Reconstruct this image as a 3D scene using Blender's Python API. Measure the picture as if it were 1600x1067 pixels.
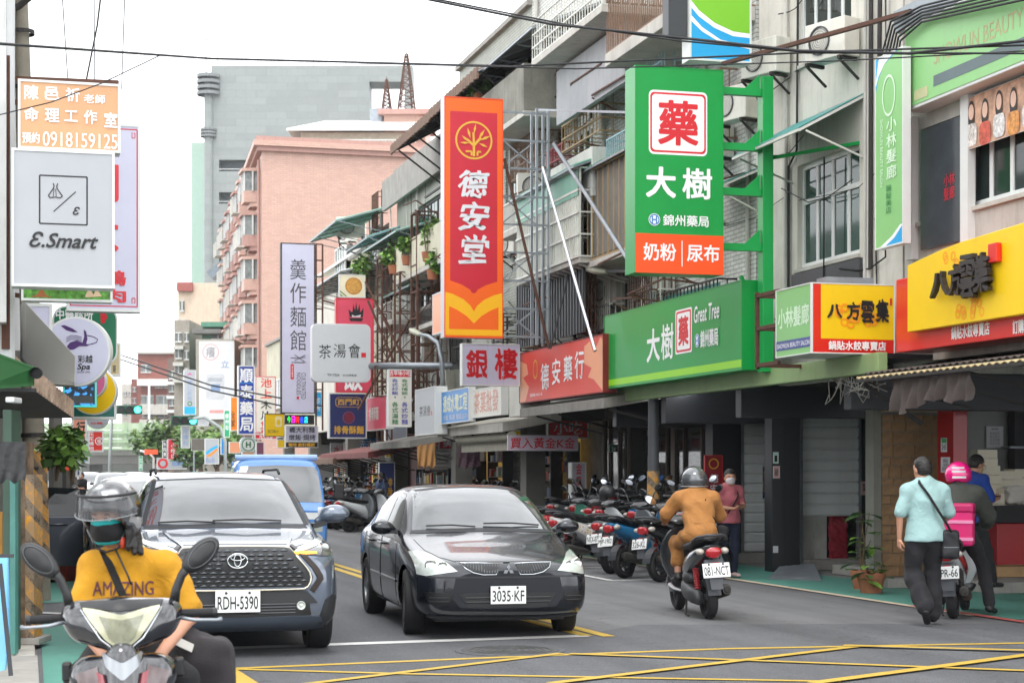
import bpy,bmesh,math,random,colorsys
import numpy as np
from mathutils import Matrix
from mathutils import Vector as VV
from mathutils.bvhtree import BVHTree
random.seed(7);R=random.Random(11)
S=bpy.context.scene
for o in list(bpy.data.objects):bpy.data.objects.remove(o)
COL=S.collection
PI=math.pi;sin_=math.sin;cos_=math.cos;rad_=math.radians
# camera (street runs along +Y, camera at the left kerb)
CH=1.63;F=2800.0;HOR=735.0;PSI=math.atan(760/F)
FW=VV((sin_(PSI),cos_(PSI),0));RT=VV((cos_(PSI),-sin_(PSI),0));UP=VV((0,0,1))
cd=bpy.data.cameras.new('camera');cam=bpy.data.objects.new('camera',cd);COL.objects.link(cam)
cam.location=(0,0,CH);cam.rotation_euler=(PI/2,0,-PSI)
cd.sensor_width=36;cd.lens=36*F/1600;cd.shift_y=(HOR-533.5)/1600
cd.clip_start=.1;cd.clip_end=3000
cd.dof.use_dof=True;cd.dof.focus_distance=17.5;cd.dof.aperture_fstop=5.6
S.camera=cam
# world: bright overcast sky
W=bpy.data.worlds.new('World');S.world=W;W.use_nodes=True
nt=W.node_tree;nt.nodes.clear()
sky=nt.nodes.new('ShaderNodeTexSky');sky.sky_type='NISHITA';sky.sun_disc=False
sky.sun_elevation=rad_(64);sky.sun_rotation=rad_(206)
hs=nt.nodes.new('ShaderNodeHueSaturation');hs.inputs['Saturation'].default_value=.15
mx=nt.nodes.new('ShaderNodeMix');mx.data_type='RGBA';mx.inputs['Factor'].default_value=.86
mx.inputs['B'].default_value=(17.5,17.8,18.3,1)
bg=nt.nodes.new('ShaderNodeBackground');bg.inputs['Strength'].default_value=.13
wo=nt.nodes.new('ShaderNodeOutputWorld')
nt.links.new(sky.outputs[0],hs.inputs['Color']);nt.links.new(hs.outputs[0],mx.inputs['A'])
cn=nt.nodes.new('ShaderNodeTexNoise');cn.inputs['Scale'].default_value=2.6;cn.inputs['Detail'].default_value=7;cn.inputs['Roughness'].default_value=.55;wc=nt.nodes.new('ShaderNodeTexCoord');nt.links.new(wc.outputs['Generated'],cn.inputs['Vector'])
cm=nt.nodes.new('ShaderNodeMapRange');cm.inputs['From Min'].default_value=.33;cm.inputs['From Max'].default_value=.68;cm.inputs['To Min'].default_value=.5;cm.inputs['To Max'].default_value=1.25;nt.links.new(cn.outputs['Fac'],cm.inputs[0])
vs_=nt.nodes.new('ShaderNodeVectorMath');vs_.operation='SCALE';nt.links.new(mx.outputs['Result'],vs_.inputs[0]);nt.links.new(cm.outputs[0],vs_.inputs['Scale'])
nt.links.new(vs_.outputs[0],bg.inputs['Color']);nt.links.new(bg.outputs[0],wo.inputs[0])
sl=bpy.data.lights.new('sun','SUN');sun=bpy.data.objects.new('sun',sl);COL.objects.link(sun)
sl.energy=.8;sl.angle=rad_(20);sl.color=(1,.97,.92)
sd=VV((-.2,-.4,.9));sun.rotation_euler=sd.to_track_quat('Z','Y').to_euler()
S.view_settings.view_transform='Standard';S.view_settings.look='None'
S.view_settings.exposure=.58;S.view_settings.gamma=1;S.view_settings.use_curve_mapping=False
S.cycles.max_bounces=5;S.cycles.diffuse_bounces=3;S.cycles.glossy_bounces=3;S.cycles.transmission_bounces=4
S.cycles.transparent_max_bounces=12;S.cycles.sample_clamp_indirect=8;S.cycles.caustics_reflective=False
# picture point -> world point
def ray(px,py):return RT*((px-800)/F)+FW+UP*(-(py-HOR)/F)
def atY(px,py,Y):d=ray(px,py);return VV((0,0,CH))+d*(Y/d.y)
def atX(px,py,X):d=ray(px,py);return VV((0,0,CH))+d*(X/d.x)
def atZ(px,py,Z=.0):d=ray(px,py);return VV((0,0,CH))+d*((Z-CH)/d.z)
def atD(px,py,D):return VV((0,0,CH))+ray(px,py)*D
def G(px,py):return atZ(px,py,0)
# materials
def hexc(h):
 h=h.lstrip('#');c=[int(h[i:i+2],16)/255 for i in(0,2,4)]
 return tuple((x/12.92 if x<=.04045 else((x+.055)/1.055)**2.4)for x in c)
MATS={}
def mat(name,col,rough=.6,metal=0.,var=.12,vs=3.,bump=0.,bs=40.,streak=0.,sc=(.06,.05,.04),coat=0.,spec=.5,emit=None,es=1.,alpha=1.,ior=1.5):
 if name in MATS:return MATS[name]
 if isinstance(col,str):col=hexc(col)
 m=bpy.data.materials.new(name);m.use_nodes=True;n=m.node_tree.nodes;l=m.node_tree.links
 b=n['Principled BSDF'];b.inputs['Roughness'].default_value=rough;b.inputs['Metallic'].default_value=metal
 b.inputs['Coat Weight'].default_value=coat;b.inputs['Specular IOR Level'].default_value=spec;b.inputs['IOR'].default_value=ior
 b.inputs['Coat Roughness'].default_value=.03;b.inputs['Coat IOR'].default_value=1.65
 tc=n.new('ShaderNodeTexCoord')
 ob=tc.outputs['Object']
 cur=None
 if var>0:
  nz=n.new('ShaderNodeTexNoise');nz.inputs['Scale'].default_value=vs;nz.inputs['Detail'].default_value=6;nz.inputs['Roughness'].default_value=.65
  l.new(ob,nz.inputs['Vector'])
  mr=n.new('ShaderNodeMapRange');mr.inputs['From Min'].default_value=.3;mr.inputs['From Max'].default_value=.72
  l.new(nz.outputs['Fac'],mr.inputs['Value'])
  mi=n.new('ShaderNodeMix');mi.data_type='RGBA'
  mi.inputs['A'].default_value=(*[c*(1-var*1.3)for c in col],1);mi.inputs['B'].default_value=(*[min(1,c*(1+var*.6))for c in col],1)
  l.new(mr.outputs[0],mi.inputs['Factor']);cur=mi.outputs['Result']
  rr=n.new('ShaderNodeMapRange');rr.inputs['To Min'].default_value=max(.03,rough*.85);rr.inputs['To Max'].default_value=min(1,rough*1.15+.02)
  l.new(nz.outputs['Fac'],rr.inputs['Value']);l.new(rr.outputs[0],b.inputs['Roughness'])
 if streak>0:
  mp=n.new('ShaderNodeMapping');mp.inputs['Scale'].default_value=(3.2,3.2,.35);l.new(ob,mp.inputs['Vector'])
  n2=n.new('ShaderNodeTexNoise');n2.inputs['Scale'].default_value=1.6;n2.inputs['Detail'].default_value=8;n2.inputs['Roughness'].default_value=.75
  l.new(mp.outputs[0],n2.inputs['Vector'])
  r2=n.new('ShaderNodeMapRange');r2.inputs['From Min'].default_value=.5;r2.inputs['From Max'].default_value=.78;r2.inputs['To Max'].default_value=streak
  l.new(n2.outputs['Fac'],r2.inputs['Value'])
  m2=n.new('ShaderNodeMix');m2.data_type='RGBA';m2.inputs['B'].default_value=(*sc,1)
  if cur:l.new(cur,m2.inputs['A'])
  else:m2.inputs['A'].default_value=(*col,1)
  l.new(r2.outputs[0],m2.inputs['Factor']);cur=m2.outputs['Result']
 if cur:l.new(cur,b.inputs['Base Color'])
 else:b.inputs['Base Color'].default_value=(*col,1)
 if bump>0:
  n3=n.new('ShaderNodeTexNoise');n3.inputs['Scale'].default_value=bs;n3.inputs['Detail'].default_value=5
  l.new(ob,n3.inputs['Vector']);bp=n.new('ShaderNodeBump');bp.inputs['Strength'].default_value=bump;bp.inputs['Distance'].default_value=.01
  l.new(n3.outputs['Fac'],bp.inputs['Height']);l.new(bp.outputs[0],b.inputs['Normal'])
 if emit:b.inputs['Emission Color'].default_value=(*(hexc(emit)if isinstance(emit,str)else emit),1);b.inputs['Emission Strength'].default_value=es
 if alpha<1:b.inputs['Alpha'].default_value=alpha
 MATS[name]=m;return m
def tiles(name,col,mortar,bw,bh,rough=.5,axis='YZ',var=.1,streak=.25,ms=.006):
 """small wall tiles: brick texture drives colour and fine relief"""
 if name in MATS:return MATS[name]
 m=mat(name,col,rough,var=var,vs=1.2,streak=streak)
 n=m.node_tree.nodes;l=m.node_tree.links;b=n['Principled BSDF']
 tc=[x for x in n if x.type=='TEX_COORD'][0]
 sp=n.new('ShaderNodeSeparateXYZ');cb=n.new('ShaderNodeCombineXYZ');l.new(tc.outputs['Object'],sp.inputs[0])
 ad=n.new('ShaderNodeMath');l.new(sp.outputs['X'],ad.inputs[0]);l.new(sp.outputs['Y'],ad.inputs[1])
 l.new(ad.outputs[0],cb.inputs[0]);l.new(sp.outputs['Z'],cb.inputs[1])
 br=n.new('ShaderNodeTexBrick');l.new(cb.outputs[0],br.inputs['Vector']);br.inputs['Scale'].default_value=1
 br.inputs['Brick Width'].default_value=bw;br.inputs['Row Height'].default_value=bh;br.inputs['Mortar Size'].default_value=ms
 br.inputs['Color1'].default_value=(1,1,1,1);br.inputs['Color2'].default_value=(.86,.87,.86,1);br.inputs['Mortar'].default_value=(*[q for q in(hexc(mortar)if isinstance(mortar,str)else mortar)],1)
 src=b.inputs['Base Color'].links[0].from_socket
 mu=n.new('ShaderNodeMix');mu.data_type='RGBA';mu.blend_type='MULTIPLY';mu.inputs['Factor'].default_value=1
 l.new(src,mu.inputs['A']);l.new(br.outputs['Color'],mu.inputs['B']);l.new(mu.outputs['Result'],b.inputs['Base Color'])
 bp=n.new('ShaderNodeBump');bp.inputs['Strength'].default_value=.5;bp.inputs['Distance'].default_value=.004;bp.invert=True
 l.new(br.outputs['Fac'],bp.inputs['Height']);l.new(bp.outputs[0],b.inputs['Normal'])
 return m
def glass(name,tint=(.02,.025,.028),rough=.03,ior=1.6,spec=.5,coat=0.):
 return mat(name,tint,rough,var=0,ior=ior,spec=spec,coat=coat)
 # objects
INV={}
def thing(name,label,cat,loc=(0,0,0),rz=0,group=None):
 o=bpy.data.objects.new(name,None);COL.objects.link(o);o.empty_display_size=.2
 o.location=loc;o.rotation_euler=(0,0,rz);tag(o,label,cat,group)
 INV[o.name]=(Matrix.Translation(loc)@Matrix.Rotation(rz,4,'Z')).inverted()
 return o
def tag(o,label=None,cat=None,group=None,kind=None):
 if label:o['label']=label
 if cat:o['category']=cat
 if group:o['group']=group
 if kind:o['kind']=kind
 return o
def copy_tree(o,parent=None):
 c=o.copy();COL.objects.link(c)
 if parent is not None:c.parent=parent
 for ch in list(o.children):copy_tree(ch,c)
 return c
class MB:
 def __init__(s):s.v=[];s.f=[];s.m=[];s.mi=0;s.M=None
 def add(s,vs,fs,mi=None):
  b=len(s.v)
  s.v+=[tuple(s.M@VV(p))for p in vs]if s.M is not None else[tuple(p)for p in vs]
  s.f+=[tuple(i+b for i in f)for f in fs];s.m+=[s.mi if mi is None else mi]*len(fs);return s
 def box(s,p0,p1,mi=None):
  x0,y0,z0=[min(a,b)for a,b in zip(p0,p1)];x1,y1,z1=[max(a,b)for a,b in zip(p0,p1)]
  return s.add([(x0,y0,z0),(x1,y0,z0),(x1,y1,z0),(x0,y1,z0),(x0,y0,z1),(x1,y0,z1),(x1,y1,z1),(x0,y1,z1)],[(0,3,2,1),(4,5,6,7),(0,1,5,4),(1,2,6,5),(2,3,7,6),(3,0,4,7)],mi)
 def cbox(s,c,sz,mi=None):return s.box([a-b/2 for a,b in zip(c,sz)],[a+b/2 for a,b in zip(c,sz)],mi)
 def bar(s,a,b,w,h=None,mi=None,up=(0,0,1)):
  a,b=VV(a),VV(b);h=h or w;d=(b-a)
  if d.length<1e-6:return s
  d.normalize();u=VV(up)
  if abs(d.dot(u))>.98:u=VV((1,0,0))
  r=d.cross(u).normalized()*w/2;u=r.cross(d).normalized()*h/2
  return s.add([a-r-u,a+r-u,a+r+u,a-r+u,b-r-u,b+r-u,b+r+u,b-r+u],[(0,1,2,3),(7,6,5,4),(0,4,5,1),(1,5,6,2),(2,6,7,3),(3,7,4,0)],mi)
 def tube(s,pts,r,n=8,mi=None,cap=True):
  pts=[VV(p)for p in pts];N=len(pts);rs=r if isinstance(r,(list,tuple))else[r]*N
  ref=VV((0,0,1));vs=[];pu=None
  for i,p in enumerate(pts):
   d=(pts[min(i+1,N-1)]-pts[max(i-1,0)]).normalized()
   if pu is None:
    u=ref if abs(d.dot(ref))<.95 else VV((1,0,0));a=d.cross(u).normalized()
   else:a=(pu-d*pu.dot(d)).normalized()
   pu=a;b=d.cross(a)
   for k in range(n):
    t=2*PI*k/n;vs.append(p+(a*cos_(t)+b*sin_(t))*rs[i])
  fs=[(i*n+k,i*n+(k+1)%n,(i+1)*n+(k+1)%n,(i+1)*n+k)for i in range(N-1)for k in range(n)]
  if cap:fs+=[tuple(range(n-1,-1,-1)),tuple((N-1)*n+k for k in range(n))]
  return s.add(vs,fs,mi)
 def cyl(s,a,b,r,r2=None,n=16,mi=None):return s.tube([a,b],[r,r if r2 is None else r2],n,mi)
 def ell(s,c,r,n=12,m=8,mi=None,rot=None):
  c=VV(c);r=(r,r,r)if isinstance(r,(int,float))else r;vs=[]
  for j in range(m+1):
   t=PI*j/m
   for k in range(n):
    q=2*PI*k/n;p=VV((r[0]*sin_(t)*cos_(q),r[1]*sin_(t)*sin_(q),r[2]*cos_(t)))
    vs.append(c+(rot@p if rot else p))
  fs=[(j*n+k,(j+1)*n+k,(j+1)*n+(k+1)%n,j*n+(k+1)%n)for j in range(m)for k in range(n)]
  return s.add(vs,fs,mi)
 def loft(s,rings,mi=None,cap=True,closed=True):
  n=len(rings[0]);vs=[p for r in rings for p in r];kk=n if closed else n-1
  fs=[(i*n+k,i*n+(k+1)%n,(i+1)*n+(k+1)%n,(i+1)*n+k)for i in range(len(rings)-1)for k in range(kk)]
  if cap:fs+=[tuple(range(n-1,-1,-1)),tuple((len(rings)-1)*n+k for k in range(n))]
  return s.add(vs,fs,mi)
 def lathe(s,prof,c,ax=(1,0,0),n=24,mi=None,cap=False):
  ax=VV(ax).normalized();u=ax.orthogonal().normalized();w=ax.cross(u);c=VV(c)
  rings=[[c+ax*a+(u*cos_(2*PI*k/n)+w*sin_(2*PI*k/n))*r for k in range(n)]for r,a in prof]
  return s.loft(rings,mi,cap)
 def poly(s,pts,nrm,t,mi=None):
  nrm=VV(nrm).normalized()*t;n=len(pts);a=[VV(p)for p in pts];b=[p+nrm for p in a]
  return s.add(a+b,[tuple(range(n-1,-1,-1)),tuple(range(n,2*n))]+[(i,(i+1)%n,n+(i+1)%n,n+i)for i in range(n)],mi)
 def build(s,name,mats,parent=None,smooth=False,bevel=0,sub=0,fix=False):
  me=bpy.data.meshes.new(name);me.from_pydata(s.v,[],s.f)
  mats=mats if isinstance(mats,(list,tuple))else[mats]
  for m in mats:me.materials.append(m)
  if len(mats)>1:me.polygons.foreach_set('material_index',s.m)
  if fix:
   bm=bmesh.new();bm.from_mesh(me);bmesh.ops.remove_doubles(bm,verts=bm.verts,dist=1e-5);bmesh.ops.recalc_face_normals(bm,faces=bm.faces);bm.to_mesh(me);bm.free()
  if smooth:me.shade_smooth()if smooth is True else smooth_angle(me,smooth)
  return link(name,me,parent,bevel,sub)
def smooth_angle(me,ang):
 me.shade_smooth();bm=bmesh.new();bm.from_mesh(me)
 for e in bm.edges:
  if len(e.link_faces)==2 and e.calc_face_angle(0)>ang:e.smooth=False
 bm.to_mesh(me);bm.free()
def link(name,me,parent=None,bevel=0,sub=0):
 o=bpy.data.objects.new(name,me);COL.objects.link(o)
 if parent is not None:
  inv=INV[parent.name];INV[o.name]=inv;me.transform(inv);o.parent=parent
 if sub:md=o.modifiers.new('s','SUBSURF');md.levels=md.render_levels=sub
 if bevel:md=o.modifiers.new('b','BEVEL');md.width=bevel;md.segments=2;md.limit_method='ANGLE';md.angle_limit=.6
 return o
def struct(o):return tag(o,kind='structure')
def stuff(o):return tag(o,kind='stuff')
def pieces(name,boxes,m,parent,bevel=0):
 """many alike boxes as single objects sharing one unit mesh per size"""
 cache={};out=[]
 for(c,sz)in boxes:
  k=tuple(round(q,3)for q in sz)
  if k not in cache:
   b=MB();b.cbox((0,0,0),k);me=bpy.data.meshes.new(name);me.from_pydata(b.v,[],b.f);me.materials.append(m);cache[k]=me
  o=bpy.data.objects.new(name,cache[k]);COL.objects.link(o)
  o.parent=parent
  M=(INV[parent.name]if parent is not None else Matrix())@Matrix.Translation(c)
  o.matrix_local=M;INV[o.name]=Matrix();out.append(o)
 return out
 # lettering
TC={}
def text_mesh(body,bold=0.,space=1.,shear=0.,font=None):
 k=(body,bold,space,shear)
 if k in TC:return TC[k].copy()
 c=bpy.data.curves.new('t','FONT');c.body=body;c.offset=bold;c.space_line=space;c.shear=shear;c.align_x='CENTER';c.resolution_u=3
 o=bpy.data.objects.new('t',c);COL.objects.link(o);dg=bpy.context.evaluated_depsgraph_get()
 me=bpy.data.meshes.new_from_object(o.evaluated_get(dg));bpy.data.objects.remove(o)
 TC[k]=me;return me.copy()
def lettering(body,o,r,u,w,h,m,parent,bold=.012,space=1.,shear=0.,name='lettering',ext=0.,keep=False,rot=0,wob=0.):
 """text fitted into a w x h box centred on point o, spanned by unit vectors r, u"""
 me=text_mesh(body,0,space,shear);n=len(me.vertices)
 a=np.empty(n*3,np.float32);me.vertices.foreach_get('co',a);a=a.reshape(-1,3)
 g=bold*.75;sh=[(0,0)]+([(g,0),(-g,0),(0,g),(0,-g)]if bold>.004 else[])+([(g*.8,g*.8),(-g*.8,g*.8),(g*.8,-g*.8),(-g*.8,-g*.8)]if bold>.024 else[])
 if len(sh)>1:
  fs0=[tuple(p.vertices)for p in me.polygons];bpy.data.meshes.remove(me);me=bpy.data.meshes.new('lettering')
  fs=[tuple(v+i*n for v in f)for i in range(len(sh))for f in fs0]
  a=np.concatenate([a+np.array([dx,dy,0],np.float32)for dx,dy in sh]);me.from_pydata(a.tolist(),[],fs)
 lay=np.repeat(np.arange(len(sh))*.00012,n)
 if rot:cs,sn=cos_(rot),sin_(rot);a[:,:2]=a[:,:2]@np.array([[cs,sn],[-sn,cs]])
 lo,hi=a.min(0),a.max(0);s=(w/(hi[0]-lo[0]),h/(hi[1]-lo[1]))
 if keep:s=(min(s),)*2
 x=(a[:,0]-(lo[0]+hi[0])/2)*s[0];y=(a[:,1]-(lo[1]+hi[1])/2)*s[1]
 if wob:
  q=h*wob;y=y+q*np.sin(x*9/max(w,h)*2+1.3);x=x+q*.8*np.sin(y*23/max(w,h)+.5)
 r,u,o=np.array(r),np.array(u),np.array(o)
 p=o+np.outer(x,r)+np.outer(y,u)+np.outer(lay,np.cross(r,u));me.vertices.foreach_set('co',p.astype(np.float32).ravel())
 me.materials.clear();me.materials.append(m);me.update()
 ob=link(name,me,parent)
 if ext:md=ob.modifiers.new('t','SOLIDIFY');md.thickness=ext;md.offset=1 if True else 0
 return ob
 # colours
WHITE=mat('white_sign_face','#d4d4d8',.45,var=.04,streak=.06);WARMW=mat('aged_white_sign_face','#dcd9cf',.5,var=.06,streak=.15)
GREYF=mat('pale_grey_sign_face','#a6a9ad',.45,var=.04,streak=.05)
LILAC=mat('lilac_white_sign_face','#c6c6da',.45,var=.04,streak=.04)
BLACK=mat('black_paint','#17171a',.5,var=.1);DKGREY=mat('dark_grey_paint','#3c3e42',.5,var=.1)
RED=mat('red_print','#d2202c',.4,var=.05,vs=1.5);CRIM=mat('crimson_print','#c81e34',.4,var=.05);ORNG=mat('orange_print','#f4650c',.4,var=.04)
YEL=mat('yellow_print','#f7b60e',.4,var=.03);YELB=mat('yellow_sign_face','#f0c60a',.4,var=.04,streak=.04)
GRN=mat('green_sign_face','#0a9440',.35,var=.05,streak=.05,spec=.4);LIME=mat('lime_print','#8fd21c',.4,var=.03)
PGRN=mat('pale_green_print','#86bf77',.4,var=.04,streak=.06);NAVY=mat('navy_print','#1c2a66',.4,var=.06)
BLUE=mat('blue_print','#2680c6',.4,var=.06,streak=.1);DBLUE=mat('deep_blue_print','#1d3f9a',.4,var=.06);CYANB=mat('cyan_blue_print','#1ea2dc',.4,var=.04)
TXTW=mat('white_print','#f0f0f0',.4,var=.02);TXTS=mat('silver_white_print','#dfe0e4',.35,var=.03);PINKR=mat('rose_print','#d84860',.5,var=.08,streak=.12)
CORAL=mat('coral_print','#dc4a3c',.45,var=.05,streak=.1);PEACH=mat('peach_print','#f0a47c',.45,var=.06);FADO=mat('faded_orange_print','#cc9a70',.5,var=.08,streak=.1)
GOLD=mat('gold_print','#e3b23c',.4,var=.05);PURP=mat('purple_print','#4a2a68',.5);VIOL=mat('violet_blue_print','#3b3fae',.5)
STEEL=mat('galvanised_steel','#9aa0a6',.45,metal=.7,var=.15,streak=.2);RUST=mat('rusty_steel','#5a3a2c',.8,var=.3,vs=14,bump=.3)
DKSTEEL=mat('dark_steel','#34312f',.6,metal=.3,var=.25,vs=8);ALU=mat('white_window_frame','#d9dbd8',.4,var=.05,streak=.1)
CONC=mat('grey_concrete','#9a9791',.85,var=.2,vs=2.5,bump=.3,bs=30,streak=.35);PCONC=mat('pale_concrete','#bdb9b0',.85,var=.15,vs=2,bump=.25,bs=25,streak=.4)
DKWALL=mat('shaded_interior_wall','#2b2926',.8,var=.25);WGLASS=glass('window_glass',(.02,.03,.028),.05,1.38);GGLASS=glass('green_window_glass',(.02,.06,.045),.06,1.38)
SKIN=mat('skin','#c48f74',.5,var=.06,vs=20);RUBBER=mat('rubber','#18181a',.75,var=.15);CHROME=mat('chrome','#c8ccd0',.12,metal=1,var=.05)
CABLE=mat('black_cable','#17171a',.6,var=.1)
def mirrorm():return mat('mirror_glass','#c8ccd2',.03,metal=1,var=0)
# signed-distance modelling (people, crowns of helmets, soft things)
import openvdb
def smin(a,b,k):
 if k<=0:return np.minimum(a,b)
 h=np.clip(.5+.5*(b-a)/k,0,1);return b*(1-h)+a*h-k*h*(1-h)
def sdf_mesh(prims,vox=.012,fold=0.,fs=18.,pad=.05,seed=0):
 """prims: ('c',a,b,ra,rb,k[,sq]) round cone; ('e',c,(r),k,R) ellipsoid; ('b',c,(h),round,k,R) box; ('-',prim) cut"""
 lo=np.array([1e9]*3);hi=-lo
 for p in prims:
  if p[0]=='-':continue
  if p[0]=='c':
   for q,r in((p[1],p[3]),(p[2],p[4])):lo=np.minimum(lo,np.array(q)-r);hi=np.maximum(hi,np.array(q)+r)
  else:
   r=max(p[2])*1.2;lo=np.minimum(lo,np.array(p[1])-r);hi=np.maximum(hi,np.array(p[1])+r)
 lo-=pad;hi+=pad;n=np.ceil((hi-lo)/vox).astype(int)+1
 X,Y,Z=np.meshgrid(*[lo[i]+vox*np.arange(n[i],dtype=np.float32)for i in range(3)],indexing='ij')
 P=np.stack([X,Y,Z],-1).astype(np.float32);D=None
 def ev(p):
  if p[0]=='c':
   a,b=np.array(p[1],np.float32),np.array(p[2],np.float32);ba=b-a;L=max(float(ba@ba),1e-9)
   t=np.clip(((P-a)@ba)/L,0,1);q=P-a-t[...,None]*ba
   if len(p)>6 and p[6]:q=q/np.array(p[6],np.float32)
   return np.sqrt((q*q).sum(-1))-(p[3]+(p[4]-p[3])*t),p[5]
  q=P-np.array(p[1],np.float32)
  Rm=p[4]if p[0]=='e' and len(p)>4 else(p[5]if p[0]=='b' and len(p)>5 else None)
  if Rm is not None:q=q@np.array(Rm,np.float32)
  if p[0]=='e':
   r=np.array(p[2],np.float32);k0=np.sqrt(((q/r)**2).sum(-1));k1=np.sqrt(((q/(r*r))**2).sum(-1))+1e-9
   return k0*(k0-1)/k1,p[3]
  h=np.array(p[2],np.float32)-p[3];a=np.abs(q)-h
  return np.sqrt((np.maximum(a,0)**2).sum(-1))+np.minimum(a.max(-1),0)-p[3],p[4]
 for p in prims:
  if p[0]=='-':
   d,k=ev(p[1]);D=-smin(-D,d,k);continue
  d,k=ev(p);D=d if D is None else smin(D,d,k)
 if fold:
  s=seed*1.7
  w=np.sin(X*fs+2.1*np.sin(Z*fs*.55+s)+s)*np.sin(Z*fs*1.3+1.6*np.sin(Y*fs*.8+s)+X*fs*.6)+.5*np.sin(Y*fs*1.9+Z*fs*1.1+s*2+2*np.sin(X*fs))
  D=D+fold*w
 g=openvdb.FloatGrid();g.background=vox*4;g.copyFromArray(np.ascontiguousarray(np.clip(D,-vox*4,vox*4),dtype=np.float32))
 pts,qd=g.convertToQuads(isovalue=.0)
 return pts*vox+lo,qd[:,::-1]
def sdf_obj(name,groups,m,parent,**kw):
 vs=[];fs=[];b=0
 for g in groups:
  prims,k=(g if isinstance(g,tuple)and isinstance(g[1],dict)else(g,{}));kk=dict(kw);kk.update(k)
  p,q=sdf_mesh(prims,**kk);vs.append(p);fs.append(q+b);b+=len(p)
 vs=np.concatenate(vs);fs=np.concatenate(fs)
 me=bpy.data.meshes.new(name);me.from_pydata(vs.tolist(),[],fs.tolist());me.materials.append(m);me.shade_smooth()
 return link(name,me,parent)
def rotm(ax,ang):return np.array(Matrix.Rotation(ang,3,ax))
# signs
class Pl:
 """a rectangle: top-left corner o, unit right r, unit down-less up u, width w, height h, outward normal n"""
 def __init__(s,o,r,u,w,h):
  s.o,s.r,s.u,s.w,s.h=VV(o),VV(r).normalized(),VV(u).normalized(),w,h;s.n=s.r.cross(s.u).normalized()
 def p(s,a,b,d=0.):return s.o+s.r*(a*s.w)-s.u*(b*s.h)+s.n*d
def plY(x0,y0,x1,y1,Y):
 a=atY(x0,(y0+y1)/2,Y);b=atY(x1,(y0+y1)/2,Y);c=(x0+x1)/2
 t=atY(c,y0,Y).z;z=atY(c,y1,Y).z;return Pl((a.x,Y,t),(1,0,0),(0,0,1),b.x-a.x,t-z)
def plX(x0,x1,ytop,ybot,X,near='r'):
 """sign in the plane X = const (parallel to the street); ytop / ybot measured at its nearer (right) end"""
 a=atX(x0,700,X);b=atX(x1,700,X);t=atX(x1,ytop,X).z;z=atX(x1,ybot,X).z
 return Pl((X,a.y,t),(0,-1,0),(0,0,1),a.y-b.y,t-z)
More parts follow.
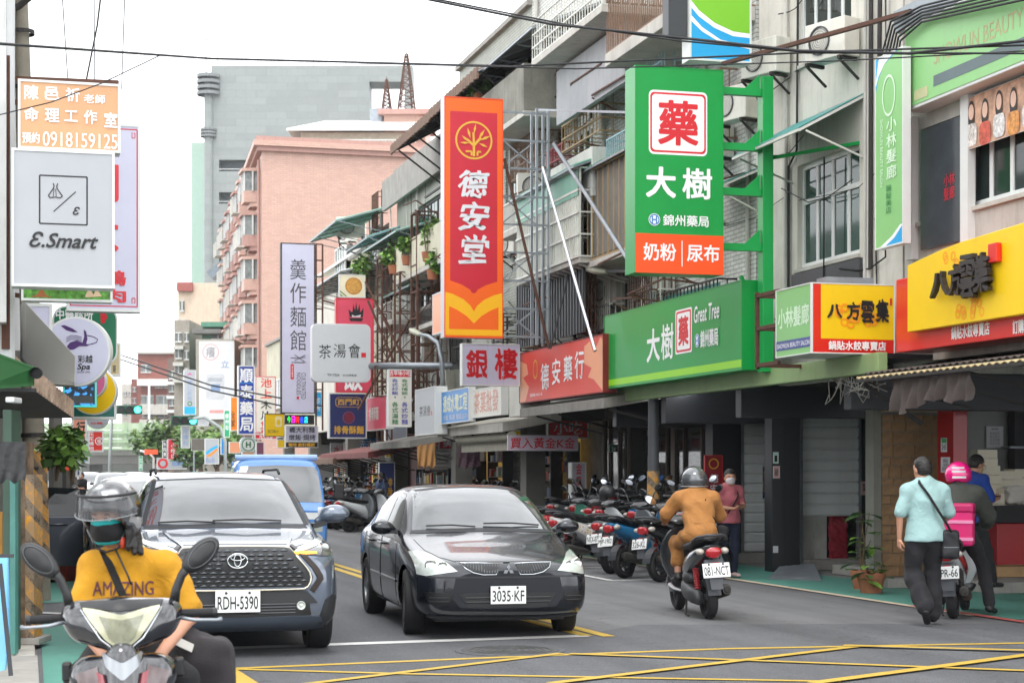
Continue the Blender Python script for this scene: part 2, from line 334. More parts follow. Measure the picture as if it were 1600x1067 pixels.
def SB(name,label,P,face,items=(),thick=.25,casing=None,rim=.03,parent=None,cat='sign',group=None,rimm=None,brackets=(),bm=None,rnd=0):
 casing=casing or ALU
 T=parent or thing(name,label,cat,P.p(.5,1,-thick/2),0,group)
 w,h=P.w,P.h;ru,rv=rim/w,rim/h
 def rr(a0,b0,a1,b1,rad,d):
  if rad<=0:return[P.p(a0,b1,d),P.p(a1,b1,d),P.p(a1,b0,d),P.p(a0,b0,d)]
  pts=[]
  for cx,cy,t0 in((a0+rad/w,b1-rad/h,PI),(a1-rad/w,b1-rad/h,1.5*PI),(a1-rad/w,b0+rad/h,0),(a0+rad/w,b0+rad/h,.5*PI)):
   for k in range(6):t=t0+k*PI/10;pts.append(P.p(cx+rad*cos_(t)/w,cy-rad*sin_(t)/h,d))
  return pts
 b=MB();b.poly(rr(0,0,1,1,rnd,-thick),P.n,thick);b.build('casing',casing,T,bevel=.004)
 b=MB();b.poly(rr(ru,rv,1-ru,1-rv,max(0,rnd-rim),.0),P.n,.004);f=b.build('face_panel',face,T)
 for a0,b0,a1,b1 in((0,0,1,rv),(0,1-rv,1,1),(0,rv,ru,1-rv),(1-ru,rv,1,1-rv)):
  if rnd:break
 if not rnd:
  b=MB()
  for a0,b0,a1,b1 in((0,0,1,rv),(0,1-rv,1,1),(0,rv,ru,1-rv),(1-ru,rv,1,1-rv)):
   b.poly([P.p(a0,b1,0),P.p(a1,b1,0),P.p(a1,b0,0),P.p(a0,b0,0)],P.n,.012)
  b.build('frame',rimm or casing,T)
 d=.0045
 for it in items:
  k=it[0];d+=.0012
  if k=='t':
   _,s,a0,b0,a1,b1,m=it[:7];kw=it[7]if len(it)>7 else{}
   kw=dict(kw);kw.setdefault('bold',.012)
   lettering(s,P.p((a0+a1)/2,(b0+b1)/2,d),P.r,P.u,(a1-a0)*w,(b1-b0)*h,m,T,**kw)
  elif k=='v':
   _,s,a0,b0,a1,b1,m=it[:7];kw=it[7]if len(it)>7 else{}
   n=len(s)
   for i,ch in enumerate(s):
    if ch==' ':continue
    c0=b0+(b1-b0)*(i+.07)/n;c1=b0+(b1-b0)*(i+.93)/n
    hh=(c1-c0)*h;sc=.35 if ch in '·.-|' else 1
    lettering(ch,P.p((a0+a1)/2,(c0+c1)/2,d),P.r,P.u,(a1-a0)*w*sc,hh*sc,m,T,**kw)
  elif k=='r':
   b=MB();_,a0,b0,a1,b1,m=it[:6];b.poly(rr(a0,b0,a1,b1,it[6]if len(it)>6 else 0,d-.001),P.n,.001);b.build('printed_panel',m,T)
  elif k=='p':
   b=MB();b.poly([P.p(x,y,d-.001)for x,y in it[1]],P.n,.001);b.build('printed_shape',it[2],T)
  elif k=='c':
   _,a,bb,r0,r1,m=it[:6];sy=it[6]if len(it)>6 else 1;c=P.p(a,bb,d);b=MB();n=40
   ri=[c+P.r*(r0*cos_(2*PI*q/n))+P.u*(r0*sy*sin_(2*PI*q/n))for q in range(n)]
   ro=[c+P.r*(r1*cos_(2*PI*q/n))+P.u*(r1*sy*sin_(2*PI*q/n))for q in range(n)]
   if r0<=0:b.add(ro,[tuple(range(n))])
   else:b.add(ri+ro,[(q,n+q,n+(q+1)%n,(q+1)%n)for q in range(n)])
   b.build('emblem_disc' if r0<=0 else 'emblem_ring',m,T)
  elif k=='l':
   b=MB();pts=[P.p(x,y,d)for x,y in it[1]];wd=it[3]
   for q in range(len(pts)-1):
    dd=(pts[q+1]-pts[q]).normalized();s_=dd.cross(P.n)*wd/2;b.add([pts[q]-s_,pts[q]+s_,pts[q+1]+s_,pts[q+1]-s_],[(0,1,2,3)])
   b.build('printed_line',it[2],T)
 if brackets:
  for a,q in brackets:
   b=MB();b.tube([a,q],.022,6);b.build('bracket',bm or RUST,T)
 return T
 # ground, road and markings
def asphalt(name,col,dark):
 m=mat(name,col,.82,var=.18,vs=.5,bump=.55,bs=160)
 n=m.node_tree.nodes;l=m.node_tree.links;b=n['Principled BSDF'];tc=[x for x in n if x.type=='TEX_COORD'][0]
 nz=n.new('ShaderNodeTexNoise');nz.inputs['Scale'].default_value=90;nz.inputs['Detail'].default_value=3;l.new(tc.outputs['Object'],nz.inputs['Vector'])
 mr=n.new('ShaderNodeMapRange');mr.inputs['From Min'].default_value=.35;mr.inputs['From Max'].default_value=.7;mr.inputs['To Min'].default_value=.55;mr.inputs['To Max'].default_value=1.42;l.new(nz.outputs['Fac'],mr.inputs[0])
 mp=n.new('ShaderNodeMapping');mp.inputs['Scale'].default_value=(1.1,.05,1);l.new(tc.outputs['Object'],mp.inputs[0])
 n2=n.new('ShaderNodeTexNoise');n2.inputs['Scale'].default_value=1.4;n2.inputs['Detail'].default_value=5;l.new(mp.outputs[0],n2.inputs['Vector'])
 m2=n.new('ShaderNodeMapRange');m2.inputs['From Min'].default_value=.35;m2.inputs['From Max'].default_value=.65;m2.inputs['To Min'].default_value=dark;m2.inputs['To Max'].default_value=1.12;l.new(n2.outputs['Fac'],m2.inputs[0])
 mm=n.new('ShaderNodeMath');mm.operation='MULTIPLY';l.new(mr.outputs[0],mm.inputs[0]);l.new(m2.outputs[0],mm.inputs[1])
 vo=n.new('ShaderNodeTexVoronoi');vo.feature='DISTANCE_TO_EDGE';vo.inputs['Scale'].default_value=.42;
 nd=n.new('ShaderNodeTexNoise');nd.inputs['Scale'].default_value=1.5;nd.inputs['Detail'].default_value=6;l.new(tc.outputs['Object'],nd.inputs['Vector'])
 va=n.new('ShaderNodeVectorMath');va.operation='MULTIPLY_ADD';va.inputs[1].default_value=(1.4,1.4,0);l.new(nd.outputs['Color'],va.inputs[0]);l.new(tc.outputs['Object'],va.inputs[2]);l.new(va.outputs[0],vo.inputs['Vector'])
 cr=n.new('ShaderNodeMapRange');cr.inputs['From Max'].default_value=.008;cr.inputs['To Min'].default_value=.62;l.new(vo.outputs['Distance'],cr.inputs[0])
 m3=n.new('ShaderNodeMath');m3.operation='MULTIPLY';l.new(mm.outputs[0],m3.inputs[0]);l.new(cr.outputs[0],m3.inputs[1])
 src=b.inputs['Base Color'].links[0].from_socket;mu=n.new('ShaderNodeVectorMath');mu.operation='SCALE';l.new(src,mu.inputs[0]);l.new(m3.outputs[0],mu.inputs['Scale']);l.new(mu.outputs[0],b.inputs['Base Color'])
 return m
def worn(name,col,amt=.5,rough=.7):
 """painted marking worn through to the asphalt"""
 m=mat(name,col,rough,var=.12,vs=5,bump=.3,bs=150);n=m.node_tree.nodes;l=m.node_tree.links;b=n['Principled BSDF'];tc=[x for x in n if x.type=='TEX_COORD'][0]
 nz=n.new('ShaderNodeTexNoise');nz.inputs['Scale'].default_value=22;nz.inputs['Detail'].default_value=9;nz.inputs['Roughness'].default_value=.8;l.new(tc.outputs['Object'],nz.inputs['Vector'])
 mr=n.new('ShaderNodeMapRange');mr.inputs['From Min'].default_value=.56;mr.inputs['From Max'].default_value=.66;mr.inputs['To Max'].default_value=amt;l.new(nz.outputs['Fac'],mr.inputs[0])
 mi=n.new('ShaderNodeMix');mi.data_type='RGBA';mi.inputs['B'].default_value=(.07,.07,.072,1);src=b.inputs['Base Color'].links[0].from_socket
 l.new(src,mi.inputs['A']);l.new(mr.outputs[0],mi.inputs['Factor']);l.new(mi.outputs['Result'],b.inputs['Base Color']);return m
ASPH=asphalt('asphalt',(.155,.157,.163),.7);ASPD=asphalt('fresh_asphalt',(.108,.111,.12),.74)
MYEL=worn('road_yellow',(.5,.33,.04),.65);MWHT=worn('road_white',(.62,.62,.6),.4);MRED=worn('road_red',(.45,.09,.08),.4);MCREAM=worn('road_cream',(.55,.45,.33),.5)
MGRN=worn('walkway_green',(.075,.25,.195),.35)
def sheet(name,pts,z,m,kind='structure'):
 b=MB();b.add([(p[0],p[1],z)for p in pts],[tuple(range(len(pts)))]);o=b.build(name,m)
 if o.data.polygons[0].normal.z<0:o.data.flip_normals()
 return tag(o,kind=kind)
sheet('ground',[(-500,-40),(500,-40),(500,900),(-500,900)],-.004,mat('ground_concrete',(.2,.2,.19),.9,var=.2,vs=.3))
sheet('road',[(.1,-5),(10.35,-5),(10.35,19),(10.35,140),(16,280),(2,280),(.1,140)],0,ASPH)
sheet('cross_street',[(10.35,-5),(60,-5),(60,17.0),(12.9,18.2),(10.35,18.2)],.0,ASPH)
a=G(330,1012);b_=G(920,992);c_=G(1000,976);d_=G(1600,975)
sheet('fresh_asphalt_patch',[(.1,2),(13,2),(15,d_.y-.3),(d_.x+.4,d_.y),(c_.x,c_.y),(b_.x+.1,b_.y+.2),(5.0,24),(5.05,40),(4.6,60),(1.4,60),(1.4,30),(1.3,17),(.3,16)],.004,ASPD)
def line(name,pts,w,m,z=.008):
 for i in range(len(pts)-1):
  p,q=VV(pts[i][:2]+(0,)if isinstance(pts[i],tuple)else(pts[i].x,pts[i].y,0)),VV(pts[i+1][:2]+(0,)if isinstance(pts[i+1],tuple)else(pts[i+1].x,pts[i+1].y,0))
  d=(q-p).normalized();s=VV((-d.y,d.x,0))*w/2
  sheet(name,[p-s,q-s,q+s,p+s],z+.0006*i,m)
gl=lambda*a:[G(*p)for p in a]
k=0
for pts,w in[(gl((342,1046),(806,1026.5),(1124,1014.5),(1620,1005)),.115),(gl((352,1046),(640,1054),(1314,1066)),.09),(gl((470,1071),(877,1022)),.10),(gl((890,1023),(1640,1051)),.10),(gl((860,1070),(1338,1012)),.11),(gl((1270,1070),(1640,1021)),.13),(gl((1318,1011),(1640,1020)),.13),(gl((336,1042),(400,1085)),.22)]:
 line('yellow_box_line',pts,w,MYEL,.008+.0025*k);k+=1
line('stop_line',[G(300,1015),G(916,993.5)],.22,MWHT,.008)
g1,g2=G(917,994),G(952,995)
for gx,e in((g1,0),(g2,1)):
 line('centre_line',[VV((gx.x,gx.y,0)),VV((4.95+.22*e,26,0)),VV((4.9+.22*e,130,0))],.13,MYEL,.0095)
eR=[(10.28,13),(10.25,18),(10.22,24),(10.1,34),(10.1,130)]
line('edge_line',eR[1:],.13,MCREAM,.012);line('edge_line',[(10.42,12),(10.28,19.5)],.13,MRED,.014)
sheet('green_walkway',[(10.3,17.5),(13.0,17.5),(12.6,23.6),(11.95,25),(11.95,60),(10.15,60),(10.2,30)],.004,MGRN)
sheet('green_walkway',[(.12,8),(1.0,8),(1.15,20.5),(.15,20.5)],.006,MGRN);sheet('green_walkway',[(.15,22.8),(1.25,22.8),(1.2,60),(.15,60)],.006,MGRN)
sheet('red_crossing_mark',[(.3,20.9),(1.3,20.6),(1.3,22.6),(.9,22.6)],.0075,MRED);line('white_mark',[(.15,21.2),(1.35,20.2)],.18,MWHT,.0095)
for y in(25.2,28.6,32.5,36.4,47,53,59,65):
 line('parking_line',[(8.35,y),(10.0,y+.1)],.1,MWHT,.008)
line('parking_line',[(8.35,25.2),(8.35,36.4)],.1,MWHT,.0105);line('parking_line',[(8.35,47),(8.35,65)],.1,MWHT,.0105)
mc=G(797,1017)
MAN=mat('cast_iron',(.10,.10,.10),.6,metal=.4,var=.3,vs=20,bump=.6,bs=60)
t=thing('manhole_cover','round dark iron manhole cover in the asphalt just in front of the white stop line','manhole',(mc.x,mc.y,0))
b=MB();b.lathe([(.50,0),(.50,.007),(.44,.007),(.44,.0045)],(mc.x,mc.y,.004),(0,0,1),40);b.build('ring',ASPD,t)
b=MB();b.lathe([(.0,.0),(.0,.008),(.435,.008),(.435,0)],(mc.x,mc.y,.004),(0,0,1),40)
for i in range(6):
 b.lathe([(.06+.06*i,.0),(.06+.06*i,.013),(.08+.06*i,.013),(.08+.06*i,0)],(mc.x,mc.y,.004),(0,0,1),32)
b.build('lid',MAN,t)
b=MB();b.box((-3,5,-.02),(.1,15.9,.05));struct(b.build('pavement',CONC,None,bevel=.01))
b=MB();b.box((-3,15.905,-.02),(.08,120,.04));struct(b.build('pavement',PCONC,None,bevel=.01))
# building kit (facades parallel to the street lie in planes X = const)
YX=lambda px,X:atX(px,700,X).y
ZX=lambda px,py,X:atX(px,py,X).z
def wallX(T,X,ya,yb,za,zb,ops,m,t=.2,name='wall',axis='X'):
 ys=sorted({ya,yb,*[min(max(q,ya),yb)for o in ops for q in o[:2]]});zs=sorted({za,zb,*[min(max(q,za),zb)for o in ops for q in o[2:4]]})
 b=MB()
 for i in range(len(ys)-1):
  run=None
  for j in range(len(zs)-1):
   cy,cz=(ys[i]+ys[i+1])/2,(zs[j]+zs[j+1])/2
   hole=any(o[0]<cy<o[1]and o[2]<cz<o[3]for o in ops)
   if not hole:run=(run[0]if run else zs[j],zs[j+1])
   if(hole or j==len(zs)-2)and run:
    if axis=='X':b.box((X,ys[i],run[0]),(X+t,ys[i+1],run[1]))
    else:b.box((ys[i],X,run[0]),(ys[i+1],X+t,run[1]))
    run=None
 return b.build(name,m,T)
def windowX(T,X,y0,y1,z0,z1,nx=2,tr=0.,fm=None,gm=None,fw=.05,axis='X',name='window',sill=True,dep=.1):
 fm=fm or ALU;gm=gm or WGLASS
 P=(lambda x,y,z:(x,y,z))if axis=='X' else(lambda x,y,z:(y,x,z))
 b=MB();X0,X1=X+dep-.03,X+dep+.04
 b.box(P(X0,y0,z0),P(X1,y0+fw,z1));b.box(P(X0,y1-fw,z0),P(X1,y1,z1));b.box(P(X0,y0+fw,z0),P(X1,y1-fw,z0+fw));b.box(P(X0,y0+fw,z1-fw),P(X1,y1-fw,z1))
 zt=z1-(z1-z0)*tr
 if tr:b.box(P(X0,y0+fw,zt-fw/2),P(X1,y1-fw,zt+fw/2))
 for i in range(1,nx):
  y=y0+(y1-y0)*i/nx;b.box(P(X0+.01,y-fw/2,z0+fw),P(X1-.01,y+fw/2,z1-fw))
 f=b.build(name,fm,T,bevel=.004)
 for i in range(nx):
  b=MB();ya,yb=y0+(y1-y0)*i/nx,y0+(y1-y0)*(i+1)/nx;b.box(P(X+dep+.0,ya+.01,z0+.01),P(X+dep+.008,yb-.01,z1-.01));b.build('pane',gm,f)
 b=MB();b.box(P(X+dep+.25,y0-.05,z0-.05),P(X+dep+.27,y1+.05,z1+.05));b.build('curtain',[mat('window_curtain_%d'%i,c,.9,var=.2)for i,c in enumerate(((.10,.095,.085),(.2,.19,.16),(.05,.05,.05)))][R.randrange(3)],f)
 if sill:b=MB();b.box(P(X-.05,y0-.04,z0-.06),P(X+.1,y1+.04,z0-.003));b.build('sill',PCONC,f,bevel=.006)
 return f
def ac_unit(T,c,face=(-1,0),s=1.):
 """outdoor unit; c centre of its base, face = horizontal direction of the fan"""
 a=math.atan2(face[1],face[0]);M=Matrix.Translation(c)@Matrix.Rotation(a,4,'Z')@Matrix.Scale(s,4)
 b=MB();b.M=M;b.box((-.15,-.4,0),(.15,.4,.55));o=b.build('air_conditioner',ACW,T,bevel=.012)
 b=MB();b.M=M;b.lathe([(.21,.0),(.21,.02),(.19,.02),(.19,.0)],(.15,-.1,.28),(1,0,0),20)
 for i in range(5):b.lathe([(.03+.035*i,.012),(.03+.035*i,.018),(.036+.035*i,.018)],(.15,-.1,.28),(1,0,0),16)
 b.build('fan_grille',DKGREY,o)
 b=MB();b.M=M;b.box((-.15,-.35,-.05),(.2,-.3,-.003));b.box((-.15,.3,-.05),(.2,.35,-.003));b.bar((-.2,-.325,-.3),(.2,-.325,-.04),.03);b.bar((-.2,.325,-.3),(.2,.325,-.04),.03);b.build('wall_bracket',DKSTEEL,T)
 return o
ACW=mat('aged_white_enamel','#d6d3c8',.45,var=.08,streak=.3)
def barsX(T,x0,x1,y0,y1,z0,z1,m,step=.12,hs=(),r=.011,name='window_cage',top=True,diag=False):
 """projecting cage of bars: street face at x0, ends at y0 and y1, wall at x1"""
 b=MB();z=[z0,z1,*hs]
 for zz in z:
  b.bar((x0,y0,zz),(x0,y1,zz),.028);b.bar((x0,y0,zz),(x1,y0,zz),.028);b.bar((x0,y1,zz),(x1,y1,zz),.028)
 n=max(2,int((y1-y0)/step))
 for i in range(n+1):
  y=y0+(y1-y0)*i/n;b.bar((x0,y,z0),(x0,y,z1),r*1.6)
 n=max(2,int(abs(x1-x0)/step))
 for yy in(y0,y1):
  for i in range(1,n):
   x=x0+(x1-x0)*i/n;b.bar((x,yy,z0),(x,yy,z1),r*1.6)
 if top:
  for i in range(0,int((y1-y0)/(step*2))+1):
   y=min(y1,y0+i*step*2);b.bar((x0,y,z0),(x1,y,z0),r*1.6)
 return stuff(b.build(name,m,T))
def awningX(T,x0,x1,y0,y1,zlow,zhigh,m,fm=None,name='awning',wave=True,n=None,brac=True):
 """sheet sloping from the wall (x1, zhigh) out to the street (x0, zlow), corrugated"""
 fm=fm or STEEL;n=n or max(4,int((y1-y0)/.075));top=[];a=.012 if wave else 0
 b=MB();L=[]
 for i in range(n+1):
  y=y0+(y1-y0)*i/n;h=a*(1 if i%2 else-1);L+=[(x0,y,zlow+h),(x1,y,zhigh+h)]
 vs=L+[(p[0],p[1],p[2]+.012)for p in L];q=len(L)
 fs=[]
 for i in range(n):
  k=2*i;fs+=[(k,k+1,k+3,k+2),(q+k,q+k+2,q+k+3,q+k+1),(k,k+2,q+k+2,q+k)]
 fs+=[(0,q,q+1,1),(2*n,2*n+1,q+2*n+1,q+2*n)]
 b.add(vs,fs);o=b.build(name,m,T)
 b=MB();b.bar((x0,y0,zlow-.03),(x0,y1,zlow-.03),.035)
 k=max(1,int((y1-y0)/1.2))
 for i in range(k+1):
  y=y0+.02+(y1-y0-.04)*i/k;b.bar((x0,y,zlow-.03),(x1,y,zhigh-.03),.035)
  if brac:b.bar((x0+.1,y,zlow-.03),(x1,y,zlow-.35),.025)
 b.build('awning_frame',fm,o);return o
def pipe(T,pts,r=.03,m=None,name='drain_pipe'):
 b=MB();b.tube(pts,r,8);return b.build(name,m or mat('pvc_pipe','#b9b7af',.5,var=.1,streak=.3),T,smooth=.7)
def cable(label,pts,r=.02,sag=0.,n=24,cat='cable',group=None,name='overhead_cable'):
 P=[]
 for i in range(len(pts)-1):
  a,q=VV(pts[i]),VV(pts[i+1])
  for k in range(n+(i==len(pts)-2)):
   t=k/n;p=a.lerp(q,t);p.z-=sag*4*t*(1-t);P.append(p)
 b=MB();b.tube(P,r,6);o=b.build(name,CABLE,None,smooth=True);return tag(o,label,cat,group)
WTILE=tiles('white_wall_tiles','#d0d1cb',(.42,.41,.38),.23,.07,axis='YZ',var=.16,streak=.35,ms=.008)
GTILE=tiles('grey_green_wall_tiles','#9fa295',(.5,.5,.46),.23,.07,var=.2,streak=.4,ms=.008)
STUC=mat('stained_stucco','#d3cfc4',.85,var=.12,vs=1.3,bump=.4,bs=18,streak=.5,sc=(.10,.09,.08));STUC2=mat('cream_stucco','#c9c5ae',.85,var=.15,vs=1.3,bump=.3,bs=18,streak=.5,sc=(.12,.11,.09))
GSHEET=mat('green_corrugated_plastic',(.12,.35,.24),.45,var=.2,streak=.4);TEAL=mat('teal_corrugated_plastic',(.05,.28,.27),.4,var=.2,streak=.3);WSHEET=mat('white_corrugated_sheet','#d8dad6',.5,var=.08,streak=.3)
BSHEET=mat('brown_corrugated_sheet',(.2,.12,.08),.75,var=.3,vs=6,streak=.4);GYSH=mat('grey_corrugated_sheet',(.22,.22,.21),.6,var=.2,streak=.3)
WBAR=mat('white_cage_paint','#cfd0c8',.5,var=.1,streak=.4,sc=(.25,.12,.06));BBAR=mat('rust_brown_cage_paint',(.22,.13,.08),.7,var=.3,vs=9);BLBAR=mat('light_blue_cage_paint','#8fb3bb',.5,var=.1,streak=.2);TANB=mat('tan_cage_paint',(.4,.27,.13),.6,var=.2)
XF=10.9
def house(label,ya,yb,ztop,wm,floors,back=9,name='row_house',ops_extra=(),side=True,base=3.2,roofz=.0):
 """one shophouse above the arcade; floors = list of dicts"""
 T=thing(name,label,'building',(XF,ya,0),0,'shophouses along the right side of the street')
 ops=[]
 for f in floors:
  for(a,c,z0,z1)in f.get('win',()):ops.append((ya+(yb-ya)*a,ya+(yb-ya)*c,z0,z1))
 wallX(T,XF,ya+.003,yb-.003,base,ztop,ops,wm)
 for i,(a,c,z0,z1)in enumerate(ops):windowX(T,XF,a,c,z0,z1,2 if c-a<1.2 else 4,.36 if z1-z0>1.2 else 0,[ALU,ALU,DKSTEEL][i%3],GGLASS if i%2==0 else WGLASS,fw=.075)
 b=MB();b.box((XF+.203,ya+.003,base),(XF+back,ya+.2,ztop));b.box((XF+.203,yb-.2,base),(XF+back,yb-.003,ztop));b.box((XF+.205,ya+.21,ztop-.2),(XF+back,yb-.21,ztop-.01));b.box((XF+back,ya,0),(XF+back+.2,yb,ztop));b.build('side_wall',wm,T)
 b=MB();b.box((XF-.12,ya+.003,ztop),(XF+.4,yb-.003,ztop+.12));b.build('cornice',CONC,T,bevel=.01)
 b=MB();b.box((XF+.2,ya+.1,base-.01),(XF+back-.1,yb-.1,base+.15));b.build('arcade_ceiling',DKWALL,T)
 return T
def balcony(T,y0,y1,z,d=1.0,ph=.95,pm=None,cage=None,cz=2.5,roof=None,par='solid',slabm=None,roofd=.25,cols=0):
 x0=XF-d;pm=pm or STUC
 b=MB();b.box((x0,y0,z-.14),(XF-.003,y1,z));B=b.build('balcony',slabm or PCONC,T,bevel=.01)
 if par=='solid':
  b=MB();b.box((x0,y0,z+.003),(x0+.1,y1,z+ph));b.box((x0+.1,y0,z+.003),(XF-.003,y0+.1,z+ph));b.box((x0+.1,y1-.1,z+.003),(XF-.003,y1,z+ph));b.build('parapet',pm,B,bevel=.008)
 elif par=='rail':barsX(B,x0+.03,XF,y0+.03,y1-.03,z+.02,z+ph,pm,.11,name='railing',top=False)
 if cage:
  z0=z+(ph if par else .02);barsX(B,x0+.03,XF,y0+.03,y1-.03,z0+.01,z+cz,cage,.14,[z0+(z+cz-z0)*.33,z0+(z+cz-z0)*.66])
 if roof:awningX(B,x0-roofd,XF-.01,y0-.05,y1+.05,z+cz+.02,z+cz+.35,roof,brac=False)
 return B
 # right side: shophouses above the arcade
def yr(px0,px1,X=XF):return YX(px1,X),YX(px0,X)
def zz(px,y0,y1,X=XF):return ZX(px,y1,X),ZX(px,y0,X)
def rel(ya,yb,y):return(y-ya)/(yb-ya)
def houseP(label,ya,yb,ztop,wm,wins,**k):
 """wins: (px0,px1,ytop,ybot) in the facade plane, heights read at the right end"""
 f=[]
 for(a,c,t,q)in wins:
  y0,y1=yr(a,c);z0,z1=zz(c,t,q);f.append((rel(ya,yb,y0),rel(ya,yb,y1),z0,z1))
 return house(label,ya,yb,ztop,wm,[{'win':f}],**k)
 # house B: stained beige house behind the green sign rack
HB=houseP('stained beige shophouse with a four pane window under a teal awning',20.95,25.75,12.5,STUC,[(1246,1343,222,396),(1246,1330,-60,62),(1146,1188,340,440),(1140,1186,-20,110)],base=2.9)
def cage(T,px0,px1,yt,yb_,d,m,par=None,pm=None,slab=True,roof=None,hs=2,step=.14,name='window_cage',rd=.2,rh=.35):
 X=XF-d;y0,y1=yr(px0,px1,X);z0,z1=zz(px1,yt,yb_,X)
 B=T
 if slab:b=MB();b.box((X,y0,z0-.12),(XF-.003,y1,z0));B=b.build('balcony',PCONC,T,bevel=.01)
 zb=z0
 if par:
  b=MB();b.box((X,y0,z0+.003),(X+.08,y1,z0+par));b.box((X+.08,y0,z0+.003),(XF-.003,y0+.08,z0+par));b.box((X+.08,y1-.08,z0+.003),(XF-.003,y1,z0+par));b.build('parapet',pm,B,bevel=.006);zb=z0+par
 if m:barsX(B,X+.02,XF,y0+.02,y1-.02,zb+.02,z1,m,step,[zb+(z1-zb)*(i+1)/(hs+1)for i in range(hs)],name=name)
 if roof:awningX(B,X-rd,XF-.01,y0-.05,y1+.05,z1+.03,z1+rh,roof,brac=False)
 return B,(X,y0,y1,z0,z1)
ya,yb=yr(1246,1343);za,zb=zz(1343,222,396)
awningX(HB,XF-.95,XF-.01,ya-.15,yb+.15,zb+.12,zb+.62,TEAL,WBAR,n=10,wave=False)
b=MB();b.box((XF-.05,ya-.1,za-.35),(XF,yb+.1,za-.07));b.build('window_ledge',DKGREY,HB)
awningX(HB,XF-.8,XF-.01,*yr(1138,1190),ZX(1190,262,XF-.8),ZX(1190,262,XF-.8)+.35,TEAL,WBAR,n=8,wave=False)
for px,py,X in((1300,95,XF-.3),(1196,120,XF-.32),(1150,190,XF-.3),(1112,250,XF-.3)):
 ac_unit(HB,(X,YX(px,X),ZX(px,py,X)),(-1,-.35),.95)
for px in(1228,1358,1168):X=XF-.05;y=YX(px,X);pipe(HB,[(X,y,3.3),(X,y,9.2),(X,y+.05,12.2)],.035)
pipe(HB,[(XF-.04,YX(1236,XF),3.6),(XF-.04,YX(1236,XF),6.1),(XF-.04,YX(1240,XF)-.2,6.3),(XF-.04,YX(1240,XF)-.25,9)],.018,CABLE,'cable_run')
# house C
HC=houseP('grey tiled shophouse with caged balconies behind the tall green pharmacy sign',25.75,31.2,12.6,WTILE,[(1012,1060,20,120),(1070,1120,460,520),(1000,1050,300,400),(1075,1120,290,400)],base=3.0)
cage(HC,990,1120,435,520,.35,DKSTEEL,slab=False,hs=4,step=.16)
X=XF-.32;y0,y1=yr(990,1120,X);z0,z1=zz(1120,440,520,X);b=MB();b.box((X+.06,y0+.02,z0),(X+.07,y1-.02,z1));b.build('teal_panel',TEAL,HC)
cage(HC,978,1038,72,112,.7,BLBAR,slab=False,hs=1,name='window_cage')
cage(HC,946,990,195,235,.75,BLBAR,hs=0,name='railing',step=.11)
b=MB();X=XF-1.25;y0,y1=yr(945,1062,X);z=ZX(1062,2,X);b.box((X,y0,z-.22),(XF-.003,y1,z));b.build('balcony',PCONC,HC,bevel=.01)
barsX(HC,X+.03,XF,y0+.03,y1-.03,z+.02,z+2.2,BBAR,.09,[z+.9,z+1.6])
cage(HC,916,984,235,385,.95,TANB,hs=0,step=.3,roof=GSHEET,rd=.1,rh=.2)
X=XF-.88;y0,y1=yr(918,984,X);z0,z1=zz(984,235,385,X);b=MB();b.box((X,y0,z0+.05),(X+.01,y1,z1-.05));b.box((X+.012,y0+.01,z0+.05),(XF-.05,y0+.02,z1-.05))
mesh_m=mat('wire_mesh_screen','#7b786f',.7,var=.2,vs=5,streak=.3);b.build('mesh_screen',mesh_m,HC)
b=MB();y0_,y1_=yr(850,1000,XF-1.1);zq=ZX(1000,462,XF-1.1)
b.box((XF-.9,yr(870,985)[0],4.2),(XF-.88,yr(870,985)[1],5.5));b.build('corrugated_wall',mat('corrugated_grey_wall',(.13,.13,.125),.6,var=.25,vs=3,streak=.4),HC)
for i in range(26):
 yy=yr(870,985)[0]+(yr(870,985)[1]-yr(870,985)[0])*i/26;b=MB()if i==0 else b;b.box((XF-.93,yy,4.2),(XF-.903,yy+.07,5.5))
stuff(b.build('corrugation_rib',DKGREY,HC))
# house D
HD=houseP('white tiled shophouse with a large white panelled balcony box and tan window cages',31.2,38.45,12.9,WTILE,[(889,926,190,240),(842,852,130,180),(868,882,185,240),(842,850,300,420),(880,900,440,500)],base=3.1)
B,(X,y0,y1,z0,z1)=cage(HD,808,905,262,400,1.15,None,roof=None)
PANEL=mat('white_balcony_panel','#cfd2c6',.5,var=.08,streak=.35,sc=(.25,.3,.24))
b=MB();b.box((X,y0,z0),(X+.03,y1,z1));b.box((X+.03,y1-.03,z0),(XF-.01,y1,z1));b.build('balcony_panel',PANEL,B)
b=MB();b.box((X-.026,y0,z1-.5),(X-.022,y1,z1));b.build('green_sheet_panel',GSHEET,B);n=34;bx=[]
for i in range(n):yy=y0+(y1-y0)*(i+.5)/n;bx.append(((X-.012,yy,(z0+z1)/2),(.02,.022,z1-z0)))
for i in range(5):bx.append(((X-.02,(y0+y1)/2,z0+(z1-z0)*i/4),(.03,y1-y0,.04)))
b=MB();[b.cbox(c,s)for c,s in bx];stuff(b.build('panel_rib',WBAR,B))
barsX(B,X+.02,XF-.1,y0-.02,y0+.5,z0,z1,WBAR,.2,[z0+(z1-z0)*k/4 for k in(1,2,3)],name='end_cage')
awningX(B,X-.12,XF-.01,y0-.1,y1+.1,z1+.03,z1+.5,GSHEET,brac=False)
b=MB()
for i in range(12):yy=y0+(y1-y0)*(i+.5)/12;b.bar((X+.05,yy,z0-.13),(XF-.02,yy-.0,z0-.42),.05,.03)
stuff(b.build('soffit_slat',WBAR,B))
cage(HD,876,936,138,205,.55,TANB,slab=False,hs=2,step=.2);cage(HD,830,940,-60,8,1.35,WBAR,hs=2,step=.16,par=.0)
X=XF-1.3;y0,y1=yr(835,938,X);z1=ZX(938,8,X)
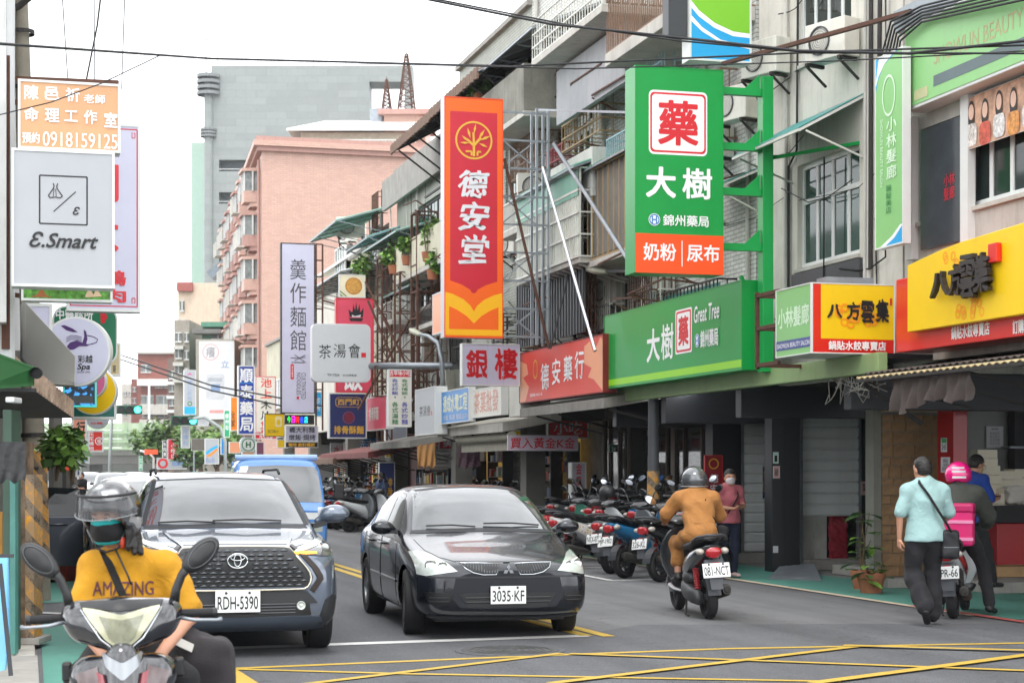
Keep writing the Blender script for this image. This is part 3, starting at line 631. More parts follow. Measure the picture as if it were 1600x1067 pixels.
b=MB();b.add([(X+.45,y0,z1-.25),(X+.45,y1,z1-.25),(X+.45,y1,z1-1.3),(X+.45,y0,z1-1.3),(X+.55,y0,z1-.25),(X+.55,y1,z1-.25),(X+.55,y1,z1-1.3),(X+.55,y0,z1-1.3)],[(0,1,2,3),(7,6,5,4),(0,4,5,1),(3,2,6,7),(0,3,7,4),(1,5,6,2)])
b.box((X+.55,y0,z1-1.3),(XF,y0+.1,z1-.25));b.build('concrete_fascia',mat('weathered_grey_plaster','#a9abad',.85,var=.14,vs=1.5,bump=.3,streak=.35),HD)
b=MB();X=XF-.95;y0,y1=yr(860,925,X);z0=ZX(925,250,X);b.box((X,y0,z0-.5),(X+.1,y1,z0+.25));b.box((X+.1,y0,z0-.5),(XF,y0+.1,z0+.25));b.box((X,y0,z0-.65),(XF,y1,z0-.503));b.build('parapet',mat('whitewashed_parapet','#d0d0ca',.85,var=.12,vs=1.2,streak=.4),HD,bevel=.01)
cage(HD,852,880,222,245,.5,mat('red_railing_paint','#8d2630',.6),slab=False,hs=0,name='railing',step=.1)
for px in(943,838):X=XF-.06;y=YX(px,X);pipe(HD,[(X,y,3.3),(X,y,12.6)],.05)
ac_unit(HD,(XF-.4,YX(868,XF),ZX(868,318,XF)),(-.2,-1),1.1)
# house E (mostly behind the tall red sign)
HE=houseP('weathered shophouse with rusty window cages and a planted balcony behind the tall red sign',38.45,45.4,12.0,GTILE,[(790,828,190,300),(800,826,320,400),(730,760,200,300)],base=3.1)
cage(HE,796,838,182,262,.6,BBAR,slab=False,hs=3,step=.1);cage(HE,780,826,300,345,.9,WBAR,par=None,hs=0,step=.1,name='railing')
MOSSC=mat('mossy_concrete',(.26,.25,.21),.9,var=.35,vs=1.5,bump=.4,bs=15,streak=.8,sc=(.05,.05,.04))
B,(X,y0,y1,z0,z1)=cage(HE,745,818,128,172,1.2,None,par=.95,pm=MOSSC)
b=MB();b.box((XF-.02,y0,z0+.9),(XF-.01,y1,z0+2.1));b.build('dark_opening',DKWALL,HE)
# house F
HF=houseP('grey shophouse with plant filled balconies behind the rusty sign scaffold',45.4,53.5,10.6,GTILE,[(700,720,360,430),(652,690,380,470),(648,690,300,345),(640,660,490,560)],base=3.1)
B1_,g1_=cage(HF,615,690,380,402,1.0,None,par=.9,pm=STUC2);B2_,g2_=cage(HF,640,700,470,492,.9,DKSTEEL,hs=0,name='railing',step=.12)
awningX(HF,XF-1.1,XF-.01,*yr(622,680),ZX(680,320,XF-1.1),ZX(680,300,XF-1.1),GSHEET)
awningX(HF,XF-.9,XF-.01,*yr(640,690),ZX(690,420,XF-.9),ZX(690,405,XF-.9),GSHEET)
HG=houseP('cream three storey house with green plastic awnings and a white sunshade roof',53.5,61.5,8.9,STUC2,[(596,612,360,420),(575,590,350,410),(600,612,450,520),(560,575,470,540)],base=3.1)
cage(HG,580,612,470,500,.8,WBAR,hs=1,step=.14);awningX(HG,XF-1.6,XF-.01,*yr(528,612),ZX(612,372,XF-1.6),ZX(612,350,XF-1.6),WSHEET)
awningX(HG,XF-1.0,XF-.01,*yr(590,625),ZX(625,335,XF-1.0),ZX(625,315,XF-1.0),TEAL)
ac_unit(HG,(XF-.5,YX(572,XF),ZX(572,372,XF)),(-.3,-1),1.2)
HH=houseP('low white shophouse with a green roofed balcony near the pink apartment block',61.5,70,8.2,STUC,[(520,535,380,430),(525,545,440,500)],base=3.1)
awningX(HH,XF-1.7,XF-.01,*yr(515,560,XF-1.),ZX(560,345,XF-1),ZX(560,320,XF-1),GSHEET)
b=MB();b.add([(XF,58,9.2),(XF,70,9.2),(XF+5,70,10.6),(XF+5,58,10.6),(XF,58,9.1),(XF,70,9.1),(XF+5,70,10.5),(XF+5,58,10.5)],[(0,1,2,3),(7,6,5,4),(0,4,5,1),(2,6,7,3),(1,5,6,2),(0,3,7,4)]);b.build('roof',WSHEET,HH)
HI=houseP('plain grey shophouse at the far end of the right hand row',70,84,7.4,STUC2,[],base=3.1)
for i,(y0,z)in enumerate(((72,4.4),(75.5,4.4),(79,4.4))):windowX(HI,XF-.12,y0,y0+1.8,z,z+1.3,2)
def pieces_joined(name,bx,m,T):
 b=MB();[b.cbox(c,s)for c,s in bx];return b.build(name,m,T)
def roof_canopy(T,pxa,pxb,ye,X,m,rise=1.9,inn=3.6):
 y0,y1=yr(pxa,pxb,X);z=ZX(pxb,ye,X)
 awningX(T,X,X+inn,y0,y1,z,z+rise,m,brac=False,name='roof_canopy')
 b=MB()
 for k in range(int((y1-y0)/1.1)+1):
  y=y0+k*1.1+.1;b.bar((X+.1,y,z-.06),(X+inn,y,z+rise-.1),.06,.1);b.bar((X+.15,y,z-.1),(XF-.1,y,z-1.0),.04)
 for k in range(4):b.bar((X+.3+k*.9,y0,z+rise*(.3+k*.9)/inn-.1),(X+.3+k*.9,y1,z+rise*(.3+k*.9)/inn-.1),.05)
 n=int((y1-y0)/.16);stuff(pieces_joined('eave_edge',[((X-.02,y0+(i+.5)*(y1-y0)/n,z-.08+.02*(i%2)),(.05,.13,.24))for i in range(n)],m,T))
 b.bar((X+.9,y0+.05,z-1.3),(X+.9,y1-.05,z-1.3),.05);b.build('canopy_frame',DKSTEEL,T)
roof_canopy(HF,612,672,178,XF-1.5,BSHEET);roof_canopy(HE,672,748,108,XF-1.5,BSHEET)
y0,y1=yr(748,832,XF-1.4);z=ZX(832,25,XF-1.4);awningX(HE,XF-1.4,XF+2,y0,y1,z-.2,z+1.2,GYSH,STEEL,name='roof_canopy')
b=MB();b.box((XF-.3,yr(612,830)[0],9.6),(XF-.2,yr(612,745)[1],10.5));b.build('roof_parapet',CONC,HE)
q=random.Random(17)
for H_,ya,yb in((HC,26.3,30.5),(HD,31.6,38),(HE,38.8,45),(HF,45.6,53),(HG,54,61)):
 for k in range(5):ac_unit(H_,(XF-.22,q.uniform(ya,yb),q.choice((3.9,4.6,6.4,7.3,9.6))+q.uniform(-.2,.2)),(-1,q.uniform(-.6,0)),q.uniform(.8,1.05))
 for k in range(4):y=q.uniform(ya,yb-1.3);z=q.choice((4.3,6.9,9.2));barsX(H_,XF-q.uniform(.25,.6),XF,y,y+q.uniform(.9,1.5),z,z+q.uniform(.9,1.3),[WBAR,BBAR,RUST,DKSTEEL][k],.11,[z+.45])
 for k in range(3):y=q.uniform(ya,yb);pipe(H_,[(XF-.06,y,3.3),(XF-.06,y,9),(XF-.06,y+.2,10)],q.choice((.02,.035,.05)))
LEAF=mat('leaf_green',(.2,.38,.06),.5,var=.35,vs=6);LEAF2=mat('dark_leaf_green',(.06,.14,.03),.5,var=.3,vs=6)
def foliage(b,c,r,n,sz=.06,seed=1,droop=0):
 q=random.Random(seed);c=VV(c)
 for i in range(n):
  while 1:
   p=VV((q.uniform(-1,1),q.uniform(-1,1),q.uniform(-1,1)))
   if p.length<1:break
  p=VV((p.x*r[0],p.y*r[1],p.z*r[2]))*(.55+.45*q.random())+c
  a=VV((q.uniform(-1,1),q.uniform(-1,1),q.uniform(-.9,.4)-droop)).normalized();s=a.cross(VV((q.uniform(-1,1),q.uniform(-1,1),1))).normalized()
  L=sz*q.uniform(.7,1.5);w=L*.38
  b.add([p,p+a*L*.5+s*w,p+a*L,p+a*L*.5-s*w],[(0,1,2,3)],0 if q.random()<.6 else 1)
def bush(name,label,c,r,n,sz,seed,pot=None,group=None,stem=True):
 base=(c[0],c[1],c[2]-r[2]-.15);T=thing(name,label,'plant',base,0,group)
 b=MB();q=random.Random(seed)
 for k in range(3):
  cc=VV(c)+VV((q.uniform(-.5,.5)*r[0],q.uniform(-.5,.5)*r[1],q.uniform(-.4,.4)*r[2]));foliage(b,cc,[x*.75 for x in r],n//3,sz,seed*7+k)
 stuff(b.build('foliage',[LEAF,LEAF2],T))
 b=MB()
 for k in range(4):b.tube([base,(c[0]+q.uniform(-.3,.3)*r[0],c[1]+q.uniform(-.3,.3)*r[1],c[2]),(c[0]+q.uniform(-.8,.8)*r[0],c[1]+q.uniform(-.8,.8)*r[1],c[2]+r[2]*.6)],[.015,.01,.005],5)
 b.build('stem',mat('brown_stem',(.12,.08,.04),.8),T)
 if pot:b=MB();b.lathe([(0,0),(.12,0),(.16,.24),(.14,.24),(.12,.05)],base,(0,0,1),16);b.build('pot',mat('terracotta',(.36,.13,.06),.75,var=.15,streak=.2),T)
 return T
X=XF-1.05
for i,(px,py,r,lab)in enumerate(((668,365,.8,'leafy climbing plant spilling over the upper balcony left of the tall red sign'),(636,385,.5,'small bush on the cream balcony under the green awning'),(676,408,.45,'trailing green plant hanging under the upper balcony'),(568,415,.6,'bright green bush on a ledge above the crown emblem sign'),(750,135,.35,'row of potted plants on the mossy rooftop balcony'),(615,400,.5,'grey green tillandsia like plant on the cream balcony corner'))):
 p=atX(px,py,X);bush('balcony_plant',lab,(p.x,p.y,p.z),(r*.6,r,r*.7),260,.13,20+i,True,'plants on the balconies')
 # right side, ground level
GPAN=mat('graphite_cladding_panel','#2c2e32',.4,metal=.3,var=.08,vs=1.2,streak=.08);OLIVE=mat('olive_green_fascia','#8fa873',.55,var=.08,vs=1,streak=.25)
SHUT=mat('shutter_grey','#edf1ef',.45,metal=.1,var=.06,streak=.12);BTILE=mat('brown_stone_tile',(.28,.17,.08),.8,var=.3,vs=7,bump=.8,bs=22)
LED=mat('led_tube','#ffffff',.5,var=0,emit=(.95,.98,1),es=22)
T=thing('pharmacy_front','dark grey panelled pharmacy front with two rolled down shutters under an olive green fascia','shopfront',(10.3,22,0))
y0,y1=YX(1372,10.15),YX(945,10.15);z0,z1=2.84,3.09
b=MB();b.box((10.15,y0,z0),(10.28,y1,z1));b.build('fascia',OLIVE,T,bevel=.01)
b=MB();b.box((10.285,y0,3.02),(14.5,y1,3.08));b.build('ceiling',GPAN,T)
for px in(963,1040,1158,1330):
 y=YX(px,10.3);b=MB();b.box((10.3,y,2.42),(13.2,y+.22,3.015));B=b.build('beam',GPAN,T,bevel=.008)
 b=MB();b.box((10.3,y-.006,2.71),(13.2,y-.001,2.722));b.build('panel_joint',BLACK,B)
for pa,pb in((1000,1037),(1075,1157)):
 X=10.75;a,c=YX(pb,X),YX(pa,X);b=MB();b.box((X-.08,a,2.96),(X+.08,c,3.015));o=b.build('lamp_housing',WHITE,T);b=MB();b.cyl((X-.03,a+.02,2.945),(X-.03,c-.02,2.945),.018);b.build('light_tube',LED,T)
def shutter(T,x0,x1,Y,z0,z1,n=None,m=SHUT,bh=.17):
 n=n or int((z1-z0)/bh);h=(z1-z0)/n
 base=MB();base.box((x0,Y+.03,z0),(x1,Y+.05,z1));B=base.build('rolling_shutter',m,T)
 me=None
 for i in range(n):
  b=MB();za,zb=z0+h*i,z0+h*(i+1)
  prof=[(0,0),(-.03,h*.15),(-.035,h*.8),(-.005,h*.97)]
  rings=[[(x,Y+d+.025,za+e)for d,e in prof]for x in(x0,x1)]
  b.loft(rings,cap=False,closed=False)
  if me is None:o=b.build('slat',m,B);me=o;o['_']=1;del o['_']
  else:
   o=me.copy();COL.objects.link(o);o.location.z=me.location.z+h*i
 return B
pX=lambda px,Y:atY(px,700,Y).x
Y1=29.6;x0,x1=pX(1161,Y1),pX(1206,Y1)+.6
shutter(T,x0,x1,Y1,.18,2.62)
b=MB();b.box((pX(1112,Y1),Y1-.05,0),(x0-.06,Y1+.3,3.0));b.box((x0-.2,Y1-.02,2.62),(x1,Y1+.3,3.0));b.build('wall_panel',GPAN,T)
b=MB();b.box((x0-.055,Y1-.06,.16),(x0-.005,Y1+.06,2.64));b.build('shutter_guide',STEEL,T)
b=MB();b.box((x0-.5,Y1-.15,0),(x1,Y1-.055,.17));b.build('plinth',CONC,T)
Yp=26.7;xa,xb=pX(1206,Yp),pX(1250,Yp)
b=MB();b.box((xa,Yp,0),(xb,Yp+.3,3.0));Pp=b.build('pillar',GPAN,T,bevel=.008)
for f in(.43,.97):
 b=MB();x=xa+(xb-xa)*f;b.box((x,Yp-.004,0),(x+.012,Yp-.001,3.0));b.build('panel_joint',BLACK,Pp)
Y2=27.3;x2,x3=pX(1253,Y2),pX(1341,Y2);zs=atY(1300,806,Y2).z
shutter(T,x2,x3,Y2,zs,2.55)
b=MB();b.box((x2-.05,Y2-.04,0),(x2,Y2+.08,2.6));b.box((x3,Y2-.04,0),(x3+.04,Y2+.08,2.6));b.build('shutter_guide',STEEL,T)
b=MB();b.box((x2-.1,Y2-.02,2.56),(x3+.3,Y2+.3,3.0));b.box((x3+.045,Y2-.06,0),(pX(1364,Y2),Y2+.2,2.99));b.build('wall_panel',GPAN,T)
b=MB();b.box((x2,Y2-.3,0),(x3+.4,Y2+.6,.16));b.build('door_step',CONC,T,bevel=.01)
b=MB();b.box((x2+.02,Y2+.03,.17),(pX(1293,Y2),Y2+.06,zs));b.build('leaning_board',mat('grimy_white_board','#b9bab2',.7,var=.2,vs=2.5,streak=.8),T)
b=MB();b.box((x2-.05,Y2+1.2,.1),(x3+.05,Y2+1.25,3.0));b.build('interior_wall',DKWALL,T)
o=sdf_obj('red_cloth',[[('b',(pX(1322,Y2),Y2+.3,.55),(.16,.05,.42),.03,0)]],mat('dark_red_cloth',(.4,.02,.04),.7,var=.3),None,fold=.012,fs=30,vox=.02);tag(o,'red cloth bundle hanging in the dark gap under the second shutter','cloth')
def notice(label,P,face=WHITE,items=(),name='notice',cat='poster',group=None):return SB(name,label,P,face,items,thick=.006,rim=.004,cat=cat,group=group)
BLK=mat('black_print','#1a1a1c',.5,var=.02);PHOTO1=mat('mottled_poster_print',(.3,.2,.2),.4,var=.9,vs=16);MINT=mat('mint_print','#bfe3d8',.5,var=.05)
notice('pale mint notice with a square print high on the dark pharmacy pillar',plY(1208,706,1216,724,Yp-.02),MINT,[('r',.25,.3,.8,.85,BLK)])
notice('pinkish picture notice on the dark pharmacy pillar below the mint one',plY(1208,728,1218,747,Yp-.02),mat('pink_paper','#d6a8a4',.5),[('r',.2,.2,.8,.8,PHOTO1)])
notice('picture poster of people taped on the first shutter',plY(1191,728,1207,779,Y1-.08),PHOTO1,[('r',.05,.8,.7,.98,NAVY)])
notice('pink poster with a printed figure right of the second shutter',plY(1345,752,1358,773,Y2-.09),mat('pink_paper','#d6a8a4',.5),[('r',.2,.15,.8,.7,PHOTO1)])
b=MB();p=atY(1212,858,Yp-.02);b.cbox(p,(.08,.03,.11));tag(b.build('wall_socket',WHITE,None,bevel=.005),'small white socket box low on the dark pharmacy pillar','socket')
rp=[G(1200,905),G(1284,908),G(1272,893),G(1226,888)]
b=MB();pts=[(p.x,p.y,.012 if i<2 else .13)for i,p in enumerate(rp)];n_=14
b.add(pts+[(p[0],p[1],.005)for p in pts],[(0,1,2,3),(0,3,7,4),(1,5,6,2),(0,4,5,1),(2,6,7,3)])
T2=thing('metal_ramp','sloping grey checker plate ramp in front of the dark pharmacy pillar','ramp',(rp[0].x,rp[0].y,0));b.build('ramp_plate',STEEL,T2)
b=MB()
for i in range(1,n_):
 t=i/n_;a=VV(pts[0]).lerp(VV(pts[3]),t);c=VV(pts[1]).lerp(VV(pts[2]),t);b.bar(a+VV((0,0,.004)),c+VV((0,0,.004)),.012,.008)
b.build('tread_ridge',STEEL,T2)
Y3=23.0;xl,xr=pX(1377,Y3),pX(1468,Y3)
TB=thing('stone_wall','brown split stone wall behind the potted plants and the walking man','wall',(xl,Y3,0))
b=MB();b.box((xl,Y3+.02,0),(xr,Y3+.3,2.45));b.box((xl-.12,Y3-.01,0),(xl-.003,Y3+.25,2.9));b.build('backing',mat('grey_green_render',(.2,.2,.17),.85,var=.15,streak=.4),TB)
q=random.Random(5);z=.14;bx=[]
while z<2.34:
 h=q.choice((.09,.12,.15,.18));h=min(h,2.42-z);x=xl
 while x<xr-.02:
  w=q.uniform(.1,.34);w=min(w,xr-x);bx.append(((x+w/2,Y3+q.uniform(-.006,.008),z+h/2),(round(w-.006,2),.05,round(h-.006,2))));x+=w
 z+=h
pieces('stone',bx,BTILE,TB)
b=MB();b.box((xl,Y3-.08,2.46),(xr,Y3+.05,2.56));b.build('timber_beam',mat('pale_timber',(.5,.36,.18),.6,var=.15),TB)
b=MB();b.box((xl-.1,Y3-.4,0),(xr+.1,Y3-.02,.13));b.build('step',CONC,TB,bevel=.01)
b=MB();b.box((xl,Y3+.1,2.57),(xr+.3,Y3+.3,3.0));b.build('upper_board',mat('cardboard_brown',(.34,.24,.13),.8,var=.2),TB)
RP=mat('glossy_red_pillar',(.5,.012,.02),.32,var=.06,coat=.12)
Y4=22.2;xc0,xc1=pX(1467,Y4+.4),pX(1512,Y4)
TP=thing('red_pillar','glossy red square pillar at the corner of the dumpling shop','pillar',((xc0+xc1)/2,Y4,0))
b=MB();b.box((xc0,Y4,0),(xc1,Y4+.45,2.95));o=b.build('shaft',RP,TP,bevel=.012);b=MB();b.box((xc0-.003,Y4-.003,2.55),(xc1+.003,Y4+.452,2.565));b.build('white_band',WHITE,TP)
notice('small green and white address plate 245 on the red pillar',plY(1470,684,1479,706,Y4-.02),WHITE,[('r',0,0,1,.35,GRN),('t','245',.1,.45,.9,.85,BLK)],cat='plate')
notice('white menu sheet taped on the red pillar under the address plate',plY(1470,714,1484,738,Y4-.02),WHITE,[('t','鍋貼\n水餃\n酸辣湯',.1,.1,.9,.9,BLK,{'bold':0})])
TS=thing('dumpling_shop','dumpling shop interior with grey walls and a red and black counter','shop',(14,24,0))
b=MB();b.box((xc1-.1,24.9,0),(19,25.1,3.2));b.build('back_wall',mat('grey_painted_wall',(.33,.34,.33),.6,var=.08),TS)
b=MB();b.box((12.3,21.2,.003),(20,26,.15));b.build('floor',CONC,TS,bevel=.01);b=MB();b.box((12.6,18,3.0),(20,25.2,3.1));b.build('ceiling',DKWALL,TS)
xk=pX(1558,23.4)
b=MB();b.box((xk,23.4,.15),(19,24.2,.86));b.build('counter_front',RP,TS,bevel=.01);b=MB();b.box((xk-.04,23.36,.863),(19,24.25,1.12));b.build('counter_top',BLACK,TS,bevel=.01)
b=MB();b.box((pX(1575,24.8),24.6,.2),(19,24.8,3));b.build('dark_cabinet',BLACK,TS)
for a_,b2,z_ in((1579,1600,2.0),(1579,1600,1.6)):
 b=MB();b.box((pX(a_,24.3),24.3,z_-.03),(19,24.58,z_));b.build('shelf',STEEL,TS)
b=MB();b.box((pX(1535,22.6),22.2,.153),(pX(1600,22.6),22.7,.3));tag(b.build('wooden_step',mat('light_wood',(.45,.27,.12),.6,var=.2),None,bevel=.008),'low wooden step box in front of the red counter','step')
notice('framed white licence sheet on the grey wall of the dumpling shop',plY(1541,666,1567,700,24.85),WHITE,[('t','登記證',.3,.08,.7,.16,BLK),('t','營業項目\n食品衛生\n管理規範\n檢查合格',.2,.25,.8,.85,mat('grey_print','#8a8a8a',.5),{'bold':0})])
b=MB();b.box((13.2,22.6,2.93),(15.6,22.75,2.995));b.build('lamp_housing',WHITE,TS);b=MB();b.cyl((13.25,22.67,2.905),(15.55,22.67,2.905),.018);b.build('light_tube',LED,TS)
BOXM=mat('cream_carton','#f0e9d4',.7,var=.06);BAGM=mat('translucent_white_bag','#d9d6cc',.5,var=.1)
q=random.Random(3)
for i,(a0,a1,t,d_,Yc)in enumerate(((1523,1552,702,730,23.9),(1526,1556,727,800,23.8),(1555,1590,735,762,23.95),(1556,1578,762,803,23.7),(1578,1601,732,800,24.0),(1535,1562,770,803,23.6))):
 p0,p1=atY(a0,d_,Yc),atY(a1,t,Yc);b=MB();b.M=Matrix.Translation(((p0.x+p1.x)/2,Yc,0))@Matrix.Rotation(q.uniform(-.25,.25),4,'Z')
 w=(p1.x-p0.x)/2;n=max(1,int((p1.z-p0.z)/.12));h=(p1.z-p0.z)/n
 for k in range(n):e=q.uniform(-.02,.02);b.box((-w+e,-.14,p0.z+k*h),(w+e,.14,p0.z+(k+1)*h-.006))
 nm=['topmost small takeaway carton pile on the dumpling counter','tall stack of cream takeaway cartons beside the seated man','wide stack of pale cartons at the middle of the counter','short stack of cartons at the front of the counter','rightmost tall stack of cream cartons on the counter','low pile of folded cartons behind the seated man'][i]
 tag(b.build('carton_stack',BOXM,None,bevel=.004),nm,'cartons','takeaway cartons on the counter')
o=sdf_obj('plastic_bag',[[('b',(pX(1583,23.5),23.5,1.27),(.13,.1,.14),.05,0)]],BAGM,None,fold=.012,fs=26,vox=.015);tag(o,'white plastic bag standing on the black counter top','bag')
POT=mat('terracotta',(.36,.13,.06),.75,var=.15,streak=.2)
def pot_plant(label,px,py,h,r,seed,nl):
 g=G(px,py);T=thing('potted_plant',label,'potted plant',(g.x,g.y,0),0,'potted plants by the stone wall');q=random.Random(seed)
 b=MB();b.lathe([(0,0),(r*.72,0),(r*.95,.2),(r,.2),(r,.26),(r*.88,.26),(r*.85,.2),(0,.2)],g,(0,0,1),24);b.build('pot',POT,T,smooth=.6)
 b=MB();ends=[]
 for k in range(4):
  e=g+VV((q.uniform(-.25,.25),q.uniform(-.2,.2),h*q.uniform(.5,1)));b.tube([g+VV((0,0,.2)),g.lerp(e,.5)+VV((q.uniform(-.05,.05),0,.1)),e],[.014,.01,.006],6);ends.append(e)
 b.build('stem',mat('brown_stem',(.12,.08,.04),.8),T)
 for k in range(nl):
  e=ends[k%4]-VV((0,0,q.uniform(0,h*.45)));a=q.uniform(0,2*PI);L=q.uniform(.16,.27);d=VV((cos_(a),sin_(a),q.uniform(-.3,.4)));s=VV((-sin_(a),cos_(a),0))*L*.3
  b=MB();b.add([e,e+d*L*.35+s,e+d*L*.75+s*.8-VV((0,0,.02)),e+d*L-VV((0,0,.06)),e+d*L*.75-s*.8-VV((0,0,.02)),e+d*L*.35-s,e+d*L*.4-VV((0,0,.015))],[(0,1,6),(1,2,6),(2,3,6),(3,4,6),(4,5,6),(5,0,6)]);b.build('leaf',[LEAF,LEAF2][k%2],T)
pot_plant('tall dark leaved plant in the taller terracotta pot by the second shutter',1346,920,1.25,.15,2,26)
pot_plant('low spreading plant in the wide terracotta pot in front of the stone wall',1361,926,.55,.19,4,12)
TR=thing('arcade_shops','shaded arcade of small shops with grey pillars and dark recesses behind the parked scooters','arcade',(12,40,0))
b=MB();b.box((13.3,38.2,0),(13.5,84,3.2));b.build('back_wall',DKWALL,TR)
b=MB();b.box((10.4,30.3,.003),(13.3,84,.13));b.build('floor',CONC,TR,bevel=.01)
PG=mat('grey_pillar_tile','#67655f',.6,var=.15,streak=.4)
for y in(38.4,45.2,53.3,61.3,69.8,77):
 b=MB();b.box((10.75,y,.13),(11.2,y+.5,3.15));b.build('pillar',PG,TR,bevel=.01)
 b=MB();b.box((11.205,y,2.75),(13.3,y+.25,3.15));b.build('beam',DKWALL,TR)
def shutterX(T,X,y0,y1,z0,z1,m=SHUT):
 n=int((z1-z0)/.12);h=(z1-z0)/n;b=MB()
 for i in range(n):za=z0+i*h;b.loft([[(X,y,za),(X-.03,y,za+h*.2),(X-.03,y,za+h*.8),(X-.002,y,za+h*.98)]for y in(y0,y1)],cap=False,closed=False)
 b.box((X+.01,y0,z0),(X+.03,y1,z1));return stuff(b.build('rolling_shutter',m,T))
DSH=mat('dull_shutter_grey','#75766f',.6,var=.15,streak=.4)
shutterX(TR,13.0,46.5,49.6,.15,2.7,DSH);shutterX(TR,13.0,50.2,53.0,.15,2.7,DSH);shutterX(TR,13.0,62,66,.15,2.7,DSH);shutterX(TR,13.0,55,58,.15,2.6,DSH)
WARMG=mat('lit_display_yellow',(.45,.3,.08),.5,var=.5,vs=4,emit=(.9,.55,.12),es=.16)
TG=thing('glass_shopfront','tall glass shopfront with bronze mullions behind the parked scooters','shopfront',(12.2,33,0))
XG=12.2;ga,gb=YX(1128,XG),YX(946,XG);edges=[YX(p,XG)for p in(1128,1100,1072,1058,1045,1020,985,970,955,946)]
BRZ=mat('bronze_mullion',(.12,.09,.07),.4,metal=.5,var=.1)
for i,e in enumerate(edges):
 w=.22 if i in(3,)else .05;b=MB();b.box((XG-.05,e,.13),(XG+.05,e+w,2.75));b.build('mullion',BRZ,TG)
SG=glass('shop_glass',(.045,.05,.045),.03,1.6)
for i in range(len(edges)-1):
 b=MB();b.box((XG,edges[i]+.05,.15),(XG+.012,edges[i+1],2.72));b.build('pane',mat('shop_pane',(.03,.034,.03),.04,var=0,alpha=.55),TG)
q=random.Random(8)
b=MB();b.box((XG+1.4,ga,.1),(XG+1.5,gb,2.9));b.build('interior_wall',mat('brown_shop_interior',(.2,.15,.09),.8,var=.5,vs=1.5),TG)
for i in range(9):
 y=ga+(gb-ga)*(i+.5)/9;b=MB();b.box((XG+.5,y-.25,.13),(XG+1.1,y+.25,q.uniform(.7,1.9)));b.build('display_cabinet',[mat('cabinet_brown',(.25,.14,.06),.5),mat('cabinet_olive',(.2,.22,.1),.5),WARMG,mat('cabinet_white','#b9b6a8',.5)][[1,0,3,2,0,1,3,0,1][i]],TG)
b=MB();b.box((XG-.02,ga,2.73),(XG+1.5,gb,3.0));b.build('header',BRZ,TG)
TJ=thing('gold_shop','gold buying shop front with a yellow lit display behind scooters','shop',(12.5,40,0))
XJ=12.3;b=MB();b.box((XJ+.5,YX(944,XJ),.1),(XJ+.6,YX(822,XJ),2.95));b.build('back_wall',mat('grey_plaster_interior',(.25,.24,.22),.8,var=.3),TJ)
for pa,pb,zt,m in((865,888,2.45,WARMG),(838,861,2.4,DKWALL),(822,838,2.4,PG)):
 b=MB();b.box((XJ,YX(pb,XJ),.13),(XJ+.3,YX(pa,XJ),zt));b.build('display_bay',m,TJ)
b=MB();b.box((XJ-.03,YX(888,XJ),.13),(XJ-.003,YX(865,XJ),2.5));b.build('glass_door',mat('shop_pane',(.03,.034,.03),.04,var=0,alpha=.55),TJ)
for p in(863,889):b=MB();b.box((XJ-.06,YX(p,XJ)-.06,.13),(XJ+.02,YX(p,XJ),2.5));b.build('door_jamb',BLACK,TJ)
for pa,pb,z0_,z1_,m,X in((760,786,.3,2.3,WARMG,12.9),(745,757,.3,2.2,mat('cream_shelf','#9c8457',.5,var=.4,vs=6),12.9),(716,742,.2,2.4,PG,12.9),(640,700,.2,2.4,mat('dim_red_store',(.14,.04,.035),.7,var=.5,vs=3),13.1),(520,600,.2,2.4,mat('dim_brown_store',(.10,.08,.06),.7,var=.5,vs=3),13.1)):
 b=MB();b.box((X,YX(pb,X),z0_),(X+.2,YX(pa,X),z1_));b.build('display_bay',m,TR)
GC=[mat('goods_%d'%i,c,.5,var=.3,vs=9)for i,c in enumerate(('#b8322a','#d8b040','#d8d4c8','#2d5c8c','#3a7a48','#6a4a38','#e0803a','#1c1c20'))]
def goods(T,X,y0,y1,z0,z1,nz,q,d=.3):
 b=MB()
 for k in range(nz+1):z=z0+(z1-z0)*k/nz;b.box((X,y0,z-.02),(X+d,y1,z),5)
 for y in(y0,y1):b.box((X,y-.02,z0),(X+d,y+.02,z1),7)
 b.build('shelf',GC,T);b=MB()
 for k in range(nz):
  z=z0+(z1-z0)*k/nz;y=y0+.05;H=(z1-z0)/nz
  while y<y1-.12:w=q.uniform(.06,.22);h=H*q.uniform(.3,.85);b.box((X+q.uniform(0,.1),y,z+.002),(X+d-.02,y+w,z+h),q.randrange(8));y+=w+q.uniform(.01,.08)
 stuff(b.build('goods',GC,T))
q=random.Random(21)
for pa,pb,X,z1,nz in((838,860,12.0,2.2,5),(866,887,12.25,2.3,6),(762,785,12.6,2.3,5),(716,744,12.4,1.9,4),(650,700,12.7,1.7,3),(520,560,12.3,1.8,4),(562,590,12.5,2.0,4),(1075,1098,12.9,2.3,6),(1004,1042,13.1,2.4,6),(960,984,13.1,2.3,6)):goods(TR if pb<945 else TG,X,YX(pb,X),YX(pa,X),.2,z1,nz,q)
for i in range(16):
 y=39.5+i*2.1;z=q.uniform(2.3,2.75);h=q.uniform(.3,.6);m=[RED,YELB,WARMW,BLUE,PINKR,NAVY,CRIM,WHITE][i%8];X=q.uniform(10.9,12.2)
 P=Pl((X,y,z+h/2),(1,0,0),(0,0,1),q.uniform(.5,1.1),h);SB('shop_sign',['red','yellow','cream','blue','rose','navy','crimson','white'][i%8]+' small board hanging under the arcade ceiling, number %s from the near end'%['one','two','three','four','five','six','seven','eight','nine','ten','eleven','twelve','thirteen','fourteen','fifteen','sixteen'][i],P,m,[('t',['小吃','五金','檳榔','洗衣','美髮','修鞋','茶行','水果'][i%8],.15,.2,.85,.8,TXTW if i%8 not in(1,2,7)else CRIM)],thick=.06,group='small boards under the arcade ceiling')
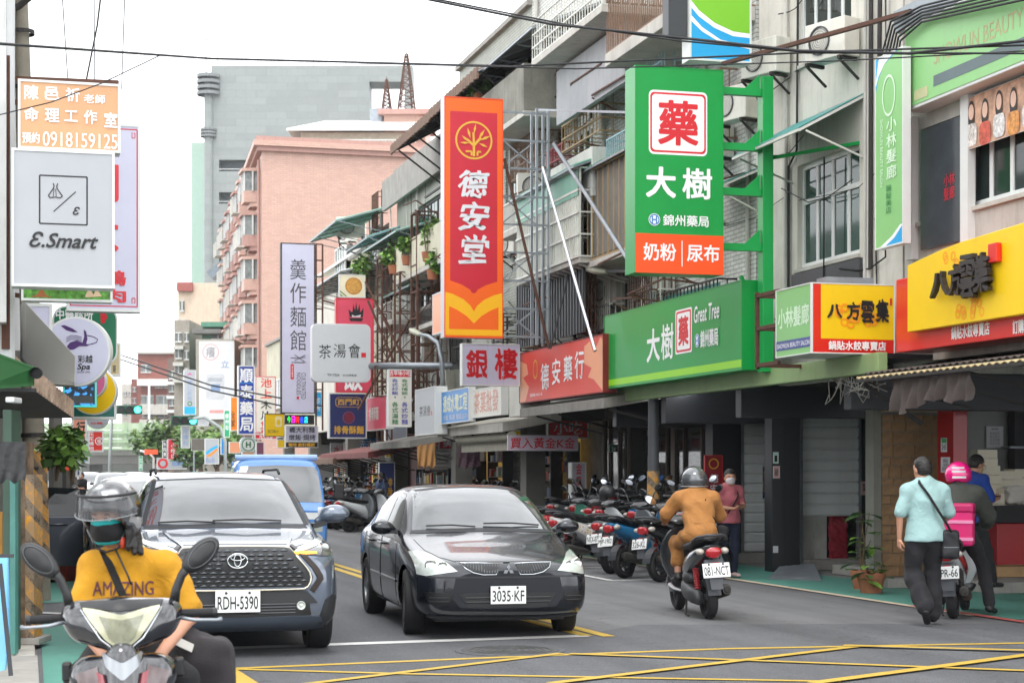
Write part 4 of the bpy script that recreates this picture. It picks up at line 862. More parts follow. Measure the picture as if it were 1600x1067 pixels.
def canopy(label,pa,pb,yt,X,d,m,th=.18,sl=.25,name='canopy'):
 y0,y1=YX(pb,X),YX(pa,X);z=ZX(pb,yt,X);T=thing(name,label,'canopy',(X,y0,z),0,'canopies over the arcade')
 b=MB();b.add([(X,y0,z-th),(X+d,y0,z-th+sl),(X+d,y0,z+sl),(X,y0,z),(X,y1,z-th),(X+d,y1,z-th+sl),(X+d,y1,z+sl),(X,y1,z)],[(0,1,2,3),(7,6,5,4),(0,4,5,1),(3,2,6,7),(0,3,7,4),(1,5,6,2)]);b.build('slab',m,T,bevel=.008)
 b=MB()
 for k in range(int((y1-y0)/1.5)+1):y=y0+.1+k*1.5;b.bar((X+.1,y,z-th),(X+d,y,z-th-.35),.035)
 stuff(b.build('support_bar',DKSTEEL,T));return T
canopy('weathered grey metal canopy with ribbed edge under the red pharmacy sign',812,943,622,9.75,1.5,mat('weathered_canopy_sheet','#8f8b84',.6,metal=.3,var=.25,vs=3,streak=.6))
canopy('pale concrete canopy under the blue and white signs',684,785,660,9.7,1.3,PCONC,.2);canopy('grey canopy with peeling edge left of the hanging cloth',578,640,688,9.6,1.4,CONC)
canopy('dull red canopy over the far scooters',500,575,706,9.5,1.4,mat('dull_red_sheet',(.22,.05,.045),.7,var=.3));canopy('rusty brown canopy far along the arcade',470,520,716,9.4,1.4,BSHEET)
b=MB();y0,y1=YX(808,10.0),YX(724,10.0);z=ZX(808,690,10.0);b.cyl((9.9,y0,z+.12),(9.9,y1,z+.12),.1);b.box((9.95,y0,z-.18),(9.98,y1,z+.1));tag(b.build('rolled_awning',mat('dirty_cream_canvas','#a9a596',.8,var=.15,streak=.3),None),'rolled cream canvas awning left of the gold banner','awning')
# signs, right side
RP_=mat('red_box_enamel','#d8231a',.3,var=.05,coat=.3)
def rack(T,pts,m,w=.04,name='support_frame'):
 for a,q in pts:b=MB();b.bar(a,q,w);b.build(name,m,T)
Yt=YX(862,9.6);P=plY(694,153,786,528,Yt)
T=SB('hanging_sign','tall red and orange hanging sign reading 德安堂 with a golden tree emblem',P,ORNG,[('p',[(.1,.06),(.9,.06),(.9,.78),(.72,.79),(.5,.815),(.28,.79),(.1,.78)],CRIM),('p',[(.1,.74),(.9,.74),(.9,.742),(.5,.815),(.1,.742)],CRIM),('p',[(0,.755),(.12,.765),(.3,.78),(.44,.80),(.5,.83),(.56,.80),(.7,.78),(.88,.765),(1,.755),(1,.9),(0,.9)],ORNG),('p',[(0,.81),(.15,.82),(.32,.84),(.44,.865),(.5,.89),(.56,.865),(.68,.84),(.85,.82),(1,.81),(1,.99),(0,.99)],YEL),('p',[(.08,.87),(.22,.885),(.38,.91),(.5,.94),(.62,.91),(.78,.885),(.92,.87),(.92,.965),(.08,.965)],ORNG),('c',.5,.178,P.w*.285,P.w*.315,GOLD),('v','德安堂',.24,.29,.76,.7,TXTS,{'bold':.03,'wob':.035,'shear':.12}),('l',[(.5,.245),(.5,.2),(.38,.175)],GOLD,.045),('l',[(.5,.2),(.62,.165)],GOLD,.045),('l',[(.5,.2),(.49,.145)],GOLD,.04),('l',[(.36,.225),(.46,.225),(.46,.242)],GOLD,.035),('l',[(.56,.242),(.56,.225),(.62,.225)],GOLD,.035),*[('p',[(x,y),(x+dx*.5-dy*.12,y+(dy*.5+dx*.10)*P.w/P.h*1.0),(x+dx,y+dy*P.w/P.h),(x+dx*.5+dy*.12,y+(dy*.5-dx*.14)*P.w/P.h)],GOLD)for x,y,dx,dy in((.42,.185,-.13,-.1),(.44,.17,-.05,-.17),(.5,.15,.03,-.16),(.58,.172,.1,-.16),(.6,.178,.18,-.08),(.58,.19,.15,.06),(.42,.19,-.16,.0))],],thick=.3,rim=.02,rimm=mat('orange_red_rim','#e8480c',.4),casing=WHITE)
X0=P.p(1,0).x;Xa,Xb=pX(842,Yt),pX(860,Yt)
z0,z1=P.o.z-P.h,P.o.z
for x,dy in((Xa,0),(Xb,0),(Xa,.35),(Xb,.35)):
 b=MB();b.bar((x,Yt+.15+dy,z0-.1),(x,Yt+.15+dy,z1-.1),.045);b.build('steel_post',STEEL,T)
for k in range(9):
 z=z0+.05+k*(z1-z0-.25)/8;b=MB();b.bar((X0 if z>z0 else Xa,Yt+.15,z),(Xb,Yt+.15,z),.035);b.build('cross_bar',STEEL,T)
 if k%2==0 and z<z1-.8 and z>z0:b=MB();b.bar((X0,Yt+.15,z),(Xa,Yt+.15,z+.55),.025);b.build('cross_brace',STEEL,T);b=MB();b.bar((X0,Yt+.15,z+.55),(Xa,Yt+.15,z),.025);b.build('cross_brace',STEEL,T)
b=MB();b.bar(atY(842,172,Yt+.1),atY(985,176,Yt-4),.04);b.build('steel_tube',STEEL,T)
for(a0,a1,b0,b1,m,r)in((848,262,930,548,mat('bright_steel_tube','#c9ccd2',.35,metal=.6),.028),(865,225,985,412,STEEL,.035),(788,248,858,545,RUST,.03),(893,410,860,545,BLACK,.018)):
 b=MB();b.cyl(atY(a0,a1,Yt+.05),atX(b0,b1,9.55),r,n=8);tag(b.build('brace_pole',m,None),{262:'bright silver diagonal brace pole crossing the white balcony box',225:'dull grey diagonal pole reaching to the tall green sign',248:'rusty brown diagonal pole just right of the tall red sign',410:'thin black rod leaning beside the silver brace pole'}[a1],'pole')
Yg=23.3;P=plY(992,106,1130,428,Yg);s=P.w
T=SB('hanging_sign','tall green pharmacy sign reading 藥 大樹 錦州藥局 with an orange strip 奶粉 尿布',P,GRN,[('r',.155,.115,.815,.425,TXTW,.07),('r',.17,.125,.80,.415,RED,.06),('r',.19,.135,.78,.405,TXTW,.05),('t','藥',.255,.16,.715,.38,RED,{'bold':.032}),('t','大',.12,.485,.46,.635,TXTW,{'bold':.04}),('t','樹',.53,.485,.87,.635,TXTW,{'bold':.028}),('c',.215,.742,0,s*.065,TXTW),('c',.215,.742,s*.045,s*.058,BLUE),('t','H',.185,.725,.245,.76,BLUE,{'bold':.03}),('t','錦州藥局',.31,.715,.83,.77,TXTW,{'bold':.02}),('r',0,.81,1,1,mat('orange_strip_print','#f4500c',.4,var=.03)),('t','奶粉',.09,.855,.46,.94,TXTW,{'bold':.025}),('r',.52,.84,.53,.965,TXTW),('t','尿布',.58,.855,.95,.94,TXTW,{'bold':.025})],thick=.42,rim=.012,casing=GRN,rimm=GRN)
GST=mat('green_steel','#0f9a48',.35,var=.06,spec=.5)
xs=pX(1196,Yg+.25)
b=MB();za,zb=atY(1196,580,Yg).z,atY(1196,115,Yg).z;b.box((xs-.08,Yg+.15,za),(xs+.08,Yg+.35,zb));b.build('steel_column',GST,T,bevel=.006)
for py in(138,225,296,383):
 z=atY(1160,py,Yg).z;b=MB();b.box((P.p(1,0).x-.05,Yg+.2,z-.05),(xs-.083,Yg+.3,z+.05));B=b.build('steel_arm',GST,T);b=MB()
 b.add([(xs-.09,Yg+.24,z+.05),(xs-.32,Yg+.24,z+.05),(xs-.09,Yg+.24,z+.26),(xs-.09,Yg+.26,z+.05),(xs-.32,Yg+.26,z+.05),(xs-.09,Yg+.26,z+.26)],[(0,1,2),(5,4,3),(0,3,4,1),(1,4,5,2),(2,5,3,0)]);b.build('gusset',GST,B)
b=MB();b.bar((xs,Yg+.2,atY(1150,560,Yg).z),(xs-.1,Yg+.9,atY(1150,420,Yg).z),.05);b.build('steel_brace',GST,T)
b=MB();p=atY(1207,247,Yg+.3);b.bar(p,(atY(1365,246,22).x,22,p.z),.045);b.build('tie_rod',GST,T)
P=plY(1077,-40,1174,97,24.3);T=SB('hanging_sign','square sign with lime green field and blue waves above the tall green pharmacy sign',P,CYANB,[('p',[(0,0),(1,0),(1,.71),(.7,.7),(.4,.62),(.15,.5),(0,.38)],TXTW),('p',[(0,0),(1,0),(1,.66),(.7,.645),(.4,.56),(.15,.43),(0,.3)],mat('apple_green_print','#7bc02a',.4,var=.03)),('p',[(0,.47),(.2,.62),(.5,.75),(1,.81),(1,.84),(.5,.785),(.2,.67),(0,.54)],TXTW)],thick=.3,rim=.03)
b=MB();b.box((P.p(0,0).x-.3,24.35,P.o.z-P.h+.35),(P.p(0,0).x-.02,24.6,P.o.z));b.build('speaker_column',DKGREY,T)
b=MB();b.bar(atY(1130,100,24.3),(atX(1425,18,10.6)),.07,.05);b.build('rusty_beam',RUST,T)
P=plX(945,1160,437,578,9.85);T=thing('box_sign','long green box sign along the street reading 大樹 藥 Great Tree 錦州藥局','sign',P.p(.5,1))
b=MB();b.box((9.86,P.o.y-P.w,P.o.z-P.h),(10.3,P.o.y,P.o.z));b.build('casing',GRN,T,bevel=.006)
SB('','',P,GRN,[('r',0,.88,1,.965,LIME),('t','大',.355,.32,.455,.74,TXTW,{'bold':.03}),('t','樹',.465,.3,.555,.74,TXTW,{'bold':.02}),('r',.57,.165,.685,.70,TXTW,.04),('r',.576,.185,.679,.68,RED,.035),('r',.584,.21,.671,.655,TXTW,.03),('t','藥',.592,.25,.663,.61,RED,{'bold':.04}),('t','Great Tree',.70,.17,.865,.37,TXTW,{'bold':.02,'shear':.15}),('c',.722,.58,0,.1,TXTW),('c',.722,.58,.07,.09,BLUE),('t','H',.712,.54,.732,.62,BLUE),('t','錦州藥局',.745,.47,.86,.68,TXTW,{'bold':.025})],thick=.02,rim=.01,parent=T,rimm=GRN,casing=GRN)
for k in range(5):y=P.o.y-P.w+.3+k*1.4;b=MB();b.box((10.0,y,3.095),(10.04,y+.04,P.o.z-P.h));b.build('hanger_post',RUST,T)
P=plX(812,943,521,613,9.75)
T=SB('shop_sign','orange red shop sign along the street reading 德安藥行 with pale tree shapes',P,CORAL,[('p',[(0,.15),(.1,.25),(.12,.45),(.05,.5),(.13,.7),(.08,.98),(0,.98)],PEACH),('p',[(.8,.15),(.86,.08),(.9,.3),(.97,.05),(1,.1),(1,.98),(.9,.75),(.84,.7),(.88,.55),(.8,.45)],PEACH),('c',.215,.38,.13,.16,GOLD,1.2),('t','德',.29,.3,.39,.8,TXTW,{'wob':.03,'bold':.02}),('t','安',.43,.26,.53,.74,TXTW,{'wob':.03,'bold':.02}),('t','藥',.57,.24,.67,.72,TXTW,{'wob':.03,'bold':.02}),('t','行',.7,.2,.8,.7,TXTW,{'wob':.03,'bold':.02}),('t','營業時間 09:00-21:30',.15,.84,.31,.9,TXTW,{'bold':0})],thick=.25,rim=.02,casing=mat('dark_red_casing','#7d1d1a',.5))
P=plY(722,537,812,603,YX(812,9.7));DRED=mat('brush_red_print','#c9141f',.4)
T=SB('shop_sign','white board with big red brush characters 銀樓 beside the orange red sign',P,LILAC,[('t','銀',.07,.14,.45,.84,DRED,{'bold':.03,'wob':.025}),('t','樓',.56,.10,.96,.84,DRED,{'bold':.03,'wob':.025}),('r',.43,.02,.436,.98,mat('seam_grey','#b7b7be',.5)),('r',.71,.02,.716,.98,MATS['seam_grey'])],thick=.2,rim=.02,rnd=0)
P=plX(737,784,601,648,9.6);SB('shop_sign','faded cream board with washed out red characters under the 銀樓 board',P,WARMW,[('t','茶葉批發',.1,.1,.9,.85,mat('faded_red_print','#d39a8c',.5),{'bold':.02,'wob':.02})],thick=.15,rim=.02)
b=MB();b.box((9.75,P.o.y-P.w-.9,P.o.z-P.h-.05),(10.4,P.o.y-P.w-.02,P.o.z));tag(b.build('sign_back_box',WARMW,None,bevel=.01),'plain cream box between the faded board and the orange red sign','box')
P=plX(690,733,604,658,9.5);SB('shop_sign','blue board along the street with faded white characters for plumbing work',P,BLUE,[('t','通成水電工程',.06,.14,.94,.66,mat('pale_yellow_print','#dfe0c0',.5),{'bold':.03,'wob':.02}),('t','冷氣 馬達 電話2571',.06,.74,.94,.9,WHITE,{'bold':.0})],thick=.15,rim=.02)
P=plX(649,680,603,678,9.35);SB('shop_sign','plain light grey board with thin brush characters beside the blue board',P,GREYF,[('t','茶湯會',.22,.38,.78,.6,BLK,{'bold':0,'wob':.02}),('r',.8,.5,.86,.6,RED)],thick=.3,rim=.02)
P=plX(574,604,616,670,9.2);SB('shop_sign','weathered rose board with pale characters right of the navy sign',P,PINKR,[('t','排骨酥麵',.1,.3,.6,.7,WARMW,{'bold':.03})],thick=.2,rim=.02)
P=plY(607,577,643,667,45.2);DG=mat('deep_green_print','#1c7a3c',.5)
SB('hanging_sign','narrow white menu sign with green and blue characters under a small red header',P,WARMW,[('r',0,0,1,.13,RED),('t','古早味小吃',.05,.02,.95,.11,TXTW),('v','各式燴飯·',.56,.16,.84,.52,DG),('v','各式炒麵',.56,.56,.84,.96,VIOL),('v','各式炒飯·',.14,.16,.42,.52,VIOL),('v','各式湯麵',.14,.56,.42,.96,DG)],thick=.25,rim=.03)
P=plY(602,628,636,690,52);SB('hanging_sign','pale bluish board half hidden behind the white menu sign',P,mat('pale_blue_face','#b9c8d6',.5,streak=.2),thick=.2)
P=plY(514,614,573,685,48.5)
SB('hanging_sign','navy blue square sign reading 西門町 and 排骨酥麵 in gold with a round red emblem',P,NAVY,[('r',.17,.09,.86,.31,GOLD,.1),('r',.185,.1,.845,.3,NAVY,.09),('t','西門町',.23,.13,.81,.265,GOLD,{'bold':.03,'wob':.02}),('c',.52,.54,P.w*.14,P.w*.155,mat('emblem_red','#b54a5a',.4)),('c',.52,.54,0,P.w*.115,mat('emblem_dark_red','#7d1f35',.4)),('t','排骨酥麵',.13,.72,.92,.9,GOLD,{'bold':.03})],thick=.3,rim=.03)
P=plY(487,506,579,597,47)
SB('hanging_sign','rounded pale grey square sign with brush characters 茶湯會',P,mat('tea_sign_white','#c9ccce',.45,var=.03),[('t','茶',.12,.36,.33,.6,BLK,{'bold':.0,'wob':.02}),('t','湯',.37,.35,.58,.58,BLK,{'bold':.0,'wob':.02}),('t','會',.62,.34,.83,.58,BLK,{'bold':.0,'wob':.02}),('r',.84,.49,.92,.57,RED),('t','TP-TEA',.26,.86,.47,.9,BLK,{'bold':0}),('t','台北總事處',.53,.86,.76,.9,BLK,{'bold':0})],thick=.25,rim=.03,rnd=.15,casing=WHITE)
P=plY(525,466,584,613,49.8)
SB('hanging_sign','rose red sign with a black crown emblem and white characters behind the tea sign',P,PINKR,[('p',[(.36,.2),(.33,.12),(.43,.15),(.46,.06),(.5,.13),(.53,.04),(.57,.13),(.62,.06),(.64,.15),(.73,.1),(.71,.2)],BLK),('p',[(.34,.21),(.72,.21),(.68,.245),(.38,.245)],BLK),('p',[(.42,.175),(.5,.19),(.66,.175),(.64,.2),(.42,.2)],WHITE),('t','鍋\n飯',.2,.32,.7,.985,TXTW,{'bold':.03})],thick=.25,rim=.03,casing=RED)
P=plY(530,429,571,465,52.5);SB('hanging_sign','small cream sign with a golden round cake picture above the crown sign',P,mat('cream_face','#ece4c4',.5),[('c',.55,.5,0,P.w*.3,mat('cake_print','#d9a24c',.5,var=.3,vs=12)),('c',.55,.5,P.w*.28,P.w*.32,mat('cake_edge','#b97a2a',.5)),('l',[(.0,.7),(.3,.98)],DG,.03),('l',[(.0,.85),(.15,.98)],DG,.03)],thick=.15)
Yn=54;P=plY(439,380,492,646,Yn)
T=SB('hanging_sign','tall narrow white sign reading 羹作麵館 CULTIVATED NOODLES on a ladder like frame',P,LILAC,[('v','羹作麵館',.27,.085,.74,.64,DKGREY,{'bold':.0}),('t','CULTIVATED',.73-.13,.76,.73,.915,DKGREY,{'bold':0,'rot':-PI/2}),('t','NOODLES',.46,.76,.58,.89,DKGREY,{'bold':0,'rot':-PI/2}),('r',.28,.71,.38,.8,RED,.04),('v','湯好麵香',.31,.72,.355,.79,TXTW,{'bold':0}),('l',[(.28,.675),(.72,.67)],DKGREY,.02),('l',[(.4,.655),(.72,.70)],DKGREY,.02),('l',[(.4,.69),(.72,.655)],DKGREY,.02),('l',[(.3,.7),(.68,.7)],DKGREY,.02),('r',.46,.9,.53,.915,RED)],thick=.25,rim=.03,casing=DKSTEEL)
xa,xb=P.p(1,0).x+.05,P.p(1,0).x+.25
for x in(xa,xb):b=MB();b.bar((x,Yn+.1,P.o.z-P.h-.5),(x,Yn+.1,P.o.z),.05);b.build('frame_rail',RUST,T)
for k in range(11):z=P.o.z-P.h*k/10.5;b=MB();b.bar((xa,Yn+.1,z),(xb,Yn+.1,z),.04);b.build('rung',RUST,T)
b=MB();b.bar((xb,Yn+.1,6.8),(10.9,Yn+.5,6.3),.05);b.build('tie_bar',RUST,T)
P=plY(491,612,503,651,60);SB('hanging_sign','narrow bright blue sign peeking out right of the tall noodle house sign',P,CYANB,[('v','診所',.2,.2,.8,.8,TXTW)],thick=.2)
P=plY(446,665,497,690,52);T=SB('shop_sign','white board reading 義大利麵 燉飯 焗烤 over a black strip with yellow writing',P,LILAC,[('t','義大利麵',.12,.08,.9,.44,BLK,{'bold':.02}),('t','燉飯·焗烤',.1,.54,.92,.92,BLK,{'bold':.02})],thick=.2)
P2=plY(446,690.5,497,699,52);SB('','',P2,BLACK,[('t','咖啡·飲料暢飲',.1,.15,.9,.85,YEL,{'bold':.02})],thick=.2,parent=T,rim=.01)
P=plY(445,648,491,663,51.5);ledc=[mat('led_%s'%n,c,.5,var=0,emit=c,es=1.2)for n,c in(('red','#ff2018'),('green','#28ff50'),('blue','#2850ff'),('magenta','#ff28e0'),('cyan','#28e0ff'))]
SB('led_sign','black light board with glowing multicoloured characters above the pasta board',P,BLACK,[('t',ch,.08+i*.145,.15,.2+i*.145,.85,ledc[(i*2+1)%5],{'bold':.02})for i,ch in enumerate('今日特色店')],thick=.15,casing=BLACK)
P=plY(413,646,445,682,58);SB('shop_sign','square yellow sign with a pale bag emblem left of the pasta board',P,YELB,[('r',.52,.12,.86,.58,mat('pale_cream','#f4e6b0',.5),.06),('r',.6,.25,.78,.5,YELB,.06),('t','甘口味小',.15,.7,.7,.85,DKGREY,{'bold':0})],thick=.25,rimm=BLACK,rim=.02)
P=plY(433,686,450,700,60);SB('shop_sign','small plain yellow board below the pasta board',P,YELB,thick=.1)
P=plY(372,571,398,679,66);SB('hanging_sign','tall navy blue sign reading 順泰藥局 in white brush characters',P,DBLUE,[('v','順泰藥局',.1,.03,.9,.97,TXTW,{'bold':.03,'wob':.02}),('r',0,.25,1,.257,CYANB)],thick=.3,rim=.04,casing=WHITE)
P=plY(375,683,401,706,67);T=SB('hanging_sign','round white pharmacy emblem with a green H below the navy blue sign',P,mat('pale_teal','#bfe0dc',.5),[('c',.5,.5,0,P.w*.42,TXTW),('c',.5,.5,P.w*.34,P.w*.4,DG),('t','H',.35,.3,.65,.7,DG,{'bold':.05})],thick=.2,rnd=.2)
P=plY(399,588,431,676,72);SB('hanging_sign','tall faded cream sign with red and black brush characters 池上木片',P,WARMW,[('v','池上',.25,.02,.8,.4,CORAL,{'bold':.03,'wob':.02}),('v','木片',.25,.42,.8,.78,BLK,{'bold':.02,'wob':.02}),('v','便當',.25,.78,.8,1.0,RED,{'bold':.02})],thick=.25,rimm=PINKR,rim=.03)
P=plY(398,678,433,686,71);SB('shop_sign','thin dark red board under the cream sign',P,CRIM,[('t','池上便當',.2,.2,.8,.8,TXTW)],thick=.1)
P=plY(360,620,372,673,78);SB('hanging_sign','narrow orange sign left of the navy blue sign',P,mat('bright_orange_face','#f58a1e',.5),[('v','全家',.1,.4,.6,.9,BLK)],thick=.2)
P=plY(358,690,376,708,78);SB('hanging_sign','small salmon board left of the round pharmacy emblem',P,PEACH,thick=.2)
P=plY(400,690,413,712,66);SB('hanging_sign','small plum coloured board right of the round pharmacy emblem',P,mat('plum','#7a4a60',.5),thick=.2)
P=plY(378,705,398,714,69);SB('hanging_sign','small orange board under the round pharmacy emblem',P,FADO,thick=.2)
Yq=20.6;P=plY(1268,443,1398,553,Yq);xq=P.o.x
T=thing('box_sign','corner box sign with a yellow face 八方雲集 and a pale green side face 小林髮廊','sign',(xq,Yq,P.o.z-P.h))
yb2=YX(1213,xq);b=MB();b.box((xq+.01,Yq+.01,P.o.z-P.h),(xq+P.w,yb2,P.o.z));b.build('casing',ALU,T,bevel=.006)
OB=mat('orange_cloud_print','#f59a12',.5,var=.05)
SB('','',P,RP_,[('r',.11,.02,.99,.79,YELB),*[('c',.32+.07*(i%7),.45+.1*((i*3)%4-1.5)*(1-abs(i%7-3)*.15),.03,.055,OB)for i in range(14)],('t','八',.18,.30,.36,.50,BLK,{'bold':.04,'wob':.03}),('t','方',.41,.27,.57,.52,BLK,{'bold':.035,'wob':.03}),('t','雲',.58,.24,.74,.56,BLK,{'bold':.035,'wob':.03}),('t','集',.76,.22,.92,.55,BLK,{'bold':.035,'wob':.03}),('r',.93,.2,.955,.3,RED),('t','鍋貼水餃專賣店',.19,.82,.88,.95,TXTW,{'bold':.03})],thick=.01,rim=.015,parent=T)
P=Pl((xq,yb2,P.o.z),(0,-1,0),(0,0,1),yb2-Yq,P.h)
SB('','',P,PGRN,[('t','小林髮廊',.06,.28,.94,.58,mat('pale_mint_print','#d6f0d0',.5),{'bold':.03}),('r',0,.76,1,.9,mat('slate_band','#4a5590',.5)),('t','SHOWLIN BEAUTY SALON',.04,.80,.96,.87,TXTW)],thick=.01,rim=.015,parent=T)
for z in(P.o.z,P.o.z-P.h*.5,P.o.z-P.h-.05):
 b=MB();b.bar((xq+.05,yb2+.02,z),(xq+.05,yb2+.75,z),.05);b.build('rack_bar',RUST,T);b=MB();b.bar((xq+.05,yb2+.75,z),(10.8,yb2+.75,z),.05);b.build('rack_bar',RUST,T)
b=MB();b.bar((xq+.05,yb2+.75,P.o.z-P.h-.1),(xq+.05,yb2+.75,P.o.z+.05),.05);b.build('rack_post',RUST,T)
b=MB();b.box((xq+.3,Yq+.2,P.o.z+.03),(xq+.95,Yq+.5,P.o.z+.1));b.build('floodlight',STEEL,T)
XB=10.25;yN=13.0;yF=YX(1400,XB);zt,zb2=ZX(1425,432,XB),ZX(1425,548,XB)
T=thing('fascia_sign','large yellow fascia sign with raised black characters 八方雲集 on a red box reading 鍋貼水餃專賣店','sign',(XB,17,zb2))
b=MB();b.box((XB,yN,zb2),(XB+.5,yF,zt));b.build('red_box',RP_,T,bevel=.01)
yl=YX(1418,XB-.12);zl,zh,zbt=ZX(1418,415,XB-.12),ZX(1505,377,XB-.12),ZX(1418,519,XB-.12);yp=YX(1505,XB-.12)
b=MB();pr=[(yl,zbt),(yl,zl),(yp+.5,zl+(zh-zl)*.72),(yp,zh),(15.5,zh+.08),(yN,zh+.05),(yN,zbt)]
b.poly([(XB-.003,y,z)for y,z in pr][::-1],(-1,0,0),.12);b.build('yellow_panel',YELB,T,bevel=.008)
Pf=Pl((XB-.125,yl,zh),(0,-1,0),(0,0,1),yl-yN,zh-zbt)
def onF(pxa,pxb,ya_,yb_,X):y0,y1=YX(pxb,X),YX(pxa,X);return(y0+y1)/2,y1-y0,ZX((pxa+pxb)/2,(ya_+yb_)/2,X),ZX((pxa+pxb)/2,ya_,X)-ZX((pxa+pxb)/2,yb_,X)
for ch,a0,a1,t0,t1 in(('八',1456,1484,424,464),('方',1484,1504,414,462),('雲',1502,1526,398,466),('集',1524,1548,396,458)):
 y,w,z,h=onF(a0,a1,t0,t1,XB-.2);lettering(ch,(XB-.17,y,z),(0,-1,0),(0,0,1),w,h,mat('charcoal_letter','#2a2422',.4),T,bold=.025,ext=.06,name='raised_character',wob=.03)
y,w,z,h=onF(1543,1556,380,410,XB-.2);b=MB();b.box((XB-.2,y-w/2,z-h/2),(XB-.13,y+w/2,z+h/2));b.build('red_seal',RP_,T,bevel=.01)
q=random.Random(2)
for i in range(26):
 px,py=q.uniform(1474,1536),q.uniform(398,492);Y_=YX(px,XB-.13);z=ZX(px,py,XB-.13);b=MB();b.lathe([(.035,0),(.055,0)],(XB-.1235-.0003*i,Y_,z),(-1,0,0),16);b.build('cloud_ring',OB,T)
y,w,z,h=onF(1487,1547,501,527,XB);lettering('鍋貼水餃專賣店',(XB-.006,y,z-.02),(0,-1,0),(0,0,1),w,.15,TXTW,T,bold=.03)
y,w,z,h=onF(1583,1640,495,520,XB);lettering('訂購專線 2567',(XB-.006,y,z),(0,-1,0),(0,0,1),w,.15,TXTW,T,bold=.03)
XC=9.95;y0,y1=13,YX(1338,XC);zc1=ZX(1338,592,XC)
T=thing('corrugated_canopy','old corrugated canopy with pale ragged edge over the dumpling shop front','canopy',(XC,17,zc1))
awningX(T,XC,XC+1.6,y0,y1,zc1,zc1+.18,mat('pale_worn_sheet','#c5b48a',.7,var=.25,streak=.5),DKSTEEL,name='corrugated_sheet');awningX(T,XC+.12,XC+1.6,y0,y1,zc1+.06,zc1+.24,mat('dark_worn_sheet',(.09,.07,.06),.8,var=.3),DKSTEEL,name='corrugated_sheet',brac=False)
b=MB();b.bar((XC+.1,y1,zc1-.06),(10.85,y1,zc1-.55),.05);b.build('strut',DKSTEEL,T)
ya_,yb_=YX(1515,XC+.05),YX(1388,XC+.05);b=MB();n=60;rings=[]
for j in range(7):
 r=[]
 for i in range(n+1):
  t=i/n;y=yb_+(ya_-yb_)*t;dz=(.07+.33*(1-.35*t+.12*sin_(t*9)))*j/6;r.append((XC+.08+.028*sin_(t*55+j*.6)*(.3+j/6)+.02*sin_(t*23+j),y,zc1-.03-dz+.02*sin_(t*31)))
 rings.append(r)
b.loft(rings,cap=False,closed=False);o=b.build('cloth_valance',mat('dark_brown_tarpaulin',(.085,.065,.058),.75,var=.25,bump=.3),None,smooth=True);tag(o,'gathered dark brown tarpaulin hanging under the corrugated canopy edge','cloth')
q=random.Random(12);b=MB()
for i in range(26):
 p=atX(q.uniform(1300,1385),q.uniform(560,600),10.2);e=atX(q.uniform(1290,1390),q.uniform(570,625),10.3);m=p.lerp(e,.5)+VV((q.uniform(-.1,.1),q.uniform(-.3,.3),q.uniform(-.35,.05)));b.tube([p,p.lerp(m,.6)+VV((0,0,-.05)),m,e.lerp(m,.5),e],.006,4)
stuff(tag(b.build('cable_tangle',mat('pale_grey_cable','#a7a49b',.5),None,smooth=True),'tangle of thin loose cables under the corner box sign','cables'))
HA=houseP('corner house with a dark recessed salon window under a wide light green fascia',12,20.9,12.5,PCONC,[(1436,1500,180,330),(1508,1640,150,290)],base=3.0)
XA=10.6;P=plX(1414,1680,30,130,XA)
yf=YX(1414,XA);zb3=ZX(1414,176,XA);z3=zb3+1.05;T=thing('fascia_sign','wide light green salon fascia with faded lettering and a slate band','sign',(XA,17,zb3))
b=MB();b.box((XA,12.5,zb3),(XF-.005,yf,z3));b.build('casing',ALU,T,bevel=.01)
b=MB();b.box((XA-.01,12.52,zb3+.04),(XA-.002,yf-.03,z3-.04));b.build('face_panel',PGRN,T)
b=MB();b.box((XA+.0,12.5,z3+.003),(XF,yf+.3,z3+.28));b.build('ledge',STEEL,T)
ya_,yb_=YX(1600,XA),YX(1460,XA);zq=ZX(1460,136,XA)
b=MB();b.box((XA-.014,12.6,zq),(XA-.0105,yb_,zq+.13));b.build('grey_band',mat('slate_band2','#5b6b6e',.5),T)
b=MB();b.box((XA-.014,YX(1451,XA),ZX(1451,150,XA)),(XA-.0105,YX(1430,XA),ZX(1451,134,XA)));b.build('faded_patch',mat('faded_pink','#b9b98c',.6),T)
lettering('SHOWLIN BEAUTY SALON',(XA-.0125,(YX(1665,XA)+yb_)/2,zq+.36),(0,-1,0),(0,0,1),yb_-YX(1665,XA),.2,mat('faded_brown_print','#b3a77c',.6),T,bold=.0)
P=plX(1368,1412,72,380,10.45);SB('hanging_sign','tall pale green salon sign with white characters 小林髮廊 and blue swooshes at its ends',P,PGRN,[('p',[(0,0),(.9,0),(.3,.05),(.1,.12),(0,.2)],CYANB),('p',[(.15,0),(.75,0),(.35,.045),(.12,.1),(.0,.16)],TXTW),('p',[(1,1),(.1,1),(.6,.965),(.9,.92),(1,.86)],CYANB),('p',[(1,.9),(.7,.96),(.3,1),(.1,1),(.6,.95),(.9,.9)],TXTW),('c',.5,.22,P.w*.2,P.w*.23,MATS['pale_mint_print'],1.5),('v','小林髮廊',.42,.33,.78,.66,MATS['pale_mint_print'],{'bold':.02}),('t','SHOWLIN BEAUTY SALON',.2,.33,.3,.68,MATS['pale_mint_print'],{'bold':0,'rot':-PI/2}),('v','醫髮美店',.4,.68,.6,.83,DG,{'bold':.0})],thick=.1,rim=.02)
P=plX(1508,1680,92,180,10.8);T=SB('window_poster','faded window poster of women in bright tops in the salon window',plX(1508,1680,88,178,10.82),mat('poster_peach_ground','#d8a98c',.5,var=.5,vs=5),(),thick=.01,rim=.004,cat='poster')
